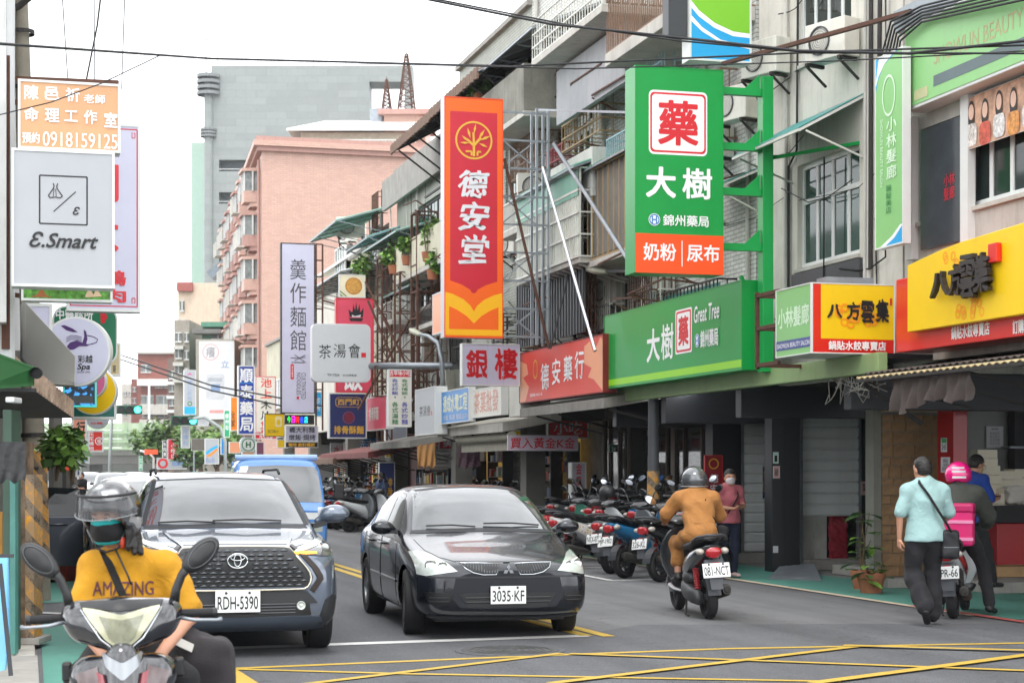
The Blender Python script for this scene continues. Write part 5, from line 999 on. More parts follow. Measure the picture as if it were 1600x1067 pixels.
Pp2=plX(1508,1680,88,178,10.82);q=random.Random(4);sk=mat('printed_skin','#e0b8a2',.5);hr=mat('printed_hair','#2a1d1a',.5);cl=[mat('printed_cloth_%d'%i,c,.5,var=.5,vs=20)for i,c in enumerate(('#e8dcd6','#d9604a','#f0e4e0','#e09a50'))]
for i in range(7):
 a=.07+i*.135;b0=.32+.05*(i%2);d=.012+i*.0008
 for kind,(cx,cy,rx,ry),m in(('h',(a,b0+.04,.034,.28),hr),('b',(a,b0+.42,.055,.22),cl[i%4]),('f',(a,b0-.02,.026,.15),sk)):
  b=MB();c=Pp2.p(cx,cy,d+{'h':0,'b':.0003,'f':.0006}[kind]);b.add([c+Pp2.r*(Pp2.w*rx*math.copysign(abs(cos_(t*PI/10))**(.45 if kind=='b' else .9),cos_(t*PI/10)))+Pp2.u*(Pp2.h*ry*math.copysign(abs(sin_(t*PI/10))**(.6 if kind=='b' else 1),sin_(t*PI/10)))for t in range(20)],[tuple(range(20))]);b.build({'h':'printed_hair','b':'printed_clothes','f':'printed_face'}[kind],m,T)
P=plX(1440,1504,260,330,10.86);b=MB();b.box((10.84,YX(1505,10.84),ZX(1505,375,10.84)),(10.86,YX(1438,10.84),ZX(1505,180,10.84)));b.build('dark_recess',mat('dark_glass_recess',(.05,.06,.07),.15,var=.2),HA)
y,w,z,h=onF(1474,1491,270,312,10.83);lettering('小林\n髮廊',(10.835,y,z),(0,-1,0),(0,0,1),w,h,CRIM,HA)
for pa,pb in((1500,1512),(1414,1424)):b=MB();b.box((10.8,YX(pb,10.8),4.3),(10.9,YX(pa,10.8),6.1));b.build('white_jamb',ALU,HA)
P=plY(793,680,903,704,YX(903,11.3));SB('banner','pale lilac banner reading 買入黃金K金 in dark red above the gold shop',P,mat('lilac_cloth','#c9b8c6',.7,var=.08),[('t','買入黃金K金',.04,.14,.96,.86,DRED,{'bold':.02,'wob':.02})],thick=.03,rim=.005)
P=plY(893,722,916,801,36.0);SB('standing_sign','white upright light box with dark red characters 金策 beside the gold display',P,mat('dull_white_face','#b9b6c0',.5),[('v','金策',.3,.0,.7,.5,DRED,{'bold':.02})],thick=.25,rim=.03)
P=plY(1101,711,1129,800,29.0);SB('banner','dark red vertical banner with a golden tree emblem behind the orange rider',P,mat('deep_red_cloth','#8c1420',.6,var=.1),[('c',.5,.15,P.w*.22,P.w*.28,GOLD),('v','德安堂',.3,.32,.75,.85,TXTS,{'bold':.02})],thick=.05,rim=.01,casing=RED)
P=plY(952,694,966,706,36.5);SB('address_plate','small green address plate 248 on the glass shopfront',P,mat('plate_green','#1c6b4c',.5),[('t','248',.25,.35,.9,.9,TXTW)],thick=.01,rim=.004,cat='plate')
P=plY(592,722,617,775,50);SB('banner','navy vertical banner with yellow characters 排骨 behind the far scooters',P,NAVY,[('v','排骨',.45,.45,.85,1.0,YEL,{'bold':.02})],thick=.1,rim=.02)
def hung(label,pa,pb,t,d,Y,m,seed,amp=.05):
 a=atY(pa,t,Y);c=atY(pb,d,Y);b=MB();q=random.Random(seed);rings=[]
 for j in range(9):
  rings.append([(a.x+(c.x-a.x)*i/20+.006*sin_(j*1.3),Y+amp*sin_(i*.9+j*.5+seed)*(j/8),a.z+(c.z-a.z)*(j/8)*(1+.06*sin_(i*.8+seed)))for i in range(21)])
 b.loft(rings,cap=False,closed=False);tag(b.build('hanging_cloth',m,None,smooth=True),label,'cloth')
hung('peach coloured cloth hanging from the grey canopy',652,680,688,730,45.5,mat('peach_cloth','#c9965e',.8,var=.12),1)
hung('plum and white checked cloth hanging under the pale canopy',716,750,700,730,41.5,mat('plum_check_cloth','#8a6a78',.8,var=.7,vs=30),2)
def scaffold(label,x0,x1,Y,t,d,cols,rows,m,w=.05,depth=.7):
 a,c=atY(x0,t,Y),atY(x1,d,Y);T=thing('sign_scaffold',label,'scaffold',(a.x,Y,c.z),0,'rusty sign scaffolds over the arcade')
 for yy in(Y,Y+depth):
  for i in range(cols):x=a.x+(c.x-a.x)*i/(cols-1);b=MB();b.bar((x,yy,c.z),(x,yy,a.z),w);b.build('upright',m,T)
  for j in range(rows):z=c.z+(a.z-c.z)*j/(rows-1);b=MB();b.bar((a.x,yy,z),(c.x,yy,z),w*.7);b.build('cross_bar',m,T)
 for j in range(rows):z=c.z+(a.z-c.z)*j/(rows-1);b=MB();b.bar((a.x,Y,z),(a.x,Y+depth,z),w*.7);b.build('cross_bar',m,T)
 for j in range(rows-1):
  z0,z1=c.z+(a.z-c.z)*j/(rows-1),c.z+(a.z-c.z)*(j+1)/(rows-1)
  b=MB();b.bar((a.x,Y,z0 if j%2 else z1),(c.x,Y,z1 if j%2 else z0),w*.5);b.build('diagonal_brace',m,T)
scaffold('rusty scaffold of crossed bars right of the crown sign',597,612,50.5,400,690,2,11,RUST);scaffold('tall rusty scaffold between the crown sign and the red sign',625,655,47.5,425,640,2,8,RUST);scaffold('rusty mast like scaffold left of the tall red sign',652,684,46,330,620,2,8,RUST,.06)
scaffold('low rusty truss holding the menu sign',586,720,46.5,572,620,6,3,RUST,.04,.4);scaffold('dark bar rack below the tall red sign',786,850,37.5,490,545,4,5,DKSTEEL,.04,.8)
scaffold('thin rusty pole bundle behind the street lamp',917,930,32,360,520,3,5,RUST,.035,.3)
for a0,a1,b0,b1 in((571,440,650,600),(575,470,655,660),(640,500,560,640)):
 b=MB();b.bar(atY(a0,a1,48.2),atY(b0,b1,47.2),.05);tag(b.build('diagonal_bar',RUST,None),{571:'long rusty diagonal bar from the cake sign down to the menu sign',575:'second rusty diagonal bar crossing behind the tea sign',640:'rusty diagonal bar rising right of the tea sign'}[a0],'bar')
P=plX(676,690,455,520,9.6);SB('hanging_sign','small white and peach board just left of the foot of the tall red sign',P,PEACH,thick=.4,casing=WHITE)
def lamp(label,head,elbow,down,r=.045,base=None):
 T=thing('street_lamp',label,'street lamp',(down.x,down.y,0),0,'street lamps on curved arms')
 mid=elbow;pts=[head,head.lerp(elbow,.5)+VV((0,0,.06)),elbow,elbow.lerp(down,.25)+(elbow-head).normalized()*.12,down]
 b=MB();b.tube(pts,[r*.7,r*.8,r,r,r],10);b.build('arm',STEEL,T,smooth=True)
 d=(head-elbow).normalized();b=MB();L=.7;rings=[]
 for k in range(7):
  t=k/6;w=.13*sin_(PI*min(1,.15+t*.85))+.03;c=head+d*(t*L-.1);rings.append([(c.x+d.y*0+w*cos_(a*PI/6)*.5*1.4*abs(d.y)+0,c.y+w*cos_(a*PI/6)*.7*abs(d.x),c.z+.08*sin_(a*PI/6)*(.5+.5*sin_(PI*t)))for a in range(12)])
 b.loft(rings);b.build('lamp_head',mat('lamp_head_paint','#a9ab98',.5),T,smooth=.8)
 return T
lamp('street lamp with a flat olive head on a curved arm above the green box sign',atD(945,424,32.5),atD(1005,432,31.5),atD(1024,505,31),.05)
lamp('street lamp with curved arm left of the foot of the tall red sign',atD(655,522,45),atD(685,536,44),atD(694,640,44),.06)
b=MB();b.cyl(atY(579,572,46.8),atY(724,571,44.5),.09,n=10);tag(b.build('gantry_pole',STEEL,None,smooth=True),'thick grey horizontal arm running from the tea sign to the right','pole')
g=G(1021,885);T=thing('street_pole','grey steel street pole with a yellow and black striped band among the parked scooters','pole',(g.x,g.y,0))
b=MB();b.cyl((g.x,g.y,0),(g.x,g.y,2.9),.10,.09,16);b.build('shaft',mat('painted_grey_pole','#505256',.5,streak=.2),T,smooth=.6)
def striped(name):
 m=mat(name,(.75,.33,.01),.5,var=.1,vs=8);n=m.node_tree.nodes;l=m.node_tree.links;b_=n['Principled BSDF'];tc=[x for x in n if x.type=='TEX_COORD'][0]
 sp=n.new('ShaderNodeSeparateXYZ');l.new(tc.outputs['Object'],sp.inputs[0]);ad=n.new('ShaderNodeMath');ad.operation='MULTIPLY_ADD';ad.inputs[1].default_value=1.2;l.new(sp.outputs['X'],ad.inputs[0]);l.new(sp.outputs['Z'],ad.inputs[2])
 mo=n.new('ShaderNodeMath');mo.operation='PINGPONG';mo.inputs[1].default_value=.15;l.new(ad.outputs[0],mo.inputs[0]);gt=n.new('ShaderNodeMath');gt.operation='GREATER_THAN';gt.inputs[1].default_value=.085;l.new(mo.outputs[0],gt.inputs[0])
 nz=n.new('ShaderNodeTexNoise');nz.inputs['Scale'].default_value=9;nz.inputs['Detail'].default_value=8;nz.inputs['Roughness'].default_value=.8;l.new(tc.outputs['Object'],nz.inputs['Vector']);mr=n.new('ShaderNodeMapRange');mr.inputs['From Min'].default_value=.41;mr.inputs['From Max'].default_value=.5;l.new(nz.outputs['Fac'],mr.inputs[0])
 src=b_.inputs['Base Color'].links[0].from_socket;m1=n.new('ShaderNodeMix');m1.data_type='RGBA';m1.inputs['B'].default_value=(.02,.02,.02,1);l.new(src,m1.inputs['A']);l.new(gt.outputs[0],m1.inputs['Factor'])
 m2=n.new('ShaderNodeMix');m2.data_type='RGBA';m2.inputs['B'].default_value=(.3,.22,.15,1);l.new(m1.outputs['Result'],m2.inputs['A']);k_=n.new('ShaderNodeMath');k_.operation='MULTIPLY';k_.inputs[1].default_value=.75;l.new(mr.outputs[0],k_.inputs[0]);l.new(k_.outputs[0],m2.inputs['Factor']);l.new(m2.outputs['Result'],b_.inputs['Base Color']);return m
STRIPE=striped('worn_yellow_black_stripes')
b=MB();b.cyl((g.x,g.y,1.15),(g.x,g.y,1.62),.108,.106,16);b.build('striped_band',STRIPE,T,smooth=.6)
# far background
PINK=tiles('pink_wall_tiles','#c5a091',(.84,.8,.78),.4,.13,var=.06,streak=.12,ms=.02);PINKD=mat('pink_ledge','#b08a80',.8,var=.1,streak=.3);TOWER=tiles('grey_green_tower_tiles','#8e9492',(.84,.85,.85),1.6,.8,var=.05,streak=.1,ms=.03)
def orient_box(b,P0,P1,d,z0,z1):
 """box whose front face runs P0->P1 and goes d deep to the far side"""
 P0,P1=VV((P0[0],P0[1],0)),VV((P1[0],P1[1],0));r=(P1-P0).normalized();n=VV((-r.y,r.x,0))*d
 q=[P0,P1,P1+n,P0+n];return b.add([(p.x,p.y,z0)for p in q]+[(p.x,p.y,z1)for p in q],[(0,3,2,1),(4,5,6,7),(0,1,5,4),(1,2,6,5),(2,3,7,6),(3,0,4,7)])
A_,B_=VV((15,118,0)),VV((17,154,0));zt=22.6
T=thing('apartment_block','pink tiled apartment block with rows of bay windows and a dark stepped cornice','building',A_)
b=MB();b.add([(15,118,0),(17,154,0),(50,154,0),(50,118,0),(15,118,zt),(17,154,zt),(50,154,zt),(50,118,zt)],[(0,1,2,3),(4,7,6,5),(0,4,5,1),(0,3,7,4),(3,2,6,7),(1,5,6,2)]);b.build('wall',PINK,T)
for k,(e,z,h)in enumerate(((.35,zt,.3),(.6,zt+.3,.35),(.4,zt+.65,.3))):
 b=MB();b.add([(15-e,118-e,z),(17-e,154,z),(50,154,z),(50,118-e,z),(15-e,118-e,z+h),(17-e,154,z+h),(50,154,z+h),(50,118-e,z+h)],[(0,1,2,3),(4,7,6,5),(0,4,5,1),(0,3,7,4),(3,2,6,7),(1,5,6,2)]);b.build('cornice',PINKD if k!=1 else PINK,T)
q=random.Random(9)
for col in range(7):
 y=120.2+col*5.0;x=15+(y-118)/18
 for f in range(7):
  z=1.9+f*2.95;big=col%2==0;w=2.3 if big else 1.7
  o_=thing('_','','',(0,0,0));bpy.data.objects.remove(o_)
  b=MB();d=1.0
  def hexa(z0,z1,s,e=0):b.add([(x-d*s-e,y+.35-e,z0),(x-d*s-e,y+w-.35+e,z0),(x,y+w+e,z0),(x,y-e,z0),(x-d*s-e,y+.35-e,z1),(x-d*s-e,y+w-.35+e,z1),(x,y+w+e,z1),(x,y-e,z1)],[(0,1,2,3),(4,7,6,5),(0,4,5,1),(1,5,6,2),(3,7,4,0),(2,6,7,3)])
  hexa(z,z+.75,1);hexa(z-.3,z-.003,.6);hexa(z+2.05,z+2.25,1.0,.18);B=b.build('bay_window',PINKD if q.random()<.5 else PINK,T)
  b=MB();hexa(z+.753,z+2.047,.93);B2=b.build('glazing',mat('distant_window',(.20,.22,.21),.25,var=.5,vs=2),B)
  b=MB()
  for yy in(y+.35,y+w/2,y+w-.35):b.box((x-d-.03,yy-.05,z+.75),(x-d+.05,yy+.05,z+2.05))
  b.box((x-.5,y-.04,z+.75),(x-.42,y+.1,z+2.05));b.build('window_frame',ALU,B)
  if q.random()<.35 and not big:ac_unit(T,(x-.25,y-.7,z+.2),(0,-1),1.3)
  elif q.random()<.4:b=MB();[b.bar((x-d-.5,y+w*i/8,z-.05),(x-d-.5,y+w*i/8,z+1.0),.04)for i in range(9)];b.bar((x-d-.5,y,z+1.0),(x-d-.5,y+w,z+1.0),.05);b.box((x-d-.5,y,z-.1),(x-d,y+w,z-.05));stuff(b.build('window_cage',WBAR,B))
for y in(119.0,129.5,139):x=15+(y-118)/18;b=MB();b.cyl((x-.15,y,0),(x-.15,y,zt-.4),.1);b.build('drain_pipe',PINKD,T)
p0,p1=atD(470,218,125),atD(628,218,125)
T2=thing('rooftop_shelter','white metal roofed shelter on top of the pink apartment block','shelter',(p0.x,p0.y,zt+1))
b=MB();orient_box(b,p0,p1,12,zt+.95,zt+2.6);b.build('wall',mat('shelter_cream','#b9b5a4',.7,var=.2),T2)
rv=(VV((p1.x,p1.y,0))-VV((p0.x,p0.y,0))).normalized();nv=VV((-rv.y,rv.x,0));a0=VV((p0.x,p0.y,zt+2.7))-rv*.9-nv*.9;a1=VV((p1.x,p1.y,zt+2.7))+rv*1-nv*.9
b=MB();b.add([a0,a1,a1+nv*7+UP*1.9,a0+nv*7+rv*2+UP*1.9,a1+nv*14,a0+nv*14,a0-UP*.15,a1-UP*.15],[(0,1,2,3),(3,2,4,5),(0,6,7,1),(0,3,5)]);b.build('roof',WSHEET,T2)
b=MB()
for i in range(40):c=a0.lerp(a1,i/39);b.bar((c.x,c.y,zt+.95),(c.x,c.y,zt+1.9),.035)
b.bar((a0.x,a0.y,zt+1.9),(a1.x,a1.y,zt+1.9),.06);stuff(b.build('railing',ALU,T2))
p0,p1=atD(600,175,130),atD(665,175,130);b=MB();orient_box(b,p0,p1,8,zt,atD(600,180,130).z);T3=thing('stair_tower','pink stair tower on the roof right of the white shelter','building',(p0.x,p0.y,zt));b.build('wall',PINK,T3);b=MB();orient_box(b,p0-RT*.4-FW*.4,p1+RT*.4-FW*.4,8.8,atD(600,180,130).z,atD(600,172,130).z);b.build('cornice',PINKD,T3)
b=MB();p=atD(593,172,131);b.cyl((p.x,p.y,p.z-2.2),(p.x,p.y,p.z),.7);tag(b.build('water_tank',STEEL,None),'steel water tank on the roof beside the pink stair tower','tank')
def mast(label,px,yt,yb_,D,w,m):
 p=atD(px,yb_,D);h=(yb_-yt)/F*D;T=thing('lattice_mast',label,'antenna mast',p,0,'lattice masts on the roofs');b=MB();n=9
 pts=lambda t:[VV((p.x+sx*w*(1-t*.85),p.y+sy*w*(1-t*.85),p.z+h*t))for sx,sy in((-1,-1),(1,-1),(1,1),(-1,1))]
 for k in range(n):
  a,c=pts(k/n),pts((k+1)/n)
  for i in range(4):b.bar(a[i],c[i],.09);b.bar(a[i],c[(i+1)%4],.05);b.bar(c[i],c[(i+1)%4],.05)
 b.build('lattice',m,T);b=MB();b.bar((p.x,p.y,p.z+h),(p.x,p.y,p.z+h*1.08),.05);b.build('tip',m,T)
mast('taller red brown lattice mast rising beside the grey tower opening',635,85,172,132,.55,RUST);mast('shorter red brown lattice mast in front of the grey tower opening',604,125,180,132,.35,RUST)
Dt=200;T=thing('tower_block','tall grey green tower block with an open frame near its top right corner','building',atD(480,735,Dt));tz=atD(480,103,Dt).z
def tb(name,a,c,t,d,dep,m,D=Dt,par=None):
 b=MB();P0,P1=atD(a,735,D),atD(c,735,D);orient_box(b,P0,P1,dep,atD(a,d,D).z if d<735 else 0,atD(a,t,D).z);return b.build(name,m,par or T)
tb('wall',330,577,103,235,4,TOWER);tb('wall',577,645,103,128,4,TOWER);tb('wall',632,645,128.1,235,4,TOWER);tb('wall',577,631.9,185,235,4,TOWER)
tb('wall',330,342,235.1,900,4,TOWER);tb('wall',402,645,235.1,900,4,TOWER)
for i in range(10):
 y0=250+i*50.5;tb('spandrel',342.1,401.9,y0-15 if i else 235.1,y0 if i else 250,4,TOWER);tb('spandrel',342.1,401.9,y0+18,y0+36,.6,TOWER)if i<9 else 0
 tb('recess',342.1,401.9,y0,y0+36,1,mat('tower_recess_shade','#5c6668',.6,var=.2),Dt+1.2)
 tb('railing_bar',342,402,y0+14,y0+14.8,.3,ALU)
for k in range(4):y=120+k*9;p=atD(326,y,Dt);b=MB();b.lathe([(1.3,-.18),(1.3,.18),(0,.18)],p,(0,0,1),20);b.build('ring',mat('soft_grey_ring','#7b8080',.6),T)
for k in range(3):p=atD(326,203+k*5,Dt);b=MB();b.lathe([(.9,-.12),(.9,.12),(0,.12)],p,(0,0,1),20);b.build('ring',MATS['soft_grey_ring'],T)
b=MB();p=atD(326,735,Dt);b.cyl((p.x,p.y,0),(p.x,p.y,tz-1.5),.5);b.build('corner_tube',TOWER,T)
tb('side_wing',299,322,223,900,12,mat('pale_green_wing','#a9c2b4',.7,var=.05),Dt+8);tb('stair_core',318,330,235,900,14,mat('pale_blue_grey_core','#c3ccce',.7),Dt+4)
for px in(340,385,435,490,540,595):b=MB();p=atD(px,103,Dt);b.tube([p,p+UP*1.2,p+UP*1.4+RT*.8],.06,5);b.build('roof_lamp',ALU,T)
b=MB();p=atD(322,103,Dt);b.bar(p-UP*2,p+UP*3.4,.1);b.build('antenna',DKGREY,T)
p0,p1=atD(330,735,175),atD(364,735,175);T=thing('lower_block','small grey block with slanted blue grey eaves left of the pink apartments','building',p0)
b=MB();orient_box(b,p0,p1,8,0,atD(0,435,175).z);b.build('wall',TOWER,T);b=MB();e0,e1=atD(329,432,172),atD(358,410,172);b.bar(e0,e1,2.0,.8);b.build('eave',mat('blue_grey_eave','#6d7a84',.6),T)
def block(label,a,c,t,D,dep,m,wins=(),roof=None,ledges=(),name='building_block',wm=None):
 P0,P1=atD(a,735,D),atD(c,735,D);T=thing(name,label,'building',P0,0,'far buildings down the street');z=atD(a,t,D).z
 b=MB();orient_box(b,P0,P1,dep,0,z);b.build('wall',m,T)
 for(x0,y0,x1,y1)in wins:
  p=atD(x0,y1,D-.15);e=atD(x1,y0,D-.15);b=MB();orient_box(b,p,VV((e.x,e.y,0)),.1,p.z,e.z);W_=b.build('window',wm or mat('distant_window',(.20,.22,.21),.25,var=.5,vs=2),T)
  f=atD(x0,y1,D-.2);g_=atD(x1,y0,D-.2);b=MB();h=(e.z-p.z);m_=f.lerp(g_,.5)
  b.bar((f.x,f.y,p.z),(g_.x,g_.y,p.z),.12);b.bar((m_.x,m_.y,p.z),(m_.x,m_.y,e.z),.09);b.bar((f.x,f.y,e.z),(g_.x,g_.y,e.z),.09);b.build('frame',ALU,W_)
 for(x0,y,x1,th,dd,lm)in ledges:
  p=atD(x0,y,D-dd);e=atD(x1,y,D-dd);b=MB();orient_box(b,p,e,dd,p.z-th,p.z);b.build('ledge',lm,T)
 if roof:p=atD(a-2,t,D-1);e=atD(c+2,t,D-1);b=MB();orient_box(b,p,e,dep+1,z,z+.4);b.build('roof',roof,T)
 return T
CREAM=mat('cream_render','#dcc9b4',.85,var=.08,streak=.25);BRICKT=mat('red_brown_tile','#8a5246',.8,var=.15,vs=1,streak=.2)
block('cream gabled building rising behind the green roofed one',278,362,442,165,14,CREAM,[(281,470,288,486),(281,500,288,516),(281,530,288,548)],ledges=[(276,441,300,.8,.6,mat('red_tile_eave','#a5615a',.8))])
block('dull green clad building with a grey green roof left of the pink apartments',316,362,512,150,14,mat('dull_green_clad','#5f8a72',.7,var=.15,streak=.3),[(330,520,352,530)],GSHEET,[(300,514,345,.35,2,GYSH)])
block('narrow grey tiled building with caged windows at the left of the cream one',272,296,500,152,12,mat('grey_beige_render','#a7a095',.85,streak=.4),[(274,520,284,534),(274,545,284,560),(274,570,284,584),(288,520,295,534),(288,548,295,562),(288,576,295,590)],ledges=[(270,540,286,.3,.8,WBAR),(270,566,286,.3,.8,WBAR),(270,592,286,.3,.8,WBAR)])
block('brown brick apartment building behind the elevated road',215,278,553,330,16,BRICKT,[(220,570,236,582),(242,596,254,606),(256,596,268,606),(220,618,240,632),(244,618,268,632),(222,640,240,652),(246,640,268,652)],PCONC,[(214,592,280,1.2,3,ALU),(218,632,280,1.8,3,PCONC),(218,655,280,1.4,3,PCONC)])
block('second brown building set back left of the brick apartments',205,222,592,345,14,BRICKT,[(207,605,213,612),(207,622,213,630)])
block('pale grey building beyond the traffic signals',190,212,600,360,14,PCONC,[(193,612,198,618),(201,612,206,618),(193,630,198,636),(201,630,206,636),(193,645,198,651)])
block('brown balconied building right of the brick apartments',262,282,560,240,14,mat('dim_brown_render','#7d6a62',.85,var=.2),[(264,580,274,592),(264,600,274,612),(264,622,274,634)],ledges=[(260,596,282,.4,1.5,ALU),(260,618,282,.4,1.5,ALU),(260,640,282,.4,1.5,ALU)])
block('tall narrow building side carrying a huge washed out printer advertisement',306,366,530,122,10,mat('grey_side_wall','#a5a096',.85,streak=.4),[])
P_=atD(311,533,121.6);Q_=atD(366,655,121.6);Pb=Pl(P_,VV((Q_.x-P_.x,Q_.y-P_.y,0)),(0,0,1),(VV((Q_.x-P_.x,Q_.y-P_.y,0))).length,P_.z-Q_.z)
LB=mat('pale_blue_print','#7d95b8',.5);SB('billboard','huge washed out white billboard with a ringed character and a white machine picture',Pb,mat('washed_white','#d3d5d8',.5,var=.03,streak=.1),[('c',.33,.14,Pb.w*.21,Pb.w*.235,mat('pale_red_print','#dc9a96',.5)),('t','癢',.2,.07,.46,.21,mat('mid_grey_print','#8f8a8c',.5)),('t','立',.62,.25,.85,.34,LB),('r',.2,.42,.72,.75,mat('machine_grey','#c5c8cc',.5),.2),('r',.25,.47,.66,.52,mat('machine_shadow','#a9aeb5',.5)),('r',.34,.55,.6,.65,LB),('l',[(.3,.9),(.7,.9)],MATS['pale_red_print'],.2)],thick=.2,rim=.05)
P=plY(287,578,306,648,105);SB('hanging_sign','tall white sign with pale blue characters and a cyan foot left of the billboard',P,GREYF,[('r',0,.82,1,1,CYANB),('v','德仁診所',.3,.22,.7,.7,LB),('c',.5,.75,P.w*.12,P.w*.2,DG),('p',[(.2,.14),(.5,.06),(.75,.12),(.5,.1)],mat('magenta_print','#c4408c',.5))],thick=.3)
P=plY(283,665,297,700,108);SB('hanging_sign','pale sign with blue characters under the tall white and cyan sign',P,GREYF,[('v','皮膚科',.2,.1,.8,.9,LB)],thick=.2)
P=plY(262,686,279,718,120);SB('hanging_sign','red vertical sign with white characters among the street trees',P,CRIM,[('v','小吃店',.3,.2,.75,.95,TXTW)],thick=.2)
P=plY(254,688,261,716,121);SB('hanging_sign','narrow dark banner with white characters left of the red street sign',P,DKGREY,[('v','牛肉麵',.2,.1,.8,.9,TXTW)],thick=.2)
P=plY(284,650,326,665,112);SB('road_sign','white horizontal road sign hanging from the traffic signal arm',P,GREYF,[('t','← →',.1,.2,.9,.8,mat('mid_grey_print2','#9a9a9a',.5))],thick=.1)
P=plY(350,641,359,683,104);SB('street_name_sign','vertical green street name sign on the signal post',P,mat('street_green','#16a06c',.5),[('v','錦州街',.2,.1,.8,.75,TXTW)],thick=.1)
P=plY(345,684,351,710,108);SB('hanging_sign','narrow blue sign right of the signal post',P,BLUE,thick=.2);P=plY(320,685,342,725,100);SB('hanging_sign','white sign with rainbow stripe near the blue truck',P,GREYF,[('l',[(.1,.6),(.4,.45),(.9,.3)],CYANB,.15),('l',[(.15,.7),(.5,.6),(.9,.4)],MATS['bright_orange_face'],.12),('t','BoB',.1,.75,.7,.95,LB)],thick=.2)
P=plY(299,685,320,704,102);SB('road_sign','bare grey back of a road sign on a thin post',P,mat('sign_back_grey','#5d5850',.6),thick=.05,rim=.01)
b=MB();p=atD(303,704,104);b.bar((p.x,p.y,0),(p.x,p.y,p.z),.08);tag(b.build('sign_post',STEEL,None),'thin grey post carrying the bare road sign back','post')
P=plY(245,715,292,733,125);SB('hoarding','low white and blue hoarding in front of the street trees',P,GREYF,[('c',.2,.5,.2,.35,RED),('r',.5,.2,.9,.7,LB)],thick=.2)
De=290
T=thing('elevated_road','elevated road crossing the street end with pale green noise barriers on a dark concrete deck','bridge',atD(170,735,De))
P0,P1=atD(60,735,De),atD(345,735,De);BARR=mat('pale_green_barrier','#9db591',.6,var=.06,streak=.1);BARR2=mat('paler_green_barrier','#b4c5a8',.6,var=.05)
b=MB();orient_box(b,P0-RT*60,P1+RT*60,18,atD(0,725,De).z,atD(0,711,De).z);b.build('deck',mat('deck_concrete','#6b6a64',.85,var=.15,streak=.5),T)
b=MB();orient_box(b,P0-RT*60-FW*.3,P1+RT*60-FW*.3,.5,atD(0,711,De).z,atD(0,700,De).z);b.build('edge_beam',mat('edge_beam_concrete','#8b8c84',.85,var=.15,streak=.6),T)
for i in range(26):
 a,c=atD(58+i*11.5,735,De-.5),atD(58+i*11.5+11.1,735,De-.5)
 for k,(t,d,m)in enumerate(((661,672,BARR2),(672.5,685,BARR),(685.5,699,BARR2))):b=MB();orient_box(b,a,c,.15,atD(0,d,De).z,atD(0,t,De).z);b.build('barrier_panel',m,T)
 if i%2==0:b=MB();b.bar((a.x,a.y-.4,atD(0,703,De).z),(a.x,a.y-.4,atD(0,659,De).z),.35);b.build('barrier_post',BARR,T)
for k,y in enumerate((676,690,701)):
 b=MB();a,c=atD(60,y,De-1.2),atD(345,y,De-1.2);b.bar(a,c,.3);b.build('barrier_rail',BARR,T)
for px in(40,150,260,420):p=atD(px,735,De+8);b=MB();b.box((p.x-1,p.y-1,0),(p.x+1,p.y+1,atD(0,725,De).z-.003));b.build('pier',CONC,T)
b=MB();orient_box(b,atD(-80,735,De+25),atD(500,735,De+25),2,0,5.2);tag(b.build('dark_street_backdrop_wall',mat('dim_street_end','#5f625c',.9,var=.3,vs=.3),None),'dim grey wall closing the street under the elevated road','wall')
b=MB();p=atD(233,735,300);b.bar((p.x,p.y,8),(p.x,p.y,atD(233,592,300).z),.35);tag(b.build('light_mast',ALU,None),'thin white mast standing on the elevated road','mast')
BARK=mat('bark',(.12,.085,.06),.85,var=.3,bump=.5,bs=20)
FOL1=mat('tree_leaf',(.09,.19,.04),.6,var=.35,vs=2);FOL2=mat('tree_leaf_light',(.2,.33,.08),.6,var=.3,vs=2);FOL3=mat('tree_leaf_dark',(.03,.075,.02),.6,var=.3,vs=2)
def tree(label,px,D,top,crown_r,n,seed,sz=.28,base=None):
 p=atD(px,735,D);q=random.Random(seed);zt=atD(px,top,D).z;T=thing('street_tree',label,'tree',(p.x,p.y,0),0,'street trees');h=zt*.5
 b=MB();b.tube([(p.x,p.y,0),(p.x+.1,p.y,h*.6),(p.x,p.y+.1,h)],[.22,.17,.13],9)
 cs=[]
 for k in range(8):
  a=q.uniform(0,2*PI);rr=crown_r*q.uniform(.25,.75);c=VV((p.x+cos_(a)*rr,p.y+sin_(a)*rr,zt*q.uniform(.55,.88)));b.tube([(p.x,p.y,h*.8),VV((p.x,p.y,h)).lerp(c,.5)+VV((0,0,.2)),c],[.1,.06,.02],6);cs.append(c)
 b.build('trunk',BARK,T,smooth=True)
 b=MB()
 for k in range(n):
  c=cs[q.randrange(8)];d=VV((q.gauss(0,1),q.gauss(0,1),q.gauss(0,.75)));d=d.normalized()*crown_r*.5*q.random()**.4;pt=c+d
  a=VV((q.uniform(-1,1),q.uniform(-1,1),q.uniform(-.6,.6))).normalized();s=a.cross(VV((q.uniform(-1,1),q.uniform(-1,1),1))).normalized();L=sz*q.uniform(.6,1.4)
  b.add([pt,pt+a*L*.5+s*L*.3,pt+a*L,pt+a*L*.5-s*L*.3],[(0,1,2,3)],0 if q.random()<.5 else(1 if d.z>0 else 2))
 stuff(b.build('crown',[FOL1,FOL2,FOL3],T));return T
tree('street tree left of the tall white sign under the signals',248,150,655,2.2,1500,1,.45);tree('street tree behind the bare road sign',312,118,660,2.0,1500,2,.36);tree('darker street tree right of the road sign',338,112,668,1.8,1200,3,.34);tree('low street tree beside the elevated road',285,190,690,2.6,900,4,.5);tree('small street tree near the red sign',258,160,672,1.8,900,5,.42)
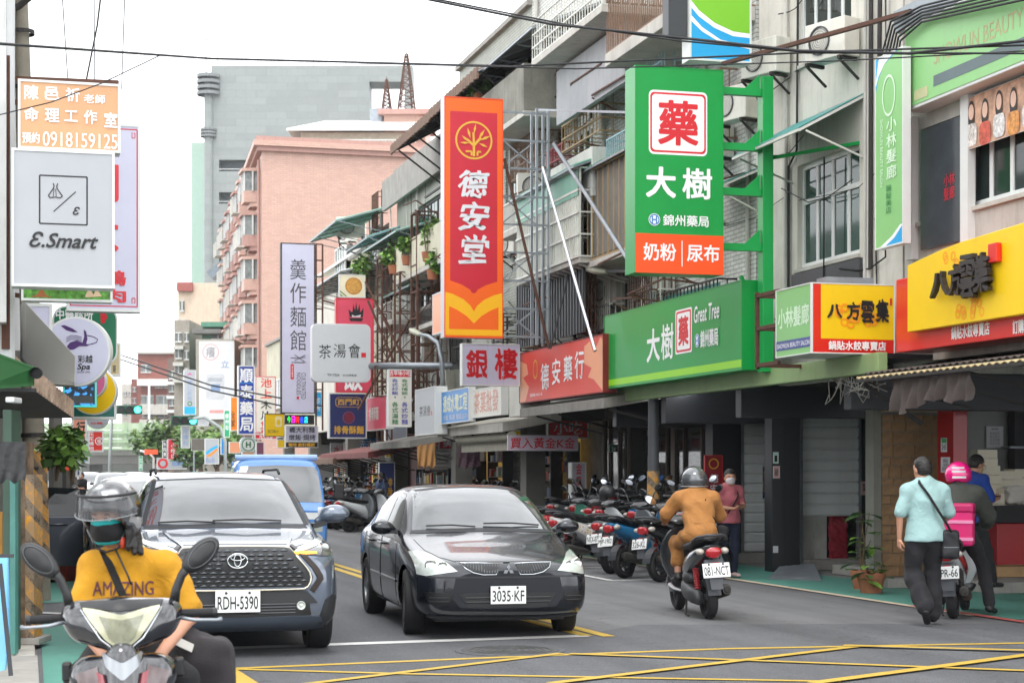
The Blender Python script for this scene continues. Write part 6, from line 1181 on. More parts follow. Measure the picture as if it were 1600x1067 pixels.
def signal(label,px,py,D,arm_to=None,vertical=False,post=None,s=1.):
 p=atD(px,py,D);T=thing('traffic_signal',label,'traffic light',p,0,'traffic signals');w,h=.17*s,.2*s
 b=MB();b.box((p.x-3.3*w,p.y,p.z-h),(p.x+3.3*w,p.y+.2,p.z+h));b.build('housing',mat('signal_green_housing','#1f5a44',.5),T,bevel=.02)
 for k,c in enumerate((None,None,(.05,1,.75))):
  x=p.x+(k-1)*2.15*w;b=MB();b.lathe([(0,0),(w*.85,0)],(x,p.y-.012,p.z),(0,-1,0),20);b.build('lens',mat('signal_green_lit','#20ffb0',.4,var=0,emit=c,es=5)if c else mat('signal_lens_off',(.03,.03,.03),.3),T)
  b=MB();b.lathe([(w*.95,0),(w*.95,.22)],(x,p.y,p.z),(0,-1,0),16);b.build('visor',BLACK,T)
 if arm_to:b=MB();b.tube([(p.x,p.y+.25,p.z+.05)]+arm_to,.07*s,8);b.build('arm',mat('grey_signal_arm','#9aa1a0',.5),T,smooth=True)
 return T
g=atD(352,735,106);signal('green lit signal hanging on the arm from the right hand post',288,657,106,[VV((g.x-1.2,g.y,atD(0,652,106).z)),VV((g.x-.3,g.y,atD(0,668,106).z)),VV((g.x,g.y,atD(0,690,106).z)),VV((g.x,g.y,0))],s=1.4)
g=atD(175,735,100);signal('green lit signal hanging nearer the left side',202,640,100,[VV((g.x,g.y,atD(0,640,100).z)),VV((g.x-.2,g.y,0))],s=1.25)
P=plY(175,628,182,650,99);SB('street_name_sign','vertical green street name sign beside the left signal',P,MATS['street_green'],[('v','新生路',.2,.05,.8,.95,TXTW)],thick=.1)
P=plY(217,712,223,735,130);SB('street_name_sign','small vertical green sign low in front of the elevated road',P,MATS['street_green'],[('v','北路',.2,.1,.8,.9,TXTW)],thick=.1)
b=MB();a=atD(240,735,140);b.tube([(a.x,a.y,0),(a.x,a.y,atD(0,715,140).z),(a.x-.4,a.y,atD(0,707,140).z),(atD(218,704,140).x,a.y,atD(0,704,140).z)],.09,8);tag(b.build('lamp_post',ALU,None,smooth=True),'pale curved lamp post before the elevated road','post')
b=MB();p=atD(236,706,139);b.cbox(p,(1.0,.2,.35));tag(b.build('red_signal_box',mat('signal_red_lit','#ff5030',.5,emit='#ff3a20',es=1),None,bevel=.02),'distant red lit signal before the elevated road','traffic light')
# left side of the street
HL=thing('row_house','pale left hand building edge behind the hanging signs','building',(-.6,18,0))
b=MB();b.box((-8,15.95,2.9),(-.16,60,8.5));b.build('wall',mat('pale_left_wall','#c3c4c2',.8,var=.1,streak=.3),HL)
b=MB();b.box((-8,16.5,.04),(-1.6,60,2.895));b.build('shop_recess',DKWALL,HL)
for y in(19.5,25,30.5,36,42,50):b=MB();b.box((-.55,y,.04),(-.05,y+.5,2.89));b.build('arcade_pillar',PG,HL,bevel=.01)
def poleT(name,label,px0,py0,px1,py1,D0,r0,r1,m,cat='pole',z0=0):
 a=atD(px0,py0,D0);a.z=z0;c=atD(px1,py1,D0);T=thing(name,label,cat,a);b=MB();b.cyl(a,c,r0,r1,20);b.build('shaft',m,T,smooth=.6);return T,a,c
UC=mat('utility_pole_concrete','#8d8679',.85,var=.2,vs=3,bump=.4,bs=30,streak=.5)
T,a,c=poleT('utility_pole','tall concrete utility pole with worn yellow and black stripes at its foot, leaning slightly left',60,930,31,-40,22.5,.155,.085,UC)
d=(c-a).normalized();b=MB();b.cyl(a+d*.3,a+d*1.95,.160,.155,20);b.build('striped_band',STRIPE,T,smooth=.6)
for h in(2.05,5.2,6.4,7.1):b=MB();b.lathe([(.15,0),(.16,0),(.16,.05),(.15,.05)],a+d*h,d,20);b.build('steel_strap',DKSTEEL,T)
b=MB();b.tube([atD(12,20,22.3),atD(30,10,22.3),atD(52,-8,22.3)],.04,6);b.build('strut',DKSTEEL,T)
b=MB();p=a+d*2.6;b.cbox((p.x+.05,p.y-.16,p.z),(.12,.02,.5));b.build('plate',mat('faded_plate','#b1ab9e',.6),T)
b=MB();x=atD(10,0,15.7);b.cyl((x.x,x.y,2.6),(x.x,x.y,9),.075,n=14);tag(b.build('drain_pipe',mat('white_pipe','#d3d5d6',.4,var=.06,streak=.2),None,smooth=.6),'fat white drain pipe at the left edge behind the rusty rack','pipe')
T=thing('sign_rack','rusty steel rack carrying the orange and grey signs at the left edge','rack',atD(10,500,15.6))
b=MB();b.bar(atD(9,545,15.6),atD(9,88,15.6),.07);b.build('rack_post',RUST,T)
for y0,y1 in((122,130),(160,160),(245,243),(330,332),(390,390),(455,462)):
 b=MB();b.bar(atD(-12,y0,15.75),atD(30 if y0>130 else 185,y1,15.75),.04);b.build('rack_bar',RUST,T)
P=plY(28,128,188,236,15.5)
SB('hanging_sign','faded orange sign with white characters 陳邑祈老師 命理工作室 and a phone number',P,FADO,[('t','陳',.06,.08,.20,.29,TXTW,{'bold':.03}),('t','邑',.26,.09,.40,.28,TXTW,{'bold':.03}),('t','祈',.46,.09,.60,.29,TXTW,{'bold':.03}),('t','老師',.64,.17,.85,.3,TXTW,{'bold':.02}),('t','命',.06,.4,.2,.6,TXTW,{'bold':.03}),('t','理',.26,.4,.4,.6,TXTW,{'bold':.03}),('t','工',.45,.42,.58,.58,TXTW,{'bold':.03}),('t','作',.64,.4,.77,.6,TXTW,{'bold':.03}),('t','室',.84,.42,.97,.64,TXTW,{'bold':.03}),('t','預約',.04,.76,.21,.92,TXTW,{'bold':.02}),('t','0918159125',.24,.74,.97,.95,TXTW,{'bold':.0})],thick=.2,rim=.02)
P=plY(18,235,179,449,15.2);w_=P.w
SB('hanging_sign','large pale grey sign with a thin square dress emblem and the script E. Smart',P,GREYF,[('l',[(.27,.19),(.73,.19),(.73,.54),(.27,.54),(.27,.19)],BLK,.012),('l',[(.405,.45),(.62,.3)],BLK,.008),('t','Ɛ',.59,.41,.66,.47,BLK,{'bold':.03,'shear':.3}),('l',[(.4,.245),(.41,.265),(.40,.285),(.355,.335),(.37,.35),(.42,.345),(.47,.35),(.49,.335),(.44,.285),(.435,.265),(.445,.245)],BLK,.008),('l',[(.41,.285),(.40,.34)],BLK,.005),('l',[(.425,.285),(.43,.34)],BLK,.005),('t','Ɛ.Smart',.17,.60,.84,.715,BLK,{'bold':.025,'shear':.35})],thick=.25,rim=.02)
P=plY(104,192,220,487,19.0);RL=[(.05,.03),(.95,.03),(.95,.97),(.05,.97),(.05,.03)]
SB('hanging_sign','tall white sign with red border line and big red characters 同大鵝肉 behind the grey sign',P,LILAC,[('l',RL,CRIM,.012),('l',[(.90,.05),(.92,.05),(.92,.075),(.88,.075),(.88,.045)],CRIM,.008),('l',[(.90,.95),(.92,.95),(.92,.925),(.88,.925),(.88,.955)],CRIM,.008),('t','同',.2,.22,.7,.42,RED,{'bold':.03}),('t','大',.2,.48,.7,.68,RED,{'bold':.03}),('t','鵝',.45,.78,.8,.86,RED,{'bold':.03}),('t','肉',.45,.88,.8,.95,RED,{'bold':.03})],thick=.2,rim=.03)
P=plY(33,448,176,471,16.0);gp=mat('printed_grass',(.12,.35,.05),.5,var=.6,vs=25)
SB('hanging_sign','narrow strip sign with printed grass and geese feet under the grey sign',P,gp,[('p',[(.17,.6),(.22,.1),(.27,.6),(.33,.75),(.1,.75)],mat('printed_brown','#a8623a',.5)),('p',[(.7,.55),(.74,.05),(.79,.5),(.82,.05),(.88,.6),(.7,.7)],mat('printed_fawn','#d8b898',.5))],thick=.2,rim=.02)
b=MB();b.box(atY(205,294,20),(atY(214,303,20)+VV((0,.1,0))));tag(b.build('small_camera_box',mat('rust_brown_box','#7a4a3a',.6),None,bevel=.005),'tiny brown box fixed beyond the edge of the tall white sign','box')
P=plY(40,474,82,530,17.6);SB('hanging_sign','plain pale lilac panel behind the grey wedge canopy',P,LILAC,thick=.2)
X0=.02;pts=[(36,468),(118,556),(117,598),(60,596),(35,560)]
T=thing('wedge_sign_box','smooth light grey wedge shaped sign box seen from below','sign',atD(80,600,16.4))
q3=[atX(px,py,.0+.012*max(px-36,0))if False else atD(px,py,17.0-(px-36)*.006)for px,py in pts]
b=MB();b.poly(q3,(-.05,1,0),.5);b.build('shell',mat('smooth_warm_grey','#bfbdb8',.5,var=.04,streak=.05),T,bevel=.01)
b=MB();b.poly([atD(px,py,16.55)for px,py in((62,592),(114,595),(117,602),(66,600))],(0,1,0),.4);b.build('under_panel',mat('dull_aluminium','#8d8b84',.5,metal=.4),T)
P=plY(82,478,184,570,20.5);SB('hanging_sign','rounded dark green sign with white and red shapes behind the round spa sign',P,mat('bottle_green','#10744e',.4),[('t','中醫診所',.05,.06,.62,.24,TXTW,{'bold':.04}),('p',[(.73,.1),(.8,.08),(.84,.18),(.8,.28),(.74,.3)],RED)],thick=.25,rim=.02,rnd=.15)
c=atD(118,549,17.2);rS=54.5/F*17.2
T=thing('round_sign','round pale lilac spa sign with a purple hand drawn hand and 彩越 Spa','sign',c-UP*rS)
fr=RT.copy();nn=-FW
b=MB();b.lathe([(0,.0),(rS,0),(rS,.12),(0,.12)],c,FW,56);b.build('casing',ALU,T,smooth=.6)
b=MB();b.lathe([(0,-.006),(rS-.02,-.006),(rS-.02,0)],c,FW,56);b.build('face_panel',LILAC,T)
def spa(pts,m,name,off):b=MB();b.add([c+fr*((px-118)/F*17.2)+UP*(-(py-549)/F*17.2)+nn*off for px,py in pts],[tuple(range(len(pts)))]);b.build(name,m,T)
spa([(95,509),(101,508),(113,513),(122,519),(114,519),(104,516)],PURP,'printed_shape',.009);spa([(131,515),(135,518),(137,530),(135,537),(129,536),(132,526)],PURP,'printed_shape',.009)
spa([(103,543),(110,535),(120,532),(128,535),(138,538),(146,536),(136,541),(124,541),(116,546),(108,547)],PURP,'printed_shape',.009)
for k in range(3):
 b=MB();b.tube([c+fr*((x-118)/F*17.2)+UP*(-(y-549)/F*17.2)+nn*.008 for x,y in((104,528+k*3),(112,524+k*3),(121,525+k*3),(128,527+k*3))],.003,4);b.build('printed_line',PURP,T)
b=MB();b.tube([c+fr*((x-118)/F*17.2)+UP*(-(y-549)/F*17.2)+nn*.008 for x,y in((136,524),(146,526),(153,530),(151,535),(143,538))],.004,4);b.build('printed_line',PURP,T)
def spt(s,x0,y0,x1,y1,m,**k):cc=c+fr*(((x0+x1)/2-118)/F*17.2)-UP*(((y0+y1)/2-549)/F*17.2)+nn*.009;lettering(s,cc,fr,UP,(x1-x0)/F*17.2,(y1-y0)/F*17.2,m,T,**k)
spt('彩越',122,555,145,567,BLK,bold=.02);spt('Spa',121,568,141,580,BLK,bold=.03,shear=.2);spt('SINCE 1992',121,580,141,583,BLK,bold=0)
def disc(label,px,py,r,D,m,items=()):
 c=atD(px,py,D);rr=r/F*D;T=thing('round_sign',label,'sign',c-UP*rr);b=MB();b.lathe([(0,0),(rr,0),(rr,.12),(0,.12)],c,FW,40);b.build('casing',ALU,T);b=MB();b.lathe([(0,-.006),(rr*.95,-.006),(rr*.95,0)],c,FW,40);b.build('face_panel',m,T)
 for k,(a0,b0,a1,b1,mm,s)in enumerate(items):
  lettering(s,c+RT*((a0+a1)/2*rr)+UP*((b0+b1)/2*rr)-FW*(.009+k*.001),RT,UP,(a1-a0)*rr,abs(b1-b0)*rr,mm,T,bold=.02)
 return T
P=plY(112,598,182,655,23.6);SB('hanging_sign','teal green panel with a white inner line under the yellow disc',P,mat('teal_panel_face','#0f6a5e',.4),[('l',[(.03,.95),(.97,.95),(.97,.05)],TXTW,.02)],thick=.2)
disc('round yellow sign with a white brush stroke behind the light board',145,611,37,22.6,YELB,[(-.3,.1,.6,.25,TXTW,'━━━'),(-.1,.12,.5,.22,NAVY,'Beauty Nail')]);disc('rose pink round sign overlapping the yellow disc',138,596,27,22.3,mat('rose_pink_face','#d86a98',.4))
P=plY(98,596,151,636,21.2);ledm=mat('blue_led_pixels',(.01,.03,.06),.4,var=0,emit=(.05,.35,.9),es=.0)
n=ledm.node_tree.nodes;l=ledm.node_tree.links;tc=n.new('ShaderNodeTexCoord');vz=n.new('ShaderNodeTexNoise');vz.inputs['Scale'].default_value=14;l.new(tc.outputs['Object'],vz.inputs['Vector']);mr=n.new('ShaderNodeMapRange');mr.inputs['From Min'].default_value=.52;mr.inputs['From Max'].default_value=.6;mr.inputs['To Max'].default_value=.9;l.new(vz.outputs['Fac'],mr.inputs[0]);l.new(mr.outputs[0],n['Principled BSDF'].inputs['Emission Strength'])
SB('led_sign','dark light board with blue glowing dots and a teal rim under the wedge canopy',P,ledm,[('r',.02,.55,.9,.85,mat('dim_led_panel','#4c4f50',.5))],thick=.15,rimm=mat('teal_glow_rim',(.02,.4,.38),.4,var=0,emit=(.05,.6,.55),es=.5),rim=.02,casing=BLACK)
P=plY(170,536,189,588,27);SB('hanging_sign','narrow tan sign with one dark character right of the round spa sign',P,mat('tan_face','#c9b88c',.5),[('t','東',.3,.65,.6,.9,DKGREY)],thick=.2)
P=plY(112,651,136,708,28);SB('hanging_sign','salmon board with black brush strokes above the leafy plant',P,mat('salmon_face','#eda084',.5),[('v','行記',.3,.1,.9,.9,BLK,{'bold':.03,'wob':.03})],thick=.2)
P=plY(137,672,162,706,34);SB('hanging_sign','bright red board with white characters and a round emblem',P,mat('bright_red_face','#e02818',.4),[('v','花花燒物',.05,.05,.38,.95,TXTW,{'bold':.02}),('c',.7,.5,P.w*.2,P.w*.25,TXTW),('t','福',.58,.4,.82,.6,TXTW)],thick=.15)
disc('round white sign with dark brush letters half hidden above the red board',151,652,18,35,GREYF,[(-.7,-.2,.7,.4,BLK,'炎のや'),(-.5,-.6,.5,-.4,RED,'拉麵')])
P=plY(118,711,140,724,30);SB('hanging_sign','small blue board with white characters below the leafy plant',P,CYANB,[('t','停車場',.1,.2,.9,.8,TXTW)],thick=.1)
P=plY(118,725,127,745,29);SB('hanging_sign','small white sign under the small blue board',P,GREYF,[('v','營業',.2,.1,.8,.9,NAVY)],thick=.1)
b=MB();p=atD(97,730,26);e=atD(108,727,25);b.cyl(p,e,.075,n=14);b.cyl(atD(75,731,26.5),p,.04,n=10);tag(b.build('red_pipe_end',mat('orange_red_cap','#d8401c',.5),None,smooth=.6),'orange red round pipe end fixed beside the utility pole','pipe')
T=thing('awning','old awning with a green underside and a rusty corrugated fascia at the left edge','awning',atD(40,600,15.5))
A=[atD(-30,545,14.6),atD(56,577,15.6),atD(60,602,15.7),atD(-30,610,14.4)]
b=MB();b.add([*A,*[p+VV((0,.02,.02))for p in A]],[(0,1,2,3),(7,6,5,4),(0,4,5,1)]);b.build('green_sheet',mat('green_tarp',(.02,.13,.035),.5,var=.15),T)
b=MB();rings=[];n=28
f0,f1,f2,f3=atD(56,578,15.6),atD(115,627,17.4),atD(114,653,17.4),atD(56,612,15.6)
for t in(0,1):
 pass
b=MB();V=[]
for i in range(n+1):
 t=i/n;o_=VV((.014 if i%2 else-.014,0,0));V+=[f0.lerp(f1,t)+o_,f3.lerp(f2,t)+o_]
b.add(V,[(2*i,2*i+1,2*i+3,2*i+2)for i in range(n)]);rs=mat('rust_streaked_sheet',(.5,.36,.27),.75,var=.5,vs=6,bump=.3,streak=.8,sc=(.2,.08,.035));b.build('rusty_fascia',rs,T)
b=MB();b.add([f3,f2,f2+VV((-1.6,.6,.0)),f3+VV((-1.6,.1,0)),f3+UP*.03,f2+UP*.03,f2+VV((-1.6,.6,.03)),f3+VV((-1.6,.1,.03))],[(0,1,2,3),(7,6,5,4),(0,4,5,1),(0,3,7,4)]);b.build('dark_underside',BLACK,T)
b=MB();b.lathe([(0,0),(.05,0),(.05,.05)],atD(58,583,15.5),-FW,14);b.build('roller_end',BLACK,T)
b=MB();b.add([atD(-30,470,15.9),atD(8,540,15.9),atD(36,567,16),atD(36,574,16),atD(-30,556,15.9)],[(0,1,2,3,4)]);b.build('rusty_cover',rs,T)
GRP=mat('dark_green_post','#3d5548',.6,var=.15,streak=.4);TEALP=mat('teal_painted_strip','#4a8078',.6,var=.2,streak=.4)
def slab(name,label,x0,x1,t,D,m,d=.3,zb=.05,cat='post',bev=.006,t2=None):
 p,e=atD(x0,735,D),atD(x1,735,D);z=atD(0,t,D).z;b=MB();orient_box(b,p,e,d,zb,z);return tag(b.build(name,m,None,bevel=bev),label,cat)
slab('wooden_board','old ochre painted board leaning at the extreme left edge',-20,4,800,16.0,mat('ochre_board','#a97a2c',.7,var=.3,streak=.4),cat='board')
slab('green_post','dark green post at the left edge behind the black plastic sheet',4,18,640,15.6,GRP);slab('teal_strip','narrow teal painted strip between the green post and the striped board',15,24,735,15.4,TEALP,.1)
T=thing('striped_post','square post with peeling paint and worn yellow and black stripes near the left kerb','post',G(38,1010));D_=16.4
p,e=atD(24,735,D_),atD(53,735,D_);zt=atD(0,690,D_).z;mid=atD(39,735,D_)
b=MB();orient_box(b,p,mid,.3,.05,zt);b.build('rusty_board',mat('peeling_rust_board',(.2,.13,.08),.8,var=.7,vs=5,bump=.5,bs=25,streak=.7,sc=(.4,.34,.26)),T);b=MB();orient_box(b,mid+RT*.002,e,.3,.05,zt-.3);b.build('striped_board',STRIPE,T);b=MB();orient_box(b,p-RT*.1-FW*.05,e+RT*.06-FW*.05,.45,.04,.1);b.build('base',CONC,T,bevel=.01)
b=MB();orient_box(b,atD(8,735,15.0),atD(22,735,15.0),.25,2.2,atD(0,620,15.0).z);tag(b.build('grey_box',mat('white_pipe','#d3d5d6',.4,var=.06,streak=.2),None,bevel=.01),'pale grey square pipe box under the awning','box')
hung('crumpled black plastic sheet hanging beside the green post',-14,40,690,752,14.9,mat('black_plastic_sheet',(.02,.02,.022),.35,var=.2,bump=.5,bs=20),3,.012)
T=thing('folding_board','light blue folding board with a dark bar leaning at the bottom left corner','board',atD(5,1050,12.4));D_=12.2
b=MB();b.poly([atD(-14,1052,D_),atD(8,1046,D_),atD(14,985,D_),atD(12,868,D_+.3),atD(-14,866,D_+.3)],FW,.03);b.build('panel',mat('sky_blue_board','#6fb0d8',.5,var=.08,streak=.15),T)
b=MB();b.bar(atD(0,880,D_-.05),atD(17,1055,D_-.05),.03);b.build('leg',DKGREY,T);b=MB();b.bar(atD(-14,868,D_-.02),atD(21,868,D_-.02),.025);b.build('top_bar',DKGREY,T)
p=atD(88,690,21.5);T=bush('leafy_plant','bright green leafy plant growing out above the red pipe beside the utility pole',(p.x,p.y,p.z),(.34,.5,.32),520,.12,77)
p=atD(112,712,22);T=bush('leafy_plant','smaller hanging tuft of broad leaves right of the leafy plant',(p.x,p.y,p.z),(.18,.3,.16),160,.11,78)
q=random.Random(6)
for i,(x0,x1,t,D,m)in enumerate(((76,84,640,26,PG),(84,92,670,30,DKWALL),(92,100,700,36,mat('dim_clutter',(.12,.1,.08),.8,var=.6,vs=3)),(100,108,705,44,DKWALL),(104,114,715,52,mat('dim_clutter2',(.2,.16,.12),.8,var=.6,vs=3)))):
 slab('arcade_pillar_block',['grey arcade pillar just beyond the utility pole','dark arcade pillar beyond the grey one','cluttered brownish pillar under the plant','dark pillar behind the cluttered one','farthest brownish pillar at the left arcade'][i],x0,x1,t,D,m,.5,cat='pillar')
slab('striped_post','distant striped pillar base behind the woman in purple',76,84,762,25.9,STRIPE,.1)
# overhead cables
cable('long black cable sagging across the whole street just below the sky line',[atD(-40,66,9.5),atD(330,92,14),atD(800,104,15),atD(1250,83,15),atD(1640,84,13)],.009)
cable('thin companion of the long black cable',[atD(560,99,14.2),atD(900,108,15),atD(1300,96,15),atD(1640,78,13)],.006)
cable('thick black cable running from the top centre down to the right edge',[atD(640,-6,17),atD(860,38,16),atD(1040,57,15),atD(1250,80,14),atD(1420,84,13.5),atD(1640,60,13)],.012);cable('second black cable twisted along the thick one',[atD(640,-9,17),atD(880,38,16),atD(1060,64,15),atD(1260,82,14),atD(1640,70,13)],.008)
for i,pts in enumerate(([(97,-10),(107,140)],[(147,-10),(148,130)],[(195,-10),(190,140)])):cable(['leftmost thin vertical wire above the orange sign','middle thin vertical wire above the orange sign','rightmost thin vertical wire above the orange sign'][i],[atD(*pts[0],16.5),atD(*pts[1],16.5)],.005)
cable('bluish curved cable dropping behind the orange sign',[atD(158,-10,16.6),atD(152,40,16.6),atD(143,85,16.6),atD(134,130,16.6)],.009)
cable('thin wire sagging in front of the orange sign',[atD(-10,182,14.5),atD(80,160,14.6),atD(160,130,14.8),atD(250,87,15)],.005)
cable('upper of two thin wires strung between the round spa sign and the noodle sign',[atD(190,555,60),atD(330,602,55),atD(440,622,53)],.025);cable('lower of two thin wires strung towards the noodle sign',[atD(190,562,60),atD(330,610,55),atD(440,634,53)],.025)
for i in range(6):
 a=atX(1375+i*4,96+i*7,10.5);cable(['outermost','second','third','fourth','fifth','innermost'][i]+' cable of the bundle bending down beside the green salon fascia',[atX(1600,-30+i*6,10.4),atX(1440,10+i*5,10.5),atX(1392+i*3,34+i*6,10.5),a,a-UP*.8],.014,group='bundle of cables beside the salon fascia')
for i,(x,y0,y1)in enumerate(((1352,-10,500),(1361,-10,420),(1388,-10,90),(1375,-10,88))):
 X=10.8;pipe(HB,[atX(x,y0,X),atX(x-1,y1,X)],.022+.01*(i%2),DKSTEEL if i%2 else MATS['pvc_pipe'])
 # cars
def car_body(stations,wheels,wr,W,lev=2,arch_x=.5,name='body',mats=None,parent=None):
 """stations: (y, w, zb, zs, wt, zt, zc); local frame: nose at y = 0 facing -Y, x across"""
 rings=[]
 for(y,w,zb,zs,wt,zt,zc)in stations:
  if zt>zs+.15:wt+=.04;zt+=.012;zc+=.01
  half=[(0,zb),(.5*w,zb),(.88*w,zb+.01),(.985*w,zb+.09),(w,zb+(zs-zb)*.5),(.99*w,zs-.09),(.955*w,zs),(.955*w*.45+wt*.55,zs*.45+zt*.55+.0),(wt,zt),(.62*wt,zt+(zc-zt)*.72),(0,zc)]
  rings.append([(x,y,z)for x,z in half]+[(-x,y,z)for x,z in half[-2:0:-1]])
 b=MB();b.loft(rings,cap=False);n=len(rings[0])
 for ri,fl in((0,1),(len(rings)-1,0)):
  base=ri*n;h=n//2
  for k in range(0,h):
   a,c=k,k+1;d,e=(n-k)%n,n-k-1
   if a==d:f=(base+a,base+c,base+e)
   elif c==e:f=(base+a,base+c,base+d)
   else:f=(base+a,base+c,base+e,base+d)
   b.f.append(f if fl else f[::-1]);b.m.append(0)
 me=bpy.data.meshes.new(name);me.from_pydata(b.v,[],b.f);o=bpy.data.objects.new('tmp',me);COL.objects.link(o)
 md=o.modifiers.new('s','SUBSURF');md.levels=md.render_levels=lev;
 cuts=[]
 for wy in wheels:
  for sx in(-1,1):
   cb=MB();cb.cyl((sx*arch_x*W,wy,wr),(sx*(W+.3),wy,wr),wr+.045,n=40)
   cm=bpy.data.meshes.new('c');cm.from_pydata(cb.v,[],cb.f);co=bpy.data.objects.new('c',cm);COL.objects.link(co);cuts.append(co)
   m2=o.modifiers.new('b','BOOLEAN');m2.operation='DIFFERENCE';m2.object=co;m2.solver='EXACT'
 dg=bpy.context.evaluated_depsgraph_get();em=bpy.data.meshes.new_from_object(o.evaluated_get(dg))
 for c in cuts:bpy.data.objects.remove(c)
 bpy.data.objects.remove(o)
 bm=bmesh.new();bm.from_mesh(em);bm.normal_update();bvh=BVHTree.FromBMesh(bm);bm.free()
 em.materials.clear();em.materials.append(mats);smooth_angle(em,.6)
 return link(name,em,parent),bvh
def resamp(c,n):
 c=[VV(p)for p in c]
 if len(c)==1:return[c[0]]*n
 L=[0]
 for i in range(1,len(c)):L.append(L[-1]+(c[i]-c[i-1]).length)
 out=[]
 for k in range(n):
  t=L[-1]*k/(n-1);i=1
  while i<len(c)-1 and L[i]<t:i+=1
  f=(t-L[i-1])/max(1e-9,L[i]-L[i-1]);out.append(c[i-1].lerp(c[i],min(1,max(0,f))))
 return out
def patch(bvh,A,B,m,parent,name,ax='y',nu=14,nv=7,off=.006,th=.02,sgn=1,mirror=False,smooth=True,inset=0.,side=1,fall=0.):
 """surface strip between two 2D curves, projected on the body. ax 'y': curves in (x,z) seen from the front (or the back if side<0); ax 'x': curves in (y,z) seen from the side; ax 'z': (x,y) from above"""
 outs=[]
 for mir in((1,-1)if mirror else(sgn,)):
  a,c=resamp([(p[0],p[1],0)for p in A],nu),resamp([(p[0],p[1],0)for p in B],nu);G_=[]
  for j in range(nv):
   row=[]
   for i in range(nu):
    p=a[i].lerp(c[i],j/(nv-1))
    if ax=='y':o_,d=VV((p.x*mir,-4*side+(0 if side>0 else 0),p.y)),VV((0,side,0));
    elif ax=='x':o_,d=VV((3*mir,p.x,p.y)),VV((-mir,0,0))
    else:o_,d=VV((p.x*mir,p.y,3)),VV((0,0,-1))
    if ax=='y' and side<0:o_.y=9
    h=bvh.ray_cast(o_,d)
    kk=0
    while h[0]is None and kk<24:
     kk+=1;sx_=1-.012*kk
     if ax=='y':o2=VV((o_.x*sx_,o_.y,o_.z-.003*kk))
     elif ax=='x':o2=VV((o_.x,o_.y,o_.z-.008*kk))
     else:o2=VV((o_.x*sx_,o_.y,o_.z))
     h=bvh.ray_cast(o2,d)
    if h[0]is None:
     hh=bvh.find_nearest(VV((p.x*mir,.3 if side>0 else 4.2,p.y))if ax=='y' else(VV((.7*mir,p.x,p.y))if ax=='x' else VV((p.x*mir,p.y,1))));h=(hh[0],hh[1])
    nrm=h[1]if h[1].dot(d)<0 else-h[1]
    row.append((h[0],(nrm-d*.6).normalized()))
   G_.append(row)
  vs=[p+n*(off-inset)for r in G_ for p,n in r];bk=[p-n*th for r in G_ for p,n in r];N=nu*nv;fs=[]
  for j in range(nv-1):
   for i in range(nu-1):fs.append((j*nu+i,j*nu+i+1,(j+1)*nu+i+1,(j+1)*nu+i))
  loop=[i for i in range(nu)]+[j*nu+nu-1 for j in range(1,nv)]+[(nv-1)*nu+i for i in range(nu-2,-1,-1)]+[j*nu for j in range(nv-2,0,-1)]
  k=len(loop);fs+=[(loop[i],N+loop[i],N+loop[(i+1)%k],loop[(i+1)%k])for i in range(k)]
  b=MB();b.add(vs+bk,fs);ob=b.build(name,m,parent,smooth=.7,fix=True);outs.append(ob)
 return outs if mirror else outs[0]
def wheel(T,x,y,r,w,rim_m,side,name='wheel',spokes=5,steer=0.,rr=.66):
 """side = +1 outer face towards +x"""
 c=VV((x,y,r));W_=Matrix.Translation(c)@Matrix.Rotation(steer,4,'Z');h=w/2
 b=MB();b.M=W_;b.lathe([(r*rr,-h),(r*.93,-h),(r*.985,-h*.8),(r,-h*.55),(r,h*.55),(r*.985,h*.8),(r*.93,h),(r*rr,h),(r*rr,-h)],(0,0,0),(1,0,0),40);t=b.build(name,RUBBER,T,smooth=.5)
 b=MB();b.M=W_;s=side
 b.lathe([(r*rr,h*.9*s),(r*(rr-.06),h*.85*s),(r*(rr-.09),h*.2*s),(0,h*.1*s)],(0,0,0),(1,0,0),32)
 for i in range(spokes):
  a=2*PI*i/spokes;u=VV((0,cos_(a),sin_(a)));v=VV((0,-sin_(a),cos_(a)));e=r*(rr-.05)
  p=[VV((s*h*.78,0,0))+u*.03+v*k for k in(-.035,.035)]+[VV((s*h*.85,0,0))+u*e+v*k for k in(.022,-.022)]
  q_=[x_-VV((s*.03,0,0))for x_ in p];b.add(p+q_,[(0,1,2,3),(7,6,5,4),(0,4,5,1),(1,5,6,2),(2,6,7,3),(3,7,4,0)])
 b.lathe([(.055,h*.82*s),(.04,h*.9*s),(0,h*.9*s)],(0,0,0),(1,0,0),16);b.build('rim',rim_m,t,smooth=.5)
 return t
def plate(T,c,w,h,txt,r=VV((1,0,0)),u=VV((0,0,1)),frame=True,name='licence_plate',bolts=True):
 n=r.cross(u);b=MB();o=VV(c)
 b.poly([o-r*w/2-u*h/2,o+r*w/2-u*h/2,o+r*w/2+u*h/2,o-r*w/2+u*h/2],n,.006);pl=b.build(name,mat('plate_white','#e4e6e4',.4,var=.04,streak=.08),T,bevel=.004)
 lettering(txt,o+n*.008-u*h*.05,r,u,w*.9,h*.62,mat('plate_black','#15171c',.5,var=0),pl,bold=.012)
 if bolts:
  for s in(-1,1):b=MB();b.lathe([(.012,0),(.01,.006),(0,.006)],o+n*.0065+r*s*w*.26+u*h*.41,n,8);b.build('bolt',DKSTEEL,pl)
 return pl
CG=glass('windscreen_glass',(.03,.036,.04),.02,1.95,coat=.7);CG2=glass('side_glass',(.012,.014,.015),.03,1.42)
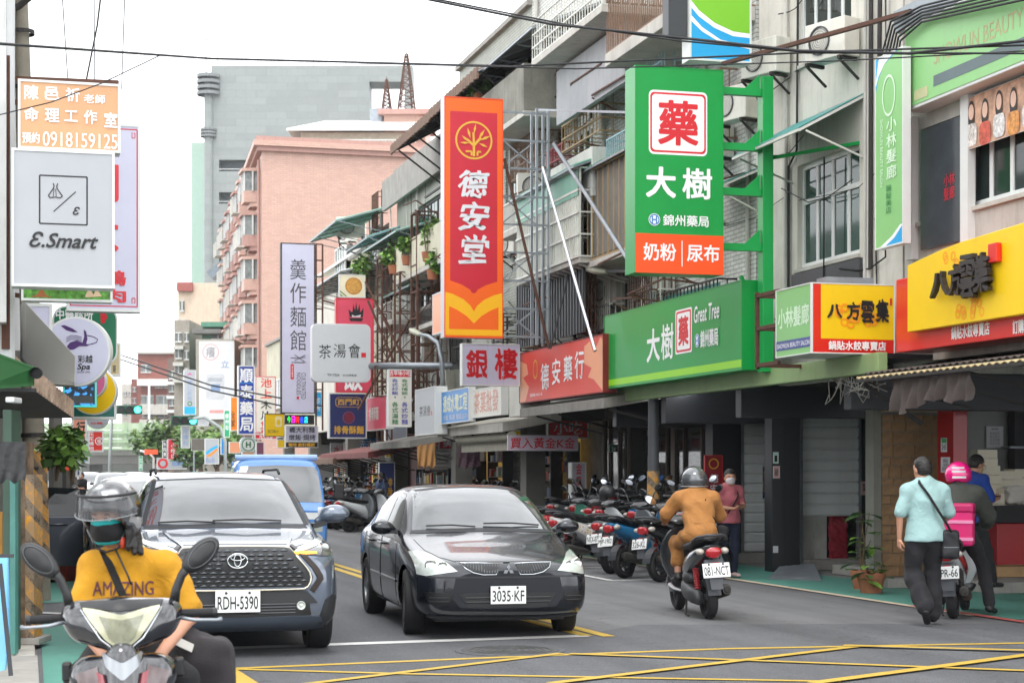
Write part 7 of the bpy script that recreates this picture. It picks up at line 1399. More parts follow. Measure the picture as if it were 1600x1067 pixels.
LENS=mat('headlamp_lens','#bcc4be',.06,var=.15,vs=12,coat=1.,spec=.8);LENSY=mat('yellowed_lens','#b9b89a',.12,var=.15,vs=10,coat=.8);REFL=mat('lamp_reflector','#d0d4d6',.12,metal=1,var=.05)
GRILL=mat('black_grille_plastic','#101113',.4,var=.1);TRIM=mat('dark_plastic_trim','#26282b',.55,var=.1,vs=8,bump=.05)
def wiper(T,a,b_,m=None):
 b=MB();mid=a.lerp(b_,.5)+VV((0,-.012,.012));b.tube([a,mid,b_],.009,6);o=b.build('wiper',BLACK,T);return o
def gap(bvh,pts,T,ax='x',sgn=1,w=.006,name='panel_gap',m=None):
 P=[]
 for p in resamp([(a,c,0)for a,c in pts],26):
  o_,d=(VV((3*sgn,p.x,p.y)),VV((-sgn,0,0)))if ax=='x' else((VV((p.x,-4,p.y)),VV((0,1,0)))if ax=='y' else(VV((p.x,p.y,3)),VV((0,0,-1))))
  h=bvh.ray_cast(o_,d)
  if h[0]is not None:P.append(h[0]-d*.0005)
 if len(P)>2:b=MB();b.tube(P,w*.6,4);return b.build(name,m or BLACK,T)
 # dark sedan
def sedan(label,paint,txt,nm='sedan_car'):
 T=thing(nm,label,'car')
 st=[(.0,.52,.30,.58,.40,.62,.65),(.025,.66,.26,.62,.52,.665,.70),(.10,.765,.215,.66,.62,.70,.735),(.24,.815,.19,.70,.68,.745,.775),(.50,.835,.18,.76,.71,.80,.83),(.85,.845,.175,.83,.72,.86,.885),(1.12,.848,.17,.89,.72,.925,.955),(1.22,.848,.17,.905,.71,.955,.985),(1.55,.85,.17,.925,.655,1.165,1.20),(1.88,.85,.17,.93,.595,1.335,1.375),(2.05,.85,.17,.93,.58,1.375,1.41),(2.45,.85,.17,.935,.575,1.395,1.43),(2.95,.85,.17,.94,.575,1.375,1.41),(3.30,.85,.175,.945,.59,1.29,1.33),(3.62,.845,.18,.95,.63,1.12,1.15),(3.85,.84,.19,.95,.66,.985,1.01),(4.2,.81,.22,.92,.64,.96,.975),(4.42,.74,.27,.84,.58,.90,.92),(4.5,.62,.33,.74,.5,.80,.82)]
 body,bv=car_body(st,(.86,3.46),.315,.85,mats=paint,parent=T)
 P=lambda*a,**k:patch(bv,*a,**k)
 P([(-.575,1.355),(-.3,1.385),(0,1.395),(.3,1.385),(.575,1.355)],[(-.69,.985),(-.35,1.0),(0,1.005),(.35,1.0),(.69,.985)],CG,T,'windscreen',nu=22,nv=12,off=.003)
 P([(-.60,1.372),(-.3,1.402),(0,1.41),(.3,1.402),(.60,1.372)],[(-.59,1.357),(-.3,1.387),(0,1.397),(.3,1.387),(.59,1.357)],TRIM,T,'windscreen_seal',nu=22,nv=3,off=.004)
 P([(-.70,.985),(-.35,1.0),(0,1.005),(.35,1.0),(.70,.985)],[(-.72,.955),(-.36,.967),(0,.972),(.36,.967),(.72,.955)],TRIM,T,'cowl',nu=22,nv=3,off=.004)
 P([(1.42,.955),(1.75,1.20),(2.02,1.335),(2.28,1.35)],[(1.42,.95),(1.7,.95),(2.0,.95),(2.28,.95)],CG2,T,'door_window',ax='x',off=.003,mirror=True)
 P([(2.36,1.35),(2.8,1.345),(3.08,1.31),(3.2,1.27)],[(2.36,.955),(2.7,.955),(3.0,.96),(3.2,.965)],CG2,T,'door_window',ax='x',off=.003,mirror=True)
 P([(3.24,1.255),(3.5,1.12)],[(3.24,.97),(3.55,.99)],CG2,T,'quarter_window',ax='x',off=.003,mirror=True,nu=6)
 hu=[(.475,.645),(.56,.72),(.66,.785),(.745,.81),(.805,.80)];hl=[(.475,.643),(.56,.632),(.66,.618),(.75,.60),(.805,.61)]
 for o_ in P(hu,hl,LENS,T,'headlight',off=.008,th=.02,nu=18,nv=9,mirror=True):
  pass
 for s in(-1,1):
  for(x,z,r)in((.60,.695,.042),(.70,.70,.055)):
   h=bv.ray_cast(VV((s*x,-4,z)),VV((0,1,0)))[0];b=MB();b.lathe([(r,-.0),(r*.8,.012),(r*.4,.006),(0,.01)],h+VV((0,-.006,0)),(-s*-.25,-1,.1),20);b.build('headlight_reflector',REFL,T,smooth=.6)
 for s in(-1,1):
  P([(s*.075,.705),(s*.25,.712),(s*.425,.715)],[(s*.115,.622),(s*.25,.628),(s*.36,.655)],GRILL,T,'grille',off=.006,nu=12,nv=5,sgn=1)
  for k in range(13):
   x=.09+k*.025;zt=.705+.01*k/12;zb=.628+max(0,(x-.2))*.32;h0=bv.ray_cast(VV((s*x,-4,zt)),VV((0,1,0)))[0];h1=bv.ray_cast(VV((s*(x+.012),-4,zb)),VV((0,1,0)))[0]
   if h0 and h1 and zt-zb>.02:b=MB();b.bar(h0+VV((0,-.012,0)),h1+VV((0,-.012,0)),.006,.012);b.build('grille_fin',mat('fin_grey','#55595e',.4,metal=.4),T)
  E=[]
  for x,z in((.075,.712),(.25,.719),(.435,.722),(.40,.675),(.33,.632),(.24,.612),(.115,.612),(.075,.712)):
   h=bv.ray_cast(VV((s*x,-4,z)),VV((0,1,0)))[0]
   if h:E.append(h+VV((0,-.008,0)))
  b=MB();b.tube(E,.006,6);b.build('grille_trim',CHROME,T,smooth=True)
 hc=bv.ray_cast(VV((0,-4,.655)),VV((0,1,0)))[0]+VV((0,-.02,0))
 for a in(90,210,330):
  a=rad_(a);u=VV((cos_(a),0,sin_(a)));v=VV((-sin_(a),0,cos_(a)));b=MB();b.poly([hc,hc+u*.028+v*.017,hc+u*.058,hc+u*.028-v*.017][::-1],(0,-1,0),.008);b.build('emblem',CHROME,T)
 P([(-.012,.735),(.012,.735)],[(-.03,.72),(.03,.72)],paint,T,'hood_ridge',nu=3,nv=3,off=.01)
 gap(bv,[(-.47,.735),(-.3,.728),(0,.727),(.3,.728),(.47,.735)],T,ax='y')
 for s in(-1,1):gap(bv,[(s*.47,.14),(s*.60,.3),(s*.68,.6),(s*.71,1.05)],T,ax='z')
 P([(-.80,.60),(-.45,.598),(0,.595),(.45,.598),(.80,.60)],[(-.81,.585),(-.45,.583),(0,.58),(.45,.583),(.81,.585)],TRIM,T,'bumper_strip',nu=30,nv=3,off=.004)
 P([(-.46,.44),(-.2,.445),(0,.445),(.2,.445),(.46,.44)],[(-.38,.315),(-.2,.312),(0,.312),(.2,.312),(.38,.315)],GRILL,T,'lower_intake',nu=20,nv=5,off=.004)
 for z in(.36,.40):E=[bv.ray_cast(VV((x,-4,z)),VV((0,1,0)))[0]+VV((0,-.01,0))for x in(-.4,-.2,0,.2,.4)];b=MB();b.tube(E,.008,5);b.build('intake_bar',TRIM,T)
 P([(.52,.445),(.62,.45),(.765,.455)],[(.56,.335),(.65,.325),(.735,.35)],GRILL,T,'fog_intake',off=.004,mirror=True)
 for s in(-1,1):
  for z in(.37,.405):E=[bv.ray_cast(VV((s*x,-4,z)),VV((0,1,0)))[0]+VV((0,-.01,0))for x in(.56,.64,.73)];b=MB();b.tube(E,.006,5);b.build('intake_bar',TRIM,T)
 P([(-.72,.235),(-.35,.215),(0,.21),(.35,.215),(.72,.235)],[(-.70,.20),(-.35,.185),(0,.18),(.35,.185),(.70,.20)],TRIM,T,'bumper_lip',nu=24,nv=3,off=.02)
 hp=bv.ray_cast(VV((0,-4,.44)),VV((0,1,0)))[0];plate(T,hp+VV((-.005,-.03,-.015)),.335,.165,txt)
 b=MB();b.box((-.62,.35,.16),(.62,4.2,.3));b.build('underbody',BLACK,T)
 for s in(-1,1):
  gap(bv,[(1.36,.93),(1.34,.6),(1.36,.24),(2.32,.22),(2.33,.6),(2.32,.95)],T,sgn=s);gap(bv,[(2.35,.95),(2.36,.5),(2.36,.23),(2.95,.23),(3.08,.42),(3.2,.72),(3.22,.95)],T,sgn=s)
  P([(1.3,.50),(2.3,.505),(3.05,.51)],[(1.3,.475),(2.3,.48),(3.02,.485)],paint,T,'side_moulding',ax='x',sgn=s,nu=16,nv=3,off=.014)
  for y in(2.12,2.98):
   h=bv.ray_cast(VV((3*s,y,.83)),VV((-s,0,0)))[0];b=MB();b.tube([h+VV((s*.01,-.08,0)),h+VV((s*.035,-.03,.005)),h+VV((s*.035,.04,.005)),h+VV((s*.008,.09,0))],.012,8);b.build('door_handle',paint,T,smooth=True)
  m0=VV((s*.90,1.50,1.0));T2=sdf_obj('mirror',[[('e',tuple(m0+VV((s*.055,-.02,.01))),(.115,.07,.07),0),('c',tuple(m0+VV((-s*.09,.0,-.03))),tuple(m0),.03,.035,.04),('-',('b',tuple(m0+VV((s*.06,.09,.01))),(.2,.055,.2),.01,0))]],paint,T,vox=.012)
  b=MB();b.lathe([(0,0),(.08,0)],m0+VV((s*.055,.036,.01)),(0,1,0),16);b.build('mirror_glass',mirrorm(),T2)
  b=MB();b.bar((s*.80,1.45,.965),(s*.9,1.48,.965),.05,.03);b.build('mirror_foot',TRIM,T)
 for x,y,sd,stg in((-.745,.86,-1,-.12),(.745,.86,1,-.12),(-.745,3.46,-1,0),(.745,3.46,1,0)):wheel(T,x,y,.315,.195,mat('silver_alloy','#8c8f94',.35,metal=.6),sd,steer=stg)
 for a,c in(((-.55,1.0),(-.06,1.0)),((.03,1.02),(.60,1.01))):
  h0=bv.ray_cast(VV((a[0],-4,a[1]+.02)),VV((0,1,0)))[0];h1=bv.ray_cast(VV((c[0],-4,c[1]+.02)),VV((0,1,0)))[0];wiper(T,h0+VV((0,-.03,.01)),h1+VV((0,-.03,.0)))
 for s in(-1,1):
  P([(.70,.88),(.79,.90)],[(.70,.70),(.80,.72)],mat('tail_red',(.4,.01,.01),.2,coat=.5),T,'tail_light',side=-1,sgn=s,nu=5,nv=4)
 b=MB();b.ell((0,1.92,1.22),(.08,.02,.03));b.build('rear_view_mirror',BLACK,T)
 return T,bv
PAINT1=mat('black_blue_car_paint','#171b23',.22,metal=.35,var=.04,coat=.55,vs=2)
def put(T,D,px,rz):p=atD(px,735,D);T.location=(p.x,p.y,0);T.rotation_euler=(0,0,rz);return T
SED,_=sedan('dark blue black four door sedan in the middle of the road with plate 3035-KF',PAINT1,'3035·KF')
put(SED,17.2,794,rad_(-2.5));SED.scale=(1.035,1.035,1.035)
# grey blue SUV
PAINT2=mat('grey_blue_car_paint','#616c7c',.25,metal=.4,var=.04,coat=1.,vs=2)
def suv():
 T=thing('suv_car','grey blue sports utility car with a wide honeycomb grille and plate RDH-5390','car')
 st=[(.0,.62,.34,.72,.50,.80,.84),(.03,.76,.28,.80,.58,.88,.915),(.12,.86,.24,.86,.66,.935,.955),(.28,.90,.22,.93,.74,.975,.99),(.55,.91,.21,.97,.76,1.005,1.025),(.9,.912,.21,1.0,.77,1.04,1.06),(1.12,.912,.21,1.02,.77,1.07,1.09),(1.22,.912,.21,1.03,.77,1.09,1.115),(1.6,.912,.21,1.05,.70,1.32,1.345),(1.98,.912,.21,1.06,.64,1.515,1.55),(2.2,.912,.21,1.07,.625,1.565,1.60),(2.7,.912,.21,1.08,.62,1.58,1.62),(3.4,.912,.21,1.09,.61,1.56,1.60),(3.9,.905,.22,1.10,.60,1.49,1.53),(4.2,.895,.25,1.08,.62,1.28,1.3),(4.38,.86,.3,1.0,.64,1.08,1.1),(4.46,.76,.38,.9,.6,.96,.98)]
 body,bv=car_body(st,(.88,3.52),.34,.912,mats=PAINT2,parent=T);P=lambda*a,**k:patch(bv,*a,**k)
 hit=lambda x,z,e=.01:bv.ray_cast(VV((x,-4,z)),VV((0,1,0)))[0]+VV((0,-e,0))
 P([(-.60,1.525),(-.3,1.545),(0,1.55),(.3,1.545),(.60,1.525)],[(-.73,1.125),(-.36,1.14),(0,1.145),(.36,1.14),(.73,1.125)],CG,T,'windscreen',nu=24,nv=12,off=.003)
 P([(-.62,1.54),(0,1.565),(.62,1.54)],[(-.61,1.527),(0,1.552),(.61,1.527)],TRIM,T,'windscreen_seal',nu=22,nv=3,off=.004);P([(-.74,1.12),(0,1.14),(.74,1.12)],[(-.76,1.09),(0,1.105),(.76,1.09)],TRIM,T,'cowl',nu=22,nv=3,off=.004)
 for s in(-1,1):P([(s*.60,1.53),(s*.735,1.12)],[(s*.635,1.53),(s*.775,1.12)],TRIM,T,'pillar_trim',nu=8,nv=3,off=.005)
 for a,c,d,e in((1.5,2.38,1.09,1.5),(2.46,3.3,1.1,1.5)):P([(a,d+(.02 if a<2 else .39)),(a+.42,e-(.02 if a<2 else 0)),(c,e)],[(a,d),(a+.4,d),(c,d)],CG2,T,'door_window',ax='x',off=.003,mirror=True)
 P([(-.46,.955),(0,.965),(.46,.955),],[(-.52,.62),(0,.615),(.52,.62)],GRILL,T,'grille',off=.006,nu=26,nv=10)
 for s in(-1,1):
  P([(s*.46,.955),(s*.53,.87),(s*.62,.77),(s*.66,.70),(s*.60,.62)],[(s*.44,.955),(s*.44,.87),(s*.44,.77),(s*.44,.70),(s*.44,.62)],GRILL,T,'grille',off=.007,nu=14,nv=6,sgn=1)
  P([(s*.475,.965),(s*.56,.88),(s*.65,.78),(s*.70,.69),(s*.625,.595)],[(s*.50,.975),(s*.60,.89),(s*.70,.79),(s*.755,.69),(s*.665,.565)],mat('smoked_brown_trim','#2c2420',.3,metal=.3),T,'grille_surround',off=.015,nu=16,nv=4,sgn=1)
 HM=mat('honeycomb_silver','#63676c',.3,metal=.8);nb=0
 for r_ in range(9):
  z=.935-r_*.037;xm=.44+(.955-z)*.62 if z>.69 else .62-(.69-z)*.5
  n=int(xm*2/.082)
  for i in range(n):
   x=(i-(n-1)/2)*.082+(.041 if r_%2 else 0)
   if abs(x)>xm-.03 or(abs(x)<.085 and .78<z<.92):continue
   b=MB();h0,h1,h2=hit(x-.034,z-.006),hit(x,z,.018),hit(x+.034,z-.006);b.tube([h0,h1,h2],[.007,.011,.007],5);b.build('grille_bar',HM,T,smooth=True)
 CHB=mat('satin_chrome','#b9b4a8',.25,metal=.9,var=.05)
 E=[hit(x,z,.014)for x,z in((-.60,.60),(-.645,.68),(-.62,.76),(-.53,.87),(-.46,.958),(-.2,.966),(0,.968),(.2,.966),(.46,.958),(.53,.87),(.62,.76),(.645,.68),(.60,.60),(.3,.595),(0,.593),(-.3,.595),(-.60,.60))];E2=[VV(e)for e in resamp(E,70)]
 b=MB();b.tube(E2,.012,8);b.build('grille_trim',CHB,T,smooth=True)
 c=hit(0,.85,.03)
 def oval(cx,cz,rx,rz,r):b=MB();b.tube([c+VV((cx+rx*cos_(t*PI/14),0,cz+rz*sin_(t*PI/14)))for t in range(29)],r,6);b.build('emblem',CHROME,T,smooth=True)
 oval(0,0,.085,.062,.008);oval(0,.005,.03,.052,.006);oval(0,.028,.06,.024,.006)
 b=MB();b.lathe([(0,0),(.07,0),(.075,.01)],c+VV((0,.022,0)),(0,1,0),20);b.build('emblem_back',GRILL,T)
 for s in(-1,1):
  P([(s*.50,.925),(s*.60,.965),(s*.74,1.0),(s*.85,1.03),(s*.885,1.03)],[(s*.50,.915),(s*.60,.895),(s*.70,.885),(s*.80,.875),(s*.89,.90)],mat('smoked_headlamp','#3a3c3a',.08,var=.2,vs=10,coat=1.),T,'headlight',off=.01,nu=20,nv=8,sgn=1)
  P([(s*.51,.926),(s*.60,.966),(s*.74,1.0),(s*.85,1.03)],[(s*.51,.915),(s*.60,.925),(s*.74,.965),(s*.85,1.005)],mat('bright_lamp_strip','#e6e8e0',.15,var=.05,coat=1.),T,'daytime_lamp',off=.016,nu=18,nv=3,sgn=1)
  P([(s*.50,.918),(s*.58,.918),(s*.70,.912)],[(s*.50,.905),(s*.58,.893),(s*.70,.898)],mat('lit_indicator','#ff9a20',.3,var=.1,emit=(1,.42,.05),es=1.6)if s>0 else mat('amber_indicator','#c07020',.3),T,'indicator',off=.016,nu=12,nv=3,sgn=1)
  h=hit(s*.80,.945,.012);b=MB();b.lathe([(.038,0),(.03,.012),(0,.016)],h,(s*.3,-1,0),18);b.build('headlight_projector',LENS,T,smooth=.6)
  h=hit(s*.55,.455,.012);b=MB();b.lathe([(.04,0),(.034,.01),(.02,.004),(0,.008)],h,(0,-1,0),18);b.build('fog_lamp',LENS,T,smooth=.6)
  P([(s*.77,.50),(s*.84,.55),(s*.90,.50)],[(s*.70,.30),(s*.80,.27),(s*.87,.27)],TRIM,T,'corner_cladding',off=.012,nu=10,nv=6,sgn=1)
  P([(.30,.50),(.42,.70),(.62,.80),(.9,.83),(1.15,.80),(1.32,.66),(1.36,.42)],[(.40,.46),(.5,.64),(.66,.745),(.9,.775),(1.12,.74),(1.26,.62),(1.30,.42)],TRIM,T,'arch_cladding',ax='x',sgn=s,nu=26,nv=3,off=.015)
  P([(2.98,.42),(3.06,.66),(3.25,.80),(3.52,.83),(3.8,.80),(3.98,.66),(4.05,.45)],[(3.06,.42),(3.14,.62),(3.28,.74),(3.52,.775),(3.76,.74),(3.9,.62),(3.96,.45)],TRIM,T,'arch_cladding',ax='x',sgn=s,nu=26,nv=3,off=.015)
  P([(1.35,.42),(2.2,.42),(3.02,.42)],[(1.35,.26),(2.2,.26),(3.02,.26)],TRIM,T,'sill_cladding',ax='x',sgn=s,nu=16,nv=4,off=.012)
  for y in(2.25,3.2):h=bv.ray_cast(VV((3*s,y,.93)),VV((-s,0,0)))[0];b=MB();b.tube([h+VV((s*.01,-.09,0)),h+VV((s*.04,-.03,0)),h+VV((s*.04,.05,0)),h+VV((s*.01,.1,0))],.013,8);b.build('door_handle',PAINT2,T,smooth=True)
  gap(bv,[(1.42,1.06),(1.40,.6),(1.42,.3),(2.42,.3),(2.42,1.08)],T,sgn=s)
  m0=VV((s*1.0,1.52,1.20));T2=sdf_obj('mirror',[[('e',tuple(m0+VV((s*.06,-.02,.02))),(.14,.085,.085),0),('c',tuple(m0+VV((-s*.10,.02,-.05))),tuple(m0),.035,.045,.05),('-',('b',tuple(m0+VV((s*.07,.11,.02))),(.25,.06,.2),.01,0))]],PAINT2,T,vox=.012)
  b=MB();b.box((m0.x-.1,m0.y+.03,m0.z-.05),(m0.x+.14,m0.y+.036,m0.z+.08));b.build('mirror_glass',mirrorm(),T2);b=MB();b.bar((s*.84,1.5,1.10),(s*.97,1.52,1.13),.07,.05);b.build('mirror_foot',TRIM,T)
 P([(-.60,.585),(-.3,.582),(0,.58),(.3,.582),(.60,.585)],[(-.70,.475),(-.35,.47),(0,.47),(.35,.47),(.70,.475)],TRIM,T,'bumper_panel',nu=24,nv=5,off=.010)
 P([(-.62,.50),(0,.495),(.62,.50)],[(-.64,.37),(0,.36),(.64,.37)],GRILL,T,'lower_intake',nu=24,nv=5,off=.006)
 for z in(.395,.42,.445,.47):E=[hit(x,z,.014)for x in(-.5,-.25,0,.25,.5)];b=MB();b.tube(E,.006,5);b.build('intake_bar',mat('dark_satin_bar','#4a4c50',.4,metal=.5),T)
 P([(-.72,.36),(-.5,.365),(0,.36),(.5,.365),(.72,.36)],[(-.78,.24),(-.4,.235),(0,.235),(.4,.235),(.78,.24)],PAINT2 if False else mat('dark_blue_grey_skirt','#3c444f',.45,var=.06),T,'bumper_skirt',nu=26,nv=4,off=.016)
 for s in(-1,1):gap(bv,[(s*.50,.16),(s*.70,.4),(s*.76,.75),(s*.765,1.05)],T,ax='z')
 gap(bv,[(-.47,.978),(0,.985),(.47,.978)],T,ax='y')
 for s in(-1,1):P([(s*.44,.16),(s*.52,.6),(s*.56,1.05)],[(s*.46,.16),(s*.545,.6),(s*.59,1.05)],PAINT2,T,'hood_crease',ax='z',nu=12,nv=3,off=.012,sgn=1)
 plate(T,hit(-.0,.50,.04),.385,.185,'RDH-5390')
 b=MB();b.box((-.66,.4,.2),(.66,4.2,.34));b.build('underbody',BLACK,T)
 for x,y,sd,stg in((-.80,.88,-1,0),(.80,.88,1,0),(-.80,3.52,-1,0),(.80,3.52,1,0)):wheel(T,x,y,.34,.215,mat('silver_alloy','#8c8f94',.35,metal=.6),sd)
 wiper(T,hit(-.62,1.15,.03),hit(-.1,1.15,.03));wiper(T,hit(-.12,1.165,.03),hit(.52,1.16,.03))
 b=MB();b.ell((0,2.02,1.40),(.10,.03,.04));b.build('rear_view_mirror',BLACK,T)
 for s in(-1,1):b=MB();b.tube([(s*.60,2.2,1.60),(s*.595,2.3,1.64),(s*.59,3.6,1.63),(s*.59,3.7,1.58)],.014,6);b.build('roof_rail',TRIM,T,smooth=True)
 return T
SUV=suv();put(SUV,15.5,371,rad_(-1.5))
# blue delivery truck cab behind the SUV
PB=mat('sky_blue_truck_paint','#5088cc',.3,var=.05,coat=.6)
def truck():
 T=thing('delivery_truck','bright blue small truck with a flat white windscreen right behind the grey blue car','truck')
 st=[(0,.78,.35,.8,.70,1.0,1.02),(.04,.82,.3,.9,.76,1.05,1.08),(.12,.84,.28,1.0,.78,1.12,1.14),(.3,.845,.28,1.08,.76,1.4,1.42),(.52,.845,.28,1.1,.72,1.83,1.86),(.62,.845,.28,1.1,.70,1.90,1.94),(1.0,.845,.28,1.1,.69,1.93,1.97),(1.7,.845,.28,1.1,.69,1.92,1.95),(1.82,.84,.28,1.1,.68,1.88,1.9)]
 body,bv=car_body(st,(.75,),.3,.845,mats=PB,parent=T);P=lambda*a,**k:patch(bv,*a,**k)
 P([(-.70,1.80),(0,1.83),(.70,1.80)],[(-.76,1.16),(0,1.18),(.76,1.16)],CG,T,'windscreen',nu=18,nv=9,off=.004)
 P([(.55,1.18),(.62,1.8),(1.55,1.8)],[(.55,1.14),(1.0,1.14),(1.55,1.14)],CG2,T,'door_window',ax='x',mirror=True,off=.004)
 P([(-.72,.98),(0,1.0),(.72,.98)],[(-.72,.86),(0,.88),(.72,.86)],mat('white_stripe_paint','#e8eaec',.3),T,'front_stripe',nu=18,nv=3,off=.005)
 P([(.5,.8),(.74,.82)],[(.5,.62),(.74,.64)],LENS,T,'headlight',mirror=True,nu=8,nv=5)
 for s in(-1,1):b=MB();b.tube([(s*.82,.35,1.15),(s*1.02,.22,1.2),(s*1.04,.22,1.5)],.014,6);b.build('mirror_arm',BLACK,T);b=MB();b.box((s*.96,.2,1.22),(s*1.14,.25,1.50));b.build('mirror',BLACK,T,bevel=.02)
 b=MB();b.box((-.8,1.9,.55),(.8,4.6,.75));b.build('cargo_bed',PB,T,bevel=.01)
 for s in(-1,1):b=MB();b.box((s*.8,1.9,.76),(s*.76,4.6,1.15));b.build('side_board',PB,T,bevel=.006)
 b=MB();b.cyl((-.72,.75,1.97),(.72,.75,1.97),.06,n=10);b.build('roof_roll',mat('pale_blue_cloth','#a9c4e8',.7),T,smooth=.6)
 wiper(T,VV((-.5,.1,1.2)),VV((0,.1,1.22)))
 for x,y,sd in((-.72,.75,-1),(.72,.75,1),(-.72,3.8,-1),(.72,3.8,1)):wheel(T,x,y,.3,.18,mat('silver_alloy','#8c8f94',.35,metal=.6),sd)
 return T
TR_=truck();put(TR_,30,437,rad_(-3));TR_.scale=(.97,.97,.94);
def plain_car(label,paint,D,px,rz,zs=1.,txt=''):
 T=thing('parked_car',label,'car',(0,0,0),0,'cars queued down the street')
 st=[(y,w,zb,zs_*1,wt,zt,zc)for(y,w,zb,zs_,wt,zt,zc)in[(.0,.55,.34,.62,.42,.66,.70),(.04,.72,.28,.68,.56,.72,.76),(.2,.82,.22,.76,.68,.82,.85),(.8,.86,.2,.9,.74,.94,.97),(1.05,.865,.2,.96,.74,1.0,1.03),(1.5,.87,.2,1.0,.66,1.28,1.32),(1.85,.87,.2,1.0,.60,1.46,1.5),(2.3,.87,.2,1.0,.59,1.52,1.56),(3.2,.87,.2,1.02,.58,1.5,1.54),(3.8,.86,.22,1.04,.6,1.36,1.4),(4.1,.82,.28,1.0,.62,1.1,1.12),(4.2,.72,.36,.9,.56,.96,.98)]]
 body,bv=car_body(st,(.8,3.4),.31,.87,lev=1,mats=paint,parent=T);P=lambda*a,**k:patch(bv,*a,**k)
 P([(-.57,1.44),(0,1.48),(.57,1.44)],[(-.70,1.03),(0,1.06),(.70,1.03)],CG,T,'windscreen',nu=14,nv=6,off=.006)
 P([(1.35,1.06),(1.8,1.42),(2.3,1.45)],[(1.35,1.02),(1.8,1.02),(2.3,1.02)],CG2,T,'door_window',ax='x',mirror=True,off=.005);P([(2.38,1.45),(3.0,1.44),(3.5,1.38)],[(2.38,1.03),(3.0,1.03),(3.6,1.05)],CG2,T,'door_window',ax='x',mirror=True,off=.005)
 P([(.5,.74),(.64,.82),(.78,.84)],[(.5,.66),(.64,.65),(.8,.68)],LENS,T,'headlight',mirror=True,nu=8,nv=4);P([(-.4,.70),(.4,.70)],[(-.34,.6),(.34,.6)],GRILL,T,'grille',nu=10,nv=3);P([(-.5,.5),(.5,.5)],[(-.45,.36),(.45,.36)],GRILL,T,'lower_intake',nu=10,nv=3)
 plate(T,bv.ray_cast(VV((0,-4,.5)),VV((0,1,0)))[0]+VV((0,-.03,0)),.34,.16,txt or 'AKB-7012',bolts=False)
 for x,y,sd in((-.76,.8,-1),(.76,.8,1),(-.76,3.4,-1),(.76,3.4,1)):wheel(T,x,y,.31,.19,mat('silver_alloy','#8c8f94',.35,metal=.6),sd)
 for s in(-1,1):b=MB();b.ell((s*.95,1.45,1.06),(.1,.06,.07));b.build('mirror',paint,T,smooth=True)
 put(T,D,px,rz);return T,bv
WHP=mat('white_car_paint','#d9dcdf',.25,var=.04,coat=.8);SILP=mat('silver_car_paint','#9a9ea3',.3,metal=.5,var=.04,coat=.8);DKP=mat('dark_grey_car_paint','#31363f',.3,metal=.4,var=.05,coat=.8)
plain_car('silver car further back in the queue',SILP,38,290,rad_(-2));plain_car('white van like car far down the left lane',WHP,60,235,0,txt='ASC-8816');plain_car('dark car far down the left lane near the signals',DKP,78,180,0,txt='KLM-2260');plain_car('farthest pale car below the elevated road',SILP,100,215,0,txt='AHE-5521');plain_car('far white car by the left arcade',WHP,90,140,0,txt='BQP-9012');plain_car('far silver car left of centre under the signals',SILP,72,262,0,txt='APP-6620')
T,bv=plain_car('slate grey car standing at the left kerb with its dark front door open',mat('slate_car_paint','#6a727c',.3,metal=.4,var=.05,coat=.8),24,243,rad_(0),txt='AXD-4407')
b=MB();pts=[(-.90,1.35,.3),(-1.85,1.15,.32),(-1.9,1.15,.8),(-1.82,1.16,1.0),(-.90,1.35,1.0)];b.poly(pts,(0,-1,0),.07)
inv=INV[T.name];INV[T.name]=Matrix();o=b.build('door',DKP,T,bevel=.02);b=MB();b.tube([(-1.4,1.18,.88),(-1.3,1.12,.885),(-1.2,1.14,.885),(-1.12,1.23,.88)],.014,8);b.build('handle',DKP,o,smooth=True)
b=MB();b.poly([(-1.80,1.17,1.0),(-.92,1.34,1.0),(-.95,1.36,1.38),(-1.4,1.25,1.4)],(0,-1,0),.01);b.build('door_glass',CG2,o)
# scooters (local frame: front towards +Y, wheel contacts at z = 0)
BLP=mat('black_scooter_plastic','#1b1c1f',.3,var=.08,coat=.3);MGP=mat('matt_grey_plastic','#3a3b3e',.5,var=.08);SEATM=mat('black_vinyl_seat','#19191b',.55,var=.1,bump=.05);ENG=mat('engine_grey','#4a4b4d',.5,metal=.5,var=.2,vs=12);TAILR=mat('red_tail_lens',(.45,.012,.02),.12,coat=.8,var=.1)
def sring(c,rx,rz,tilt=0.,n=16,e=2.4):
 """superellipse ring in the x / (y,z) plane; tilt turns its normal from +Y up"""
 out=[]
 for k in range(n):
  t=2*PI*k/n;x=math.copysign(abs(cos_(t))**(2/e),cos_(t))*rx;z=math.copysign(abs(sin_(t))**(2/e),sin_(t))*rz
  out.append((c[0]+x,c[1]-z*sin_(tilt),c[2]+z*cos_(tilt)))
 return out
def swheel(T,y,r,w,rim,steer=None,name='wheel'):
 M=steer or Matrix();h=w/2;b=MB();b.M=M;b.lathe([(r*.62,-h*.8),(r*.85,-h),(r*.96,-h*.7),(r,0),(r*.96,h*.7),(r*.85,h),(r*.62,h*.8),(r*.62,-h*.8)],(0,y,r),(1,0,0),32);t=b.build(name,RUBBER,T,smooth=.7)
 b=MB();b.M=M
 b.lathe([(r*.63,-h*.6),(r*.56,-h*.5),(r*.56,h*.5),(r*.63,h*.6)],(0,y,r),(1,0,0),28)
 for k in range(5):a=2*PI*k/5;b.bar((0,y,r),(0,y+cos_(a)*r*.6,r+sin_(a)*r*.6),.03,.03)
 b.cyl((-.05,y,r),(.05,y,r),.045,n=12);b.lathe([(.09,0),(.06,.0)],(h*.7,y,r),(1,0,0),24);b.build('rim',rim,t);return t
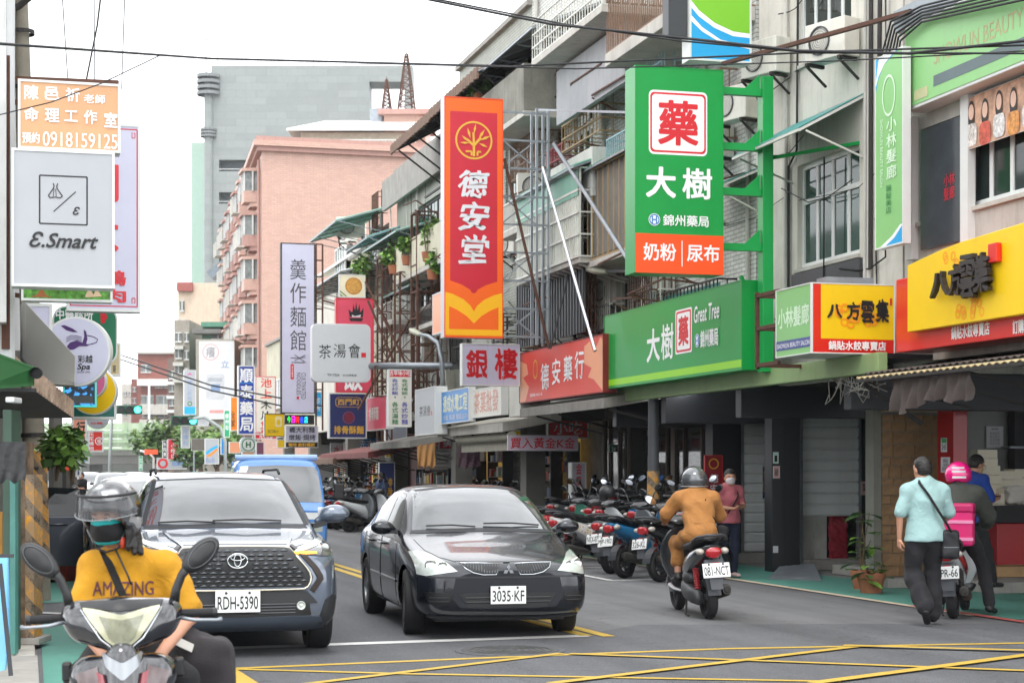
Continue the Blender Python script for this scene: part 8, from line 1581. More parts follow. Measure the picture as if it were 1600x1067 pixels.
def mirror_pair(T,bar_z,y,m,st,big=1.,sides=(-1,1),spread=.33):
 for s in sides:
  M=st;a,c,d=VV((s*.20,y,bar_z)),VV((s*.235,y+.02,bar_z+.13)),VV((s*(spread-.04),y+.03,bar_z+.2));b=MB();b.M=M;b.tube([a,a.lerp(c,.5),c,d],[.012,.011,.010,.012],8);arm=b.build('mirror_arm',BLP,T,smooth=True)
  hd=VV((s*spread,y+.03,bar_z+.235));rt=Matrix.Rotation(s*-.6,3,'Y');b=MB();b.M=M;b.ell(hd,(.075*big,.025,.047*big),16,10,rot=rt);H_=b.build('mirror',m,T,smooth=True)
  b=MB();b.M=M;b.lathe([(0,0),(.9,0),(1,.15)],(0,0,0),(0,-1,0),20);b.v=[];b.f=[];b.m=[]
  pts=[hd+rt@VV((.066*big*cos_(t*PI/10),-.026,.038*big*sin_(t*PI/10)))for t in range(20)];b.add(pts,[tuple(range(20))]);b.build('mirror_glass',mirrorm(),H_)
def scooter(name,label,body_m,plate_txt='',group=None,dark=None,loc=(0,0),rz=0,steer=0.,rack=False,box=None,detail=2,side_m=None,tail='wide',mirrors=True,cat='scooter',front=True,plate_h=.14):
 T=thing(name,label,cat,(0,0,0),0,group);dk=dark or BLP;side_m=side_m or body_m
 SM=Matrix.Translation((0,.42,0))@Matrix.Rotation(steer,4,'Z')@Matrix.Translation((0,-.42,0))
 swheel(T,-.62,.215,.11,ENG);swheel(T,.64,.215,.10,ENG,SM)
 b=MB();b.M=SM
 for s in(-1,1):b.cyl((s*.075,.62,.215),(s*.06,.46,.62),.02,n=8)
 b.build('fork',STEEL,T);b=MB();b.M=SM;rings=[]
 for k in range(9):a=rad_(10+k*20);rings.append([(x,.64+cos_(a)*(.245+dz),.215+sin_(a)*(.245+dz))for x,dz in((-.075,-.05),(-.07,.0),(-.035,.025),(0,.032),(.035,.025),(.07,0),(.075,-.05))])
 b.loft(rings,cap=False,closed=False);b.build('front_fender',body_m,T,smooth=True)
 b=MB();b.loft([sring((0,.55,.40),.10,.05,-.2),sring((0,.565,.50),.17,.085,-.3),sring((0,.53,.64),.215,.10,-.3),sring((0,.47,.78),.20,.095,-.35),sring((0,.40,.90),.14,.07,-.4)])if False else None
 rings=[]
 for z,w,yf,yb in((.30,.09,.47,.38),(.40,.15,.56,.36),(.52,.205,.60,.36),(.66,.225,.57,.37),(.78,.20,.50,.36),(.88,.14,.43,.33),(.93,.08,.39,.31)):
  r=[]
  for k in range(16):t=2*PI*k/16;r.append((w*math.copysign(abs(cos_(t))**.8,cos_(t)),(yf+yb)/2+(yf-yb)/2*sin_(t)*(1 if sin_(t)<0 else(1-.25*abs(cos_(t)))),z))
  rings.append(r)
 b=MB();b.loft(rings);b.build('front_apron',body_m,T,smooth=.9)
 b=MB();b.loft([sring((0,.42,.30),.17,.04),sring((0,.2,.27),.165,.035),sring((0,-.12,.27),.165,.035),sring((0,-.22,.30),.14,.05)]);b.build('floorboard',dk,T,smooth=.8)
 rings=[sring((0,-.10,.44),.11,.16,0),sring((0,-.16,.50),.135,.18,0),sring((0,-.32,.56),.155,.15,.12),sring((0,-.52,.62),.155,.12,.2),sring((0,-.72,.68),.13,.095,.25),sring((0,-.86,.73),.09,.06,.25),sring((0,-.92,.755),.05,.03,.2)]
 b=MB();b.loft(rings);b.build('rear_body',body_m,T,smooth=.9)
 for s in(-1,1):
  b=MB();rr=[]
  for y,z,h,x in((-.16,.50,.07,.137),(-.32,.55,.085,.158),(-.52,.62,.07,.158),(-.72,.69,.05,.133),(-.84,.735,.03,.1)):rr.append([(s*(x-.01),y,z-h),(s*(x+.006),y,z-h*.4),(s*(x+.006),y,z+h*.4),(s*(x-.012),y,z+h)])
  b.loft(rr,cap=False,closed=False);b.build('side_panel',side_m,T,smooth=True)
 rings=[sring((0,-.02,.72),.07,.02,-.2),sring((0,-.06,.735),.115,.045,0),sring((0,-.25,.745),.145,.05,0),sring((0,-.45,.765),.15,.055,.1),sring((0,-.68,.815),.135,.05,.15),sring((0,-.80,.835),.09,.035,.1),sring((0,-.84,.835),.04,.015,0)]
 b=MB();b.loft(rings);b.build('seat',SEATM,T,smooth=.9)
 b=MB();b.tube([(-.12,-.52,.76),(-.155,-.68,.82),(-.15,-.84,.86),(-.08,-.94,.88),(.08,-.94,.88),(.15,-.84,.86),(.155,-.68,.82),(.12,-.52,.76)],.016,8);b.build('grab_rail',MGP,T,smooth=True)
 w=.085 if tail=='wide' else .06
 b=MB();b.loft([sring((0,-.86,.705),w*.9,.055,.3),sring((0,-.915,.70),w,.06,.3),sring((0,-.94,.69),w*.7,.042,.3)]);b.build('tail_light',TAILR,T,smooth=.9)
 for s in(-1,1):
  b=MB();b.ell((s*(w+.045),-.86,.715),(.045,.06,.035),12,8);b.build('indicator',mat('clear_indicator','#b9b2a8',.15,coat=.6),T,smooth=True)
 b=MB();b.add([(-.09,-.83,.62),(.09,-.83,.62),(.085,-.95,.46),(-.085,-.95,.46),(-.09,-.88,.63),(.09,-.88,.63),(.085,-.97,.47),(-.085,-.97,.47)],[(0,1,2,3),(7,6,5,4),(0,4,5,1),(2,6,7,3),(1,5,6,2),(0,3,7,4)])
 rr=[]
 for k in range(6):a=rad_(150+k*-14+20);rr.append([(x,-.62+cos_(a)*.27,.215+sin_(a)*.27)for x in(-.07,0,.07)])
 b.loft(rr,cap=False,closed=False)
 b.poly([(-.075,-.955,.47),(.075,-.955,.47),(.06,-.975,.33),(-.06,-.975,.33)],(0,-1,0),.012);b.build('rear_mudguard',mat('grey_mudguard','#4c4f54',.5,var=.08),T)
 b=MB();b.box((-.035,-.972,.585),(.035,-.955,.605));b.build('reflector',TAILR,T)
 if plate_txt:
  u=VV((0,.25,1)).normalized();plate(T,VV((0,-.985,.525)),plate_h*1.9,plate_h,plate_txt,r=VV((1,0,0)),u=u,bolts=True)
 b=MB();b.loft([sring((-.10,-.08,.30),.05,.09),sring((-.12,-.25,.29),.065,.10),sring((-.13,-.5,.25),.06,.085),sring((-.12,-.70,.23),.05,.075)]);b.ell((-.10,-.30,.42),(.08,.13,.08));b.build('engine_case',ENG,T,smooth=True)
 b=MB();b.loft([sring((.13,-.30,.22),.03,.03),sring((.145,-.42,.24),.055,.06),sring((.155,-.75,.30),.06,.065),sring((.155,-.80,.31),.045,.05)]);b.build('exhaust',mat('exhaust_metal','#5c5a56',.4,metal=.7,var=.3,vs=8),T,smooth=.9);b=MB();b.lathe([(.0,.004),(.028,.004),(.036,0),(.04,-.01)],(.155,-.805,.31),(0,-1,.1),16);b.build('exhaust_tip',DKSTEEL,T)
 for s in((-1,)if detail<2 else(-1,1)):
  b=MB();b.cyl((s*.115,-.66,.26),(s*.10,-.52,.58),.013,n=8);B_=b.build('shock_absorber',DKSTEEL,T);b=MB()
  for k in range(9):t=.2+k*.075;c=VV((s*.115,-.66,.26)).lerp(VV((s*.10,-.52,.58)),t);b.lathe([(.03,-.008),(.034,0),(.03,.008)],c,(s*-.015,.14,.32),10)
  b.build('spring',mat('spring_red','#a8232a',.4)if s<0 else DKSTEEL,B_)
 b=MB();b.tube([(-.12,-.2,.22),(-.16,-.28,.03),(-.14,-.32,.02)],.012,6);b.build('side_stand',DKSTEEL,T)
 b=MB();b.M=SM;rings=[]
 for y,z,rx,rz in((.26,.985,.08,.03),(.30,1.0,.15,.05),(.36,1.0,.185,.065),(.43,.975,.15,.07),(.475,.945,.09,.05),(.49,.93,.04,.02)):rings.append(sring((0,y,z),rx,rz,-.4,18))
 b.loft(rings);hc=b.build('handlebar_cover',dk if detail<3 else body_m,T,smooth=.9)
 b=MB();b.M=SM;b.loft([sring((0,.46,.945),.085,.05,-.5),sring((0,.495,.935),.07,.04,-.5),sring((0,.51,.93),.03,.015,-.5)]);b.build('headlight',LENS,T,smooth=.9)
 b=MB();b.M=SM;b.cyl((0,.37,.95),(0,.42,.70),.03,n=10);b.build('steering_stem',BLACK,T)
 for s in(-1,1):
  b=MB();b.M=SM;b.cyl((s*.17,.30,1.0),(s*.34,.26,.995),.017,n=10);g_=b.build('grip',RUBBER,T,smooth=.6)
  b=MB();b.M=SM;b.tube([(s*.17,.35,1.0),(s*.25,.36,.99),(s*.35,.31,.985)],.007,6);b.build('brake_lever',STEEL,T,smooth=True)
 if mirrors:mirror_pair(T,1.0,.33,dk,SM)
 if rack:b=MB();[b.bar((x,-.78,.89),(x,-1.08,.91),.014)for x in(-.12,0,.12)];b.bar((-.13,-.8,.89),(.13,-.8,.89),.014);b.bar((-.13,-1.08,.91),(.13,-1.08,.91),.014);stuff(b.build('luggage_rack',STEEL,T))
 return T
def putg(T,px,py,rz,lean=0):g=G(px,py);T.location=(g.x,g.y,0);T.rotation_euler=(0,lean,rz);return T
SPC=dict(red=mat('red_scooter_paint',(.38,.015,.02),.25,coat=.7,var=.05),white=mat('white_scooter_paint','#cfd2d4',.25,coat=.6,var=.05),blue=mat('blue_scooter_paint','#1f6f9f',.25,coat=.7,var=.05),black=mat('black_scooter_paint','#15161a',.2,coat=.8,var=.05),grey=mat('grey_scooter_paint','#5c6168',.3,coat=.6,metal=.3,var=.05),cream=mat('cream_scooter_paint','#c9bfa4',.3,coat=.5,var=.05),green=mat('mint_scooter_paint','#3f8f78',.3,coat=.5,var=.05),yellow=mat('yellow_scooter_paint','#c99a14',.3,coat=.5),silver=mat('silver_scooter_paint','#8d9297',.3,metal=.5,coat=.5))
FLOW=mat('flowered_panel',(.55,.55,.6),.35,var=.9,vs=9,coat=.4)
nf=FLOW.node_tree.nodes;vo=nf.new('ShaderNodeTexVoronoi');vo.inputs['Scale'].default_value=22;cr=nf.new('ShaderNodeValToRGB');cr.color_ramp.elements[0].color=(.15,.3,.6,1);cr.color_ramp.elements[1].color=(.7,.68,.7,1);e_=cr.color_ramp.elements.new(.35);e_.color=(.75,.55,.25,1);cr.color_ramp.elements[0].position=.1;cr.color_ramp.elements[-1].position=.55
FLOW.node_tree.links.new([x for x in nf if x.type=='TEX_COORD'][0].outputs['Object'],vo.inputs['Vector']);FLOW.node_tree.links.new(vo.outputs['Distance'],cr.inputs[0]);FLOW.node_tree.links.new(cr.outputs[0],nf['Principled BSDF'].inputs['Base Color'])
GRP_='scooters parked along the right kerb'
near=[(1036,909,62,'black','326-KL','black parked scooter nearest the orange rider with a goggle like rear lamp',{}),(980,903,58,'blue','MJP-1902','bright blue parked scooter with a big red tail lamp',{'tail':'wide'}),(958,896,52,'silver','NKX-0756','silver and black parked scooter with plate NKX-0756',{}),(893,887,64,'white','FP-102','white parked scooter with a flowered side panel and red tail',{'side_m':FLOW}),(878,878,60,'red','MGT-338','red parked scooter half hidden behind the flowered one',{}),(862,873,55,'green','811-DKN','mint green parked scooter just beyond the dark sedan mirror',{'rack':True}),]
for i,(px,py,hd,col,pl,lab,kw)in enumerate(near):
 T=scooter('parked_scooter',lab,SPC[col],pl,GRP_,**kw);h=rad_(hd);g=G(px,py)
 T.location=(g.x+sin_(h)*.62,g.y+cos_(h)*.62,0);T.rotation_euler=(0,rad_(-6),-h);T.scale=(1.08,)*3
protos=[]
for col,kw in(('black',{}),('grey',{}),('red',{'rack':True}),('white',{}),('blue',{}),('silver',{})):
 protos.append((col,scooter('parked_scooter','temp',SPC[col],['MTC-5583','NLA-1170','602-MPX','EMA-2295','MWB-780','219-HTY'][len(protos)],GRP_,detail=1,**kw)))
used=set();q=random.Random(31)
rows=[]
for k in range(7):rows.append((8.95+q.uniform(-.1,.1),33.9+k*.62,q.uniform(50,72),'near'))
for k in range(26):rows.append((8.9+q.uniform(-.15,.15),47.2+k*.72,q.uniform(40,66),'far'))
for k in range(9):rows.append((10.75+q.uniform(-.1,.1),27.5+k*.62,q.uniform(20,60),'arcade'))
for k in range(6):rows.append((11.1+q.uniform(-.1,.1),31.6+k*.75,q.uniform(-40,60),'arcade'))
ords=['first','second','third','fourth','fifth','sixth','seventh','eighth','ninth','tenth','eleventh','twelfth','thirteenth','fourteenth','fifteenth','sixteenth','seventeenth','eighteenth','nineteenth','twentieth','twenty first','twenty second','twenty third','twenty fourth','twenty fifth','twenty sixth']
cnt={'near':0,'far':0,'arcade':0};seq=[0,1,5,0,2,1,0,3,5,0,4,1,0]
for i,(x,y,hd,kind)in enumerate(rows):
 j=seq[i%13];col,pr=protos[j]
 o=pr if j not in used else copy_tree(pr);used.add(j);h=rad_(hd)
 o.location=(x,y,0 if kind!='arcade' else .13);o.rotation_euler=(0,rad_(-6),-h);o.scale=(1.08,)*3;c=ords[cnt[kind]];cnt[kind]+=1
 o['label']={'near':'%s parked scooter, %s of the row behind the dark sedan, counted from the near end','far':'%s parked scooter, %s of the far kerb row beyond the parking gap','arcade':'%s scooter standing under the arcade, %s from the near end by the glass front'}[kind]%(col,c)
for j,(col,pr)in enumerate(protos):
 if j not in used:
  for c in list(pr.children_recursive)+[pr]:bpy.data.objects.remove(c)
for i,(x,y,col,lab)in enumerate(((.55,33,'yellow','yellow scooter standing far along the left arcade'),(.6,35,'black','black scooter just beyond the yellow one at the left arcade'),(.6,37.5,'silver','silver scooter beyond the black one at the left arcade'),(.65,40,'white','white scooter farther along the left arcade'),(.65,43,'red','red scooter far along the left arcade'))):
 T=scooter('parked_scooter',lab,SPC[col],'MX-41%d'%i,'scooters parked along the left arcade',detail=1);T.location=(x,y,0);T.rotation_euler=(0,0,rad_(160+i*9))
def helmet(label,p,r,m,name='helmet',visor=False,par=None):
 T=par or thing(name,label,'helmet',p-UP*r)
 b=MB();rings=[]
 o=sdf_obj('shell',[[('e',(p.x,p.y,p.z),(r,r*1.12,r),0),('-',('b',(p.x,p.y,p.z-r*1.15),(r*2,r*2,r*.5),.01,.01)),('-',('e',(p.x,p.y,p.z-r*.2),(r*.86,r*.98,r*.86),.005))]],m,T,vox=r*.07)
 return T
p=atD(949,770,29.3);helmet('matt black helmet hung on the mirror of a parked scooter',p,.135,mat('matt_black_helmet','#1f2023',.45));
p=atD(897,822,27.5);
RS=scooter('ridden_scooter','dark grey scooter ridden away by the person in orange, plate 081-NCT',mat('dark_grey_scooter_paint','#33363b',.25,coat=.7,metal=.2,var=.05),'081-NCT',tail='wide',plate_h=.15)
g=G(1107,966);hd=rad_(6);RS.location=(g.x+sin_(hd)*.62,g.y+cos_(hd)*.62+.0,0);RS.rotation_euler=(0,rad_(-3),-hd);RS.scale=(1.06,1.06,1.06)
DS=scooter('delivery_scooter','white and red delivery scooter with plate ending 66 behind the walking man',SPC['white'],'NPR-66',side_m=SPC['red']);g=G(1490,966);hd=rad_(35);DS.location=(g.x+sin_(hd)*.62,g.y+cos_(hd)*.62,0);DS.rotation_euler=(0,rad_(-4),-hd)
# foreground scooter, seen from the front
FGP=mat('glossy_dark_scooter_paint','#15181f',.15,coat=1.,var=.04);FGB=mat('scuffed_black_plastic','#1e1f21',.42,var=.12,vs=14)
def fg_scooter():
 T=thing('foreground_scooter','dark scooter in the left foreground seen from the front with a V shaped headlight','scooter')
 swheel(T,-.55,.22,.11,ENG);swheel(T,.75,.22,.12,ENG)
 cw=[('c',(-.165,.02,1.040),(.165,.02,1.040),.07,.07,0,(1,1.1,.72)),('c',(-.195,.03,1.02),(-.09,-.07,.95),.048,.045,.05),('c',(.195,.03,1.02),(.09,-.07,.95),.048,.045,.05),('c',(0,-.06,1.02),(0,-.10,.90),.085,.045,.06,(1.25,1,1)),('e',(0,.06,1.065),(.15,.11,.035),.04),('c',(-.16,-.03,.99),(.16,-.03,.99),.06,.06,.06)]
 cow=sdf_obj('handlebar_cowl',[cw],FGP,T,vox=.009)
 bm=bmesh.new();bm.from_mesh(cow.data);bv=BVHTree.FromBMesh(bm);bm.free()
 P=lambda*a,**k:patch(bv,*a,**k)
 YL=mat('yellowed_lens','#b9b89a',.12,var=.15,vs=10,coat=.8)
 P([(-.155,1.062),(-.08,1.055),(0,1.04),(.08,1.055),(.155,1.062)],[(-.155,1.055),(-.07,.945),(0,.89),(.07,.945),(.155,1.055)],YL,T,'headlight',nu=30,nv=12,off=.016,th=.01)
 P([(-.085,1.035),(0,1.018),(.085,1.035)],[(-.05,.945),(0,.905),(.05,.945)],mat('lens_inner','#8f9078',.2,var=.3,vs=20,coat=1.),T,'headlight_inner',nu=16,nv=8,off=.019,th=.002)
 P([(-.16,1.066),(0,1.052),(.16,1.066)],[(-.17,1.085),(0,1.095),(.17,1.085)],FGB,T,'cowl_top',nu=20,nv=6,off=.008)
 for s in(-1,1):E=[VV((s*x,0,z))for x,z in((.165,1.062),(.085,.94),(.012,.882))];E=[bv.ray_cast(VV((e.x,-3,e.z)),VV((0,1,0)))[0]or e for e in E];b=MB();b.tube([e+VV((0,-.012,0))for e in E],.005,6);b.build('lens_rim',CHROME,T,smooth=True)
 for s in(-1,1):
  b=MB();b.cyl((s*.22,.05,1.02),(s*.385,.08,1.015),.019,n=14);g_=b.build('grip',RUBBER,T,smooth=.6);b=MB();b.cyl((s*.375,.08,1.015),(s*.395,.082,1.015),.022,n=12);b.build('bar_end',FGB,T)
  b=MB();b.tube([(s*.22,-.0,1.01),(s*.30,-.02,.995),(s*.39,.0,.99),(s*.41,.01,.992)],[.008,.008,.007,.011],8);b.build('brake_lever',STEEL,T,smooth=True)
  b=MB();b.tube([(s*.215,.06,1.06),(s*.225,.06,1.12),(s*.25,.065,1.18),(s*.285,.07,1.225)],[.022,.019,.018,.022],12);b.build('mirror_arm',FGB,T,smooth=True)
  c=VV((s*.335,.075,1.265));rt=Matrix.Rotation(s*-.75,3,'Y')@Matrix.Rotation(s*.15,3,'Z')
  rm=np.array(rt);H_=sdf_obj('mirror',[[('e',tuple(c),(.095,.034,.052),0,rm),('c',(s*.28,.07,1.215),tuple(c-VV((s*.035,0,.03))),.022,.03,.03),('-',('b',tuple(c+VV((0,.06,0))),(.2,.04,.2),.0,.0,rm))]],FGB,T,vox=.006)
  pts=[c+rt@VV((.078*cos_(t*PI/12),-.0335*(1-.0),.036*sin_(t*PI/12)))for t in range(24)]
  b=MB();
  for t in range(24):b.tube([c+rt@VV((.075*cos_(t*PI/12),-.026,.038*sin_(t*PI/12))),c+rt@VV((.075*cos_((t+1)*PI/12),-.026,.038*sin_((t+1)*PI/12)))],.0022,4,cap=False)
  b.build('mirror_rim',mat('worn_grey_plastic','#55585a',.4,var=.2,vs=20),H_)
 b=MB();b.cyl((0,.04,.98),(0,-.1,.7),.05,n=14);b.build('steering_stem',BLACK,T)
 b=MB()
 for s in(-1,1):
  b.tube([(s*.2,.03,.99),(s*.17,-.02,.955),(s*.06,-.03,.93),(0,.02,.90)],.006,6)
 b.build('control_cable',CABLE,T,smooth=True)
 ap=[('c',(-.11,-.08,.77),(-.06,-.16,.45),.10,.07,0,(1,.8,1)),('c',(.11,-.08,.77),(.06,-.16,.45),.10,.07,.05,(1,.8,1)),('c',(0,-.14,.86),(0,-.2,.5),.07,.08,.06),('e',(-.15,-.02,.79),(.07,.07,.07),.05),('e',(.15,-.02,.79),(.07,.07,.07),.05)]
 A_=sdf_obj('front_apron',[ap],FGP,T,vox=.010);bm=bmesh.new();bm.from_mesh(A_.data);bv2=BVHTree.FromBMesh(bm);bm.free()
 patch(bv2,[(-.085,.895),(0,.845),(.085,.895)],[(-.06,.83),(0,.775),(.06,.83)],mat('silver_badge_panel','#9ea2a6',.3,metal=.7,var=.05),T,'silver_chevron',nu=12,nv=4,off=.010)
 for s in(-1,1):
  patch(bv2,[(s*.10,.83),(s*.19,.80)],[(s*.08,.72),(s*.15,.70)],mat('smoked_indicator','#4d3434',.1,coat=1.,var=.2),T,'indicator',nu=8,nv=5,off=.008,sgn=1)
  patch(bv2,[(s*.075,.80),(s*.105,.81)],[(s*.05,.68),(s*.07,.68)],mat('red_stripe_paint','#8d2430',.2,coat=.6),T,'decal',nu=4,nv=5,off=.010,sgn=1)
  b=MB();b.box((s*.21,-.02,.76),(s*.25,.04,.84));b.build('side_trim',FGB,T,bevel=.01)
 b=MB();rings=[]
 for k in range(9):a=rad_(190-k*22);rings.append([(x,-.55+cos_(a)*(.26+dz),.22+sin_(a)*(.26+dz))for x,dz in((-.08,-.06),(-.07,0),(0,.03),(.07,0),(.08,-.06))])
 b.loft(rings,cap=False,closed=False);b.build('front_fender',FGP,T,smooth=True)
 for s in(-1,1):b=MB();b.cyl((s*.08,-.53,.22),(s*.06,-.2,.6),.022,n=10);b.build('fork_leg',STEEL,T)
 b=MB();b.loft([sring((0,.25,.74),.10,.04),sring((0,.35,.76),.14,.06),sring((0,.7,.79),.15,.06),sring((0,1.0,.84),.12,.05)]);b.build('seat',SEATM,T,smooth=True);b=MB();b.loft([sring((0,.25,.5),.13,.2),sring((0,.6,.58),.16,.15),sring((0,1.05,.7),.1,.08)]);b.build('rear_body',FGP,T,smooth=True);b=MB();b.loft([sring((0,-.08,.33),.18,.04),sring((0,.3,.30),.17,.04)]);b.build('floorboard',FGB,T,smooth=.8)
 return T
FG=fg_scooter();p=atD(201,735,7.5);FG.location=(p.x,p.y,0);FG.rotation_euler=(0,rad_(-1.5),rad_(-4))
# people
def cloth(name,col,rough=.85,var=.08,w=.6,sc=8):
 m=mat(name,col,rough,var=var,vs=5,bump=.25,bs=240);n=m.node_tree.nodes;l=m.node_tree.links;b=n['Principled BSDF'];tc=[x for x in n if x.type=='TEX_COORD'][0]
 nz=n.new('ShaderNodeTexNoise');nz.inputs['Scale'].default_value=sc;nz.inputs['Detail'].default_value=3;nz.inputs['Distortion'].default_value=.9;l.new(tc.outputs['Object'],nz.inputs['Vector'])
 bp=n.new('ShaderNodeBump');bp.inputs['Strength'].default_value=w;bp.inputs['Distance'].default_value=.03;l.new(nz.outputs['Fac'],bp.inputs['Height']);l.new(b.inputs['Normal'].links[0].from_socket,bp.inputs['Normal']);l.new(bp.outputs[0],b.inputs['Normal']);b.inputs['Sheen Weight'].default_value=.02
 return m
def Rz(a):return np.array(Matrix.Rotation(rad_(a),3,'Z'))
def Rx(a):return np.array(Matrix.Rotation(rad_(a),3,'X'))
def lp(a,b,t):return tuple(np.array(a)*(1-t)+np.array(b)*t)
def head_prims(c,Rm,s=1.):
 c=np.array(c);f=lambda p:tuple(c+Rm@(np.array(p)*s));k=lambda*r:tuple(x*s for x in r)
 return[('e',f((0,-.005,.03)),k(.078,.095,.088),.0,Rm),('e',f((0,.03,-.045)),k(.057,.062,.066),.05,Rm),('e',f((0,.052,-.085)),k(.028,.028,.022),.03,Rm),('c',f((0,.086,.012)),f((0,.108,-.028)),.008*s,.014*s,.018),('e',f((.079,-.005,-.012)),k(.013,.022,.032),.01,Rm),('e',f((-.079,-.005,-.012)),k(.013,.022,.032),.01,Rm),('e',f((.032,.078,.03)),k(.026,.014,.009),.015,Rm),('e',f((-.032,.078,.03)),k(.026,.014,.009),.015,Rm),('-',('e',f((.032,.102,.008)),k(.018,.014,.011),.012,Rm)),('-',('e',f((-.032,.102,.008)),k(.018,.014,.011),.012,Rm)),('e',f((0,.088,-.055)),k(.024,.012,.007),.008,Rm)]
def face_bits(T,c,Rm,s=1.,lips=True):
 c=np.array(c);f=lambda p:VV(tuple(c+Rm@(np.array(p)*s)));R3=Matrix(Rm.tolist())
 for x in(-.032,.032):
  b=MB();b.ell(f((x,.083,.008)),(.0125*s,)*3,12,8);e=b.build('eye',mat('eye_white','#e8e4de',.2,var=0),T,smooth=True);b=MB();b.ell(f((x,.0925,.007)),(.0062*s,.004*s,.0062*s),10,6,rot=R3);b.build('iris',mat('dark_iris','#20130d',.15,var=0),e)
  b=MB();b.tube([f((x-.016,.092,.030)),f((x,.097,.034)),f((x+.016,.090,.030))],[.002*s,.0035*s,.002*s],6);b.build('eyebrow',mat('dark_hair',(.012,.01,.009),.5,var=.2),T,smooth=True)
  b=MB();b.tube([f((x-.013,.094,.012)),f((x,.097,.0165)),f((x+.013,.093,.012))],[.0015*s,.002*s,.0015*s],5);b.build('eyelash',mat('dark_hair',(.012,.01,.009),.5,var=.2),T)
def hand_prims(w,d,side,palm_n,s=1.,curl=.35):
 """w wrist, d pointing direction, palm_n direction the palm faces; side +1/-1 gives the thumb side"""
 w=np.array(w);d=np.array(d)/np.linalg.norm(d);n=np.array(palm_n)-d*np.dot(palm_n,d);n=n/np.linalg.norm(n);t=np.cross(d,n)*side;out=[]
 out+=[('c',tuple(w),tuple(w+d*.03),.021,.022,0),('c',tuple(w+d*.03-t*.018),tuple(w+d*.085-t*.024),.015,.013,.012),('c',tuple(w+d*.03+t*.016),tuple(w+d*.085+t*.024),.016,.014,.012),('c',tuple(w+d*.04),tuple(w+d*.085),.016,.014,.015)]
 for i,(o,L)in enumerate(((.030,.072),(.011,.08),(-.009,.075),(-.028,.06))):
  a=w+d*.085+t*o;m=a+(d*cos_(curl)+n*sin_(curl))*L*.5;e=m+(d*cos_(curl*2.6)+n*sin_(curl*2.6))*L*.5
  out+=[('c',tuple(a),tuple(m),.0095,.0085,.004),('c',tuple(m),tuple(e),.0085,.007,.002)]
 a=w+d*.025+t*.022;m=a+(d*.7+t*.75+n*.25)*.035;e=m+(d*.9+t*.25+n*.5)*.032
 out+=[('c',tuple(a),tuple(m),.014,.011,.01),('c',tuple(m),tuple(e),.0105,.008,.002)]
 return out
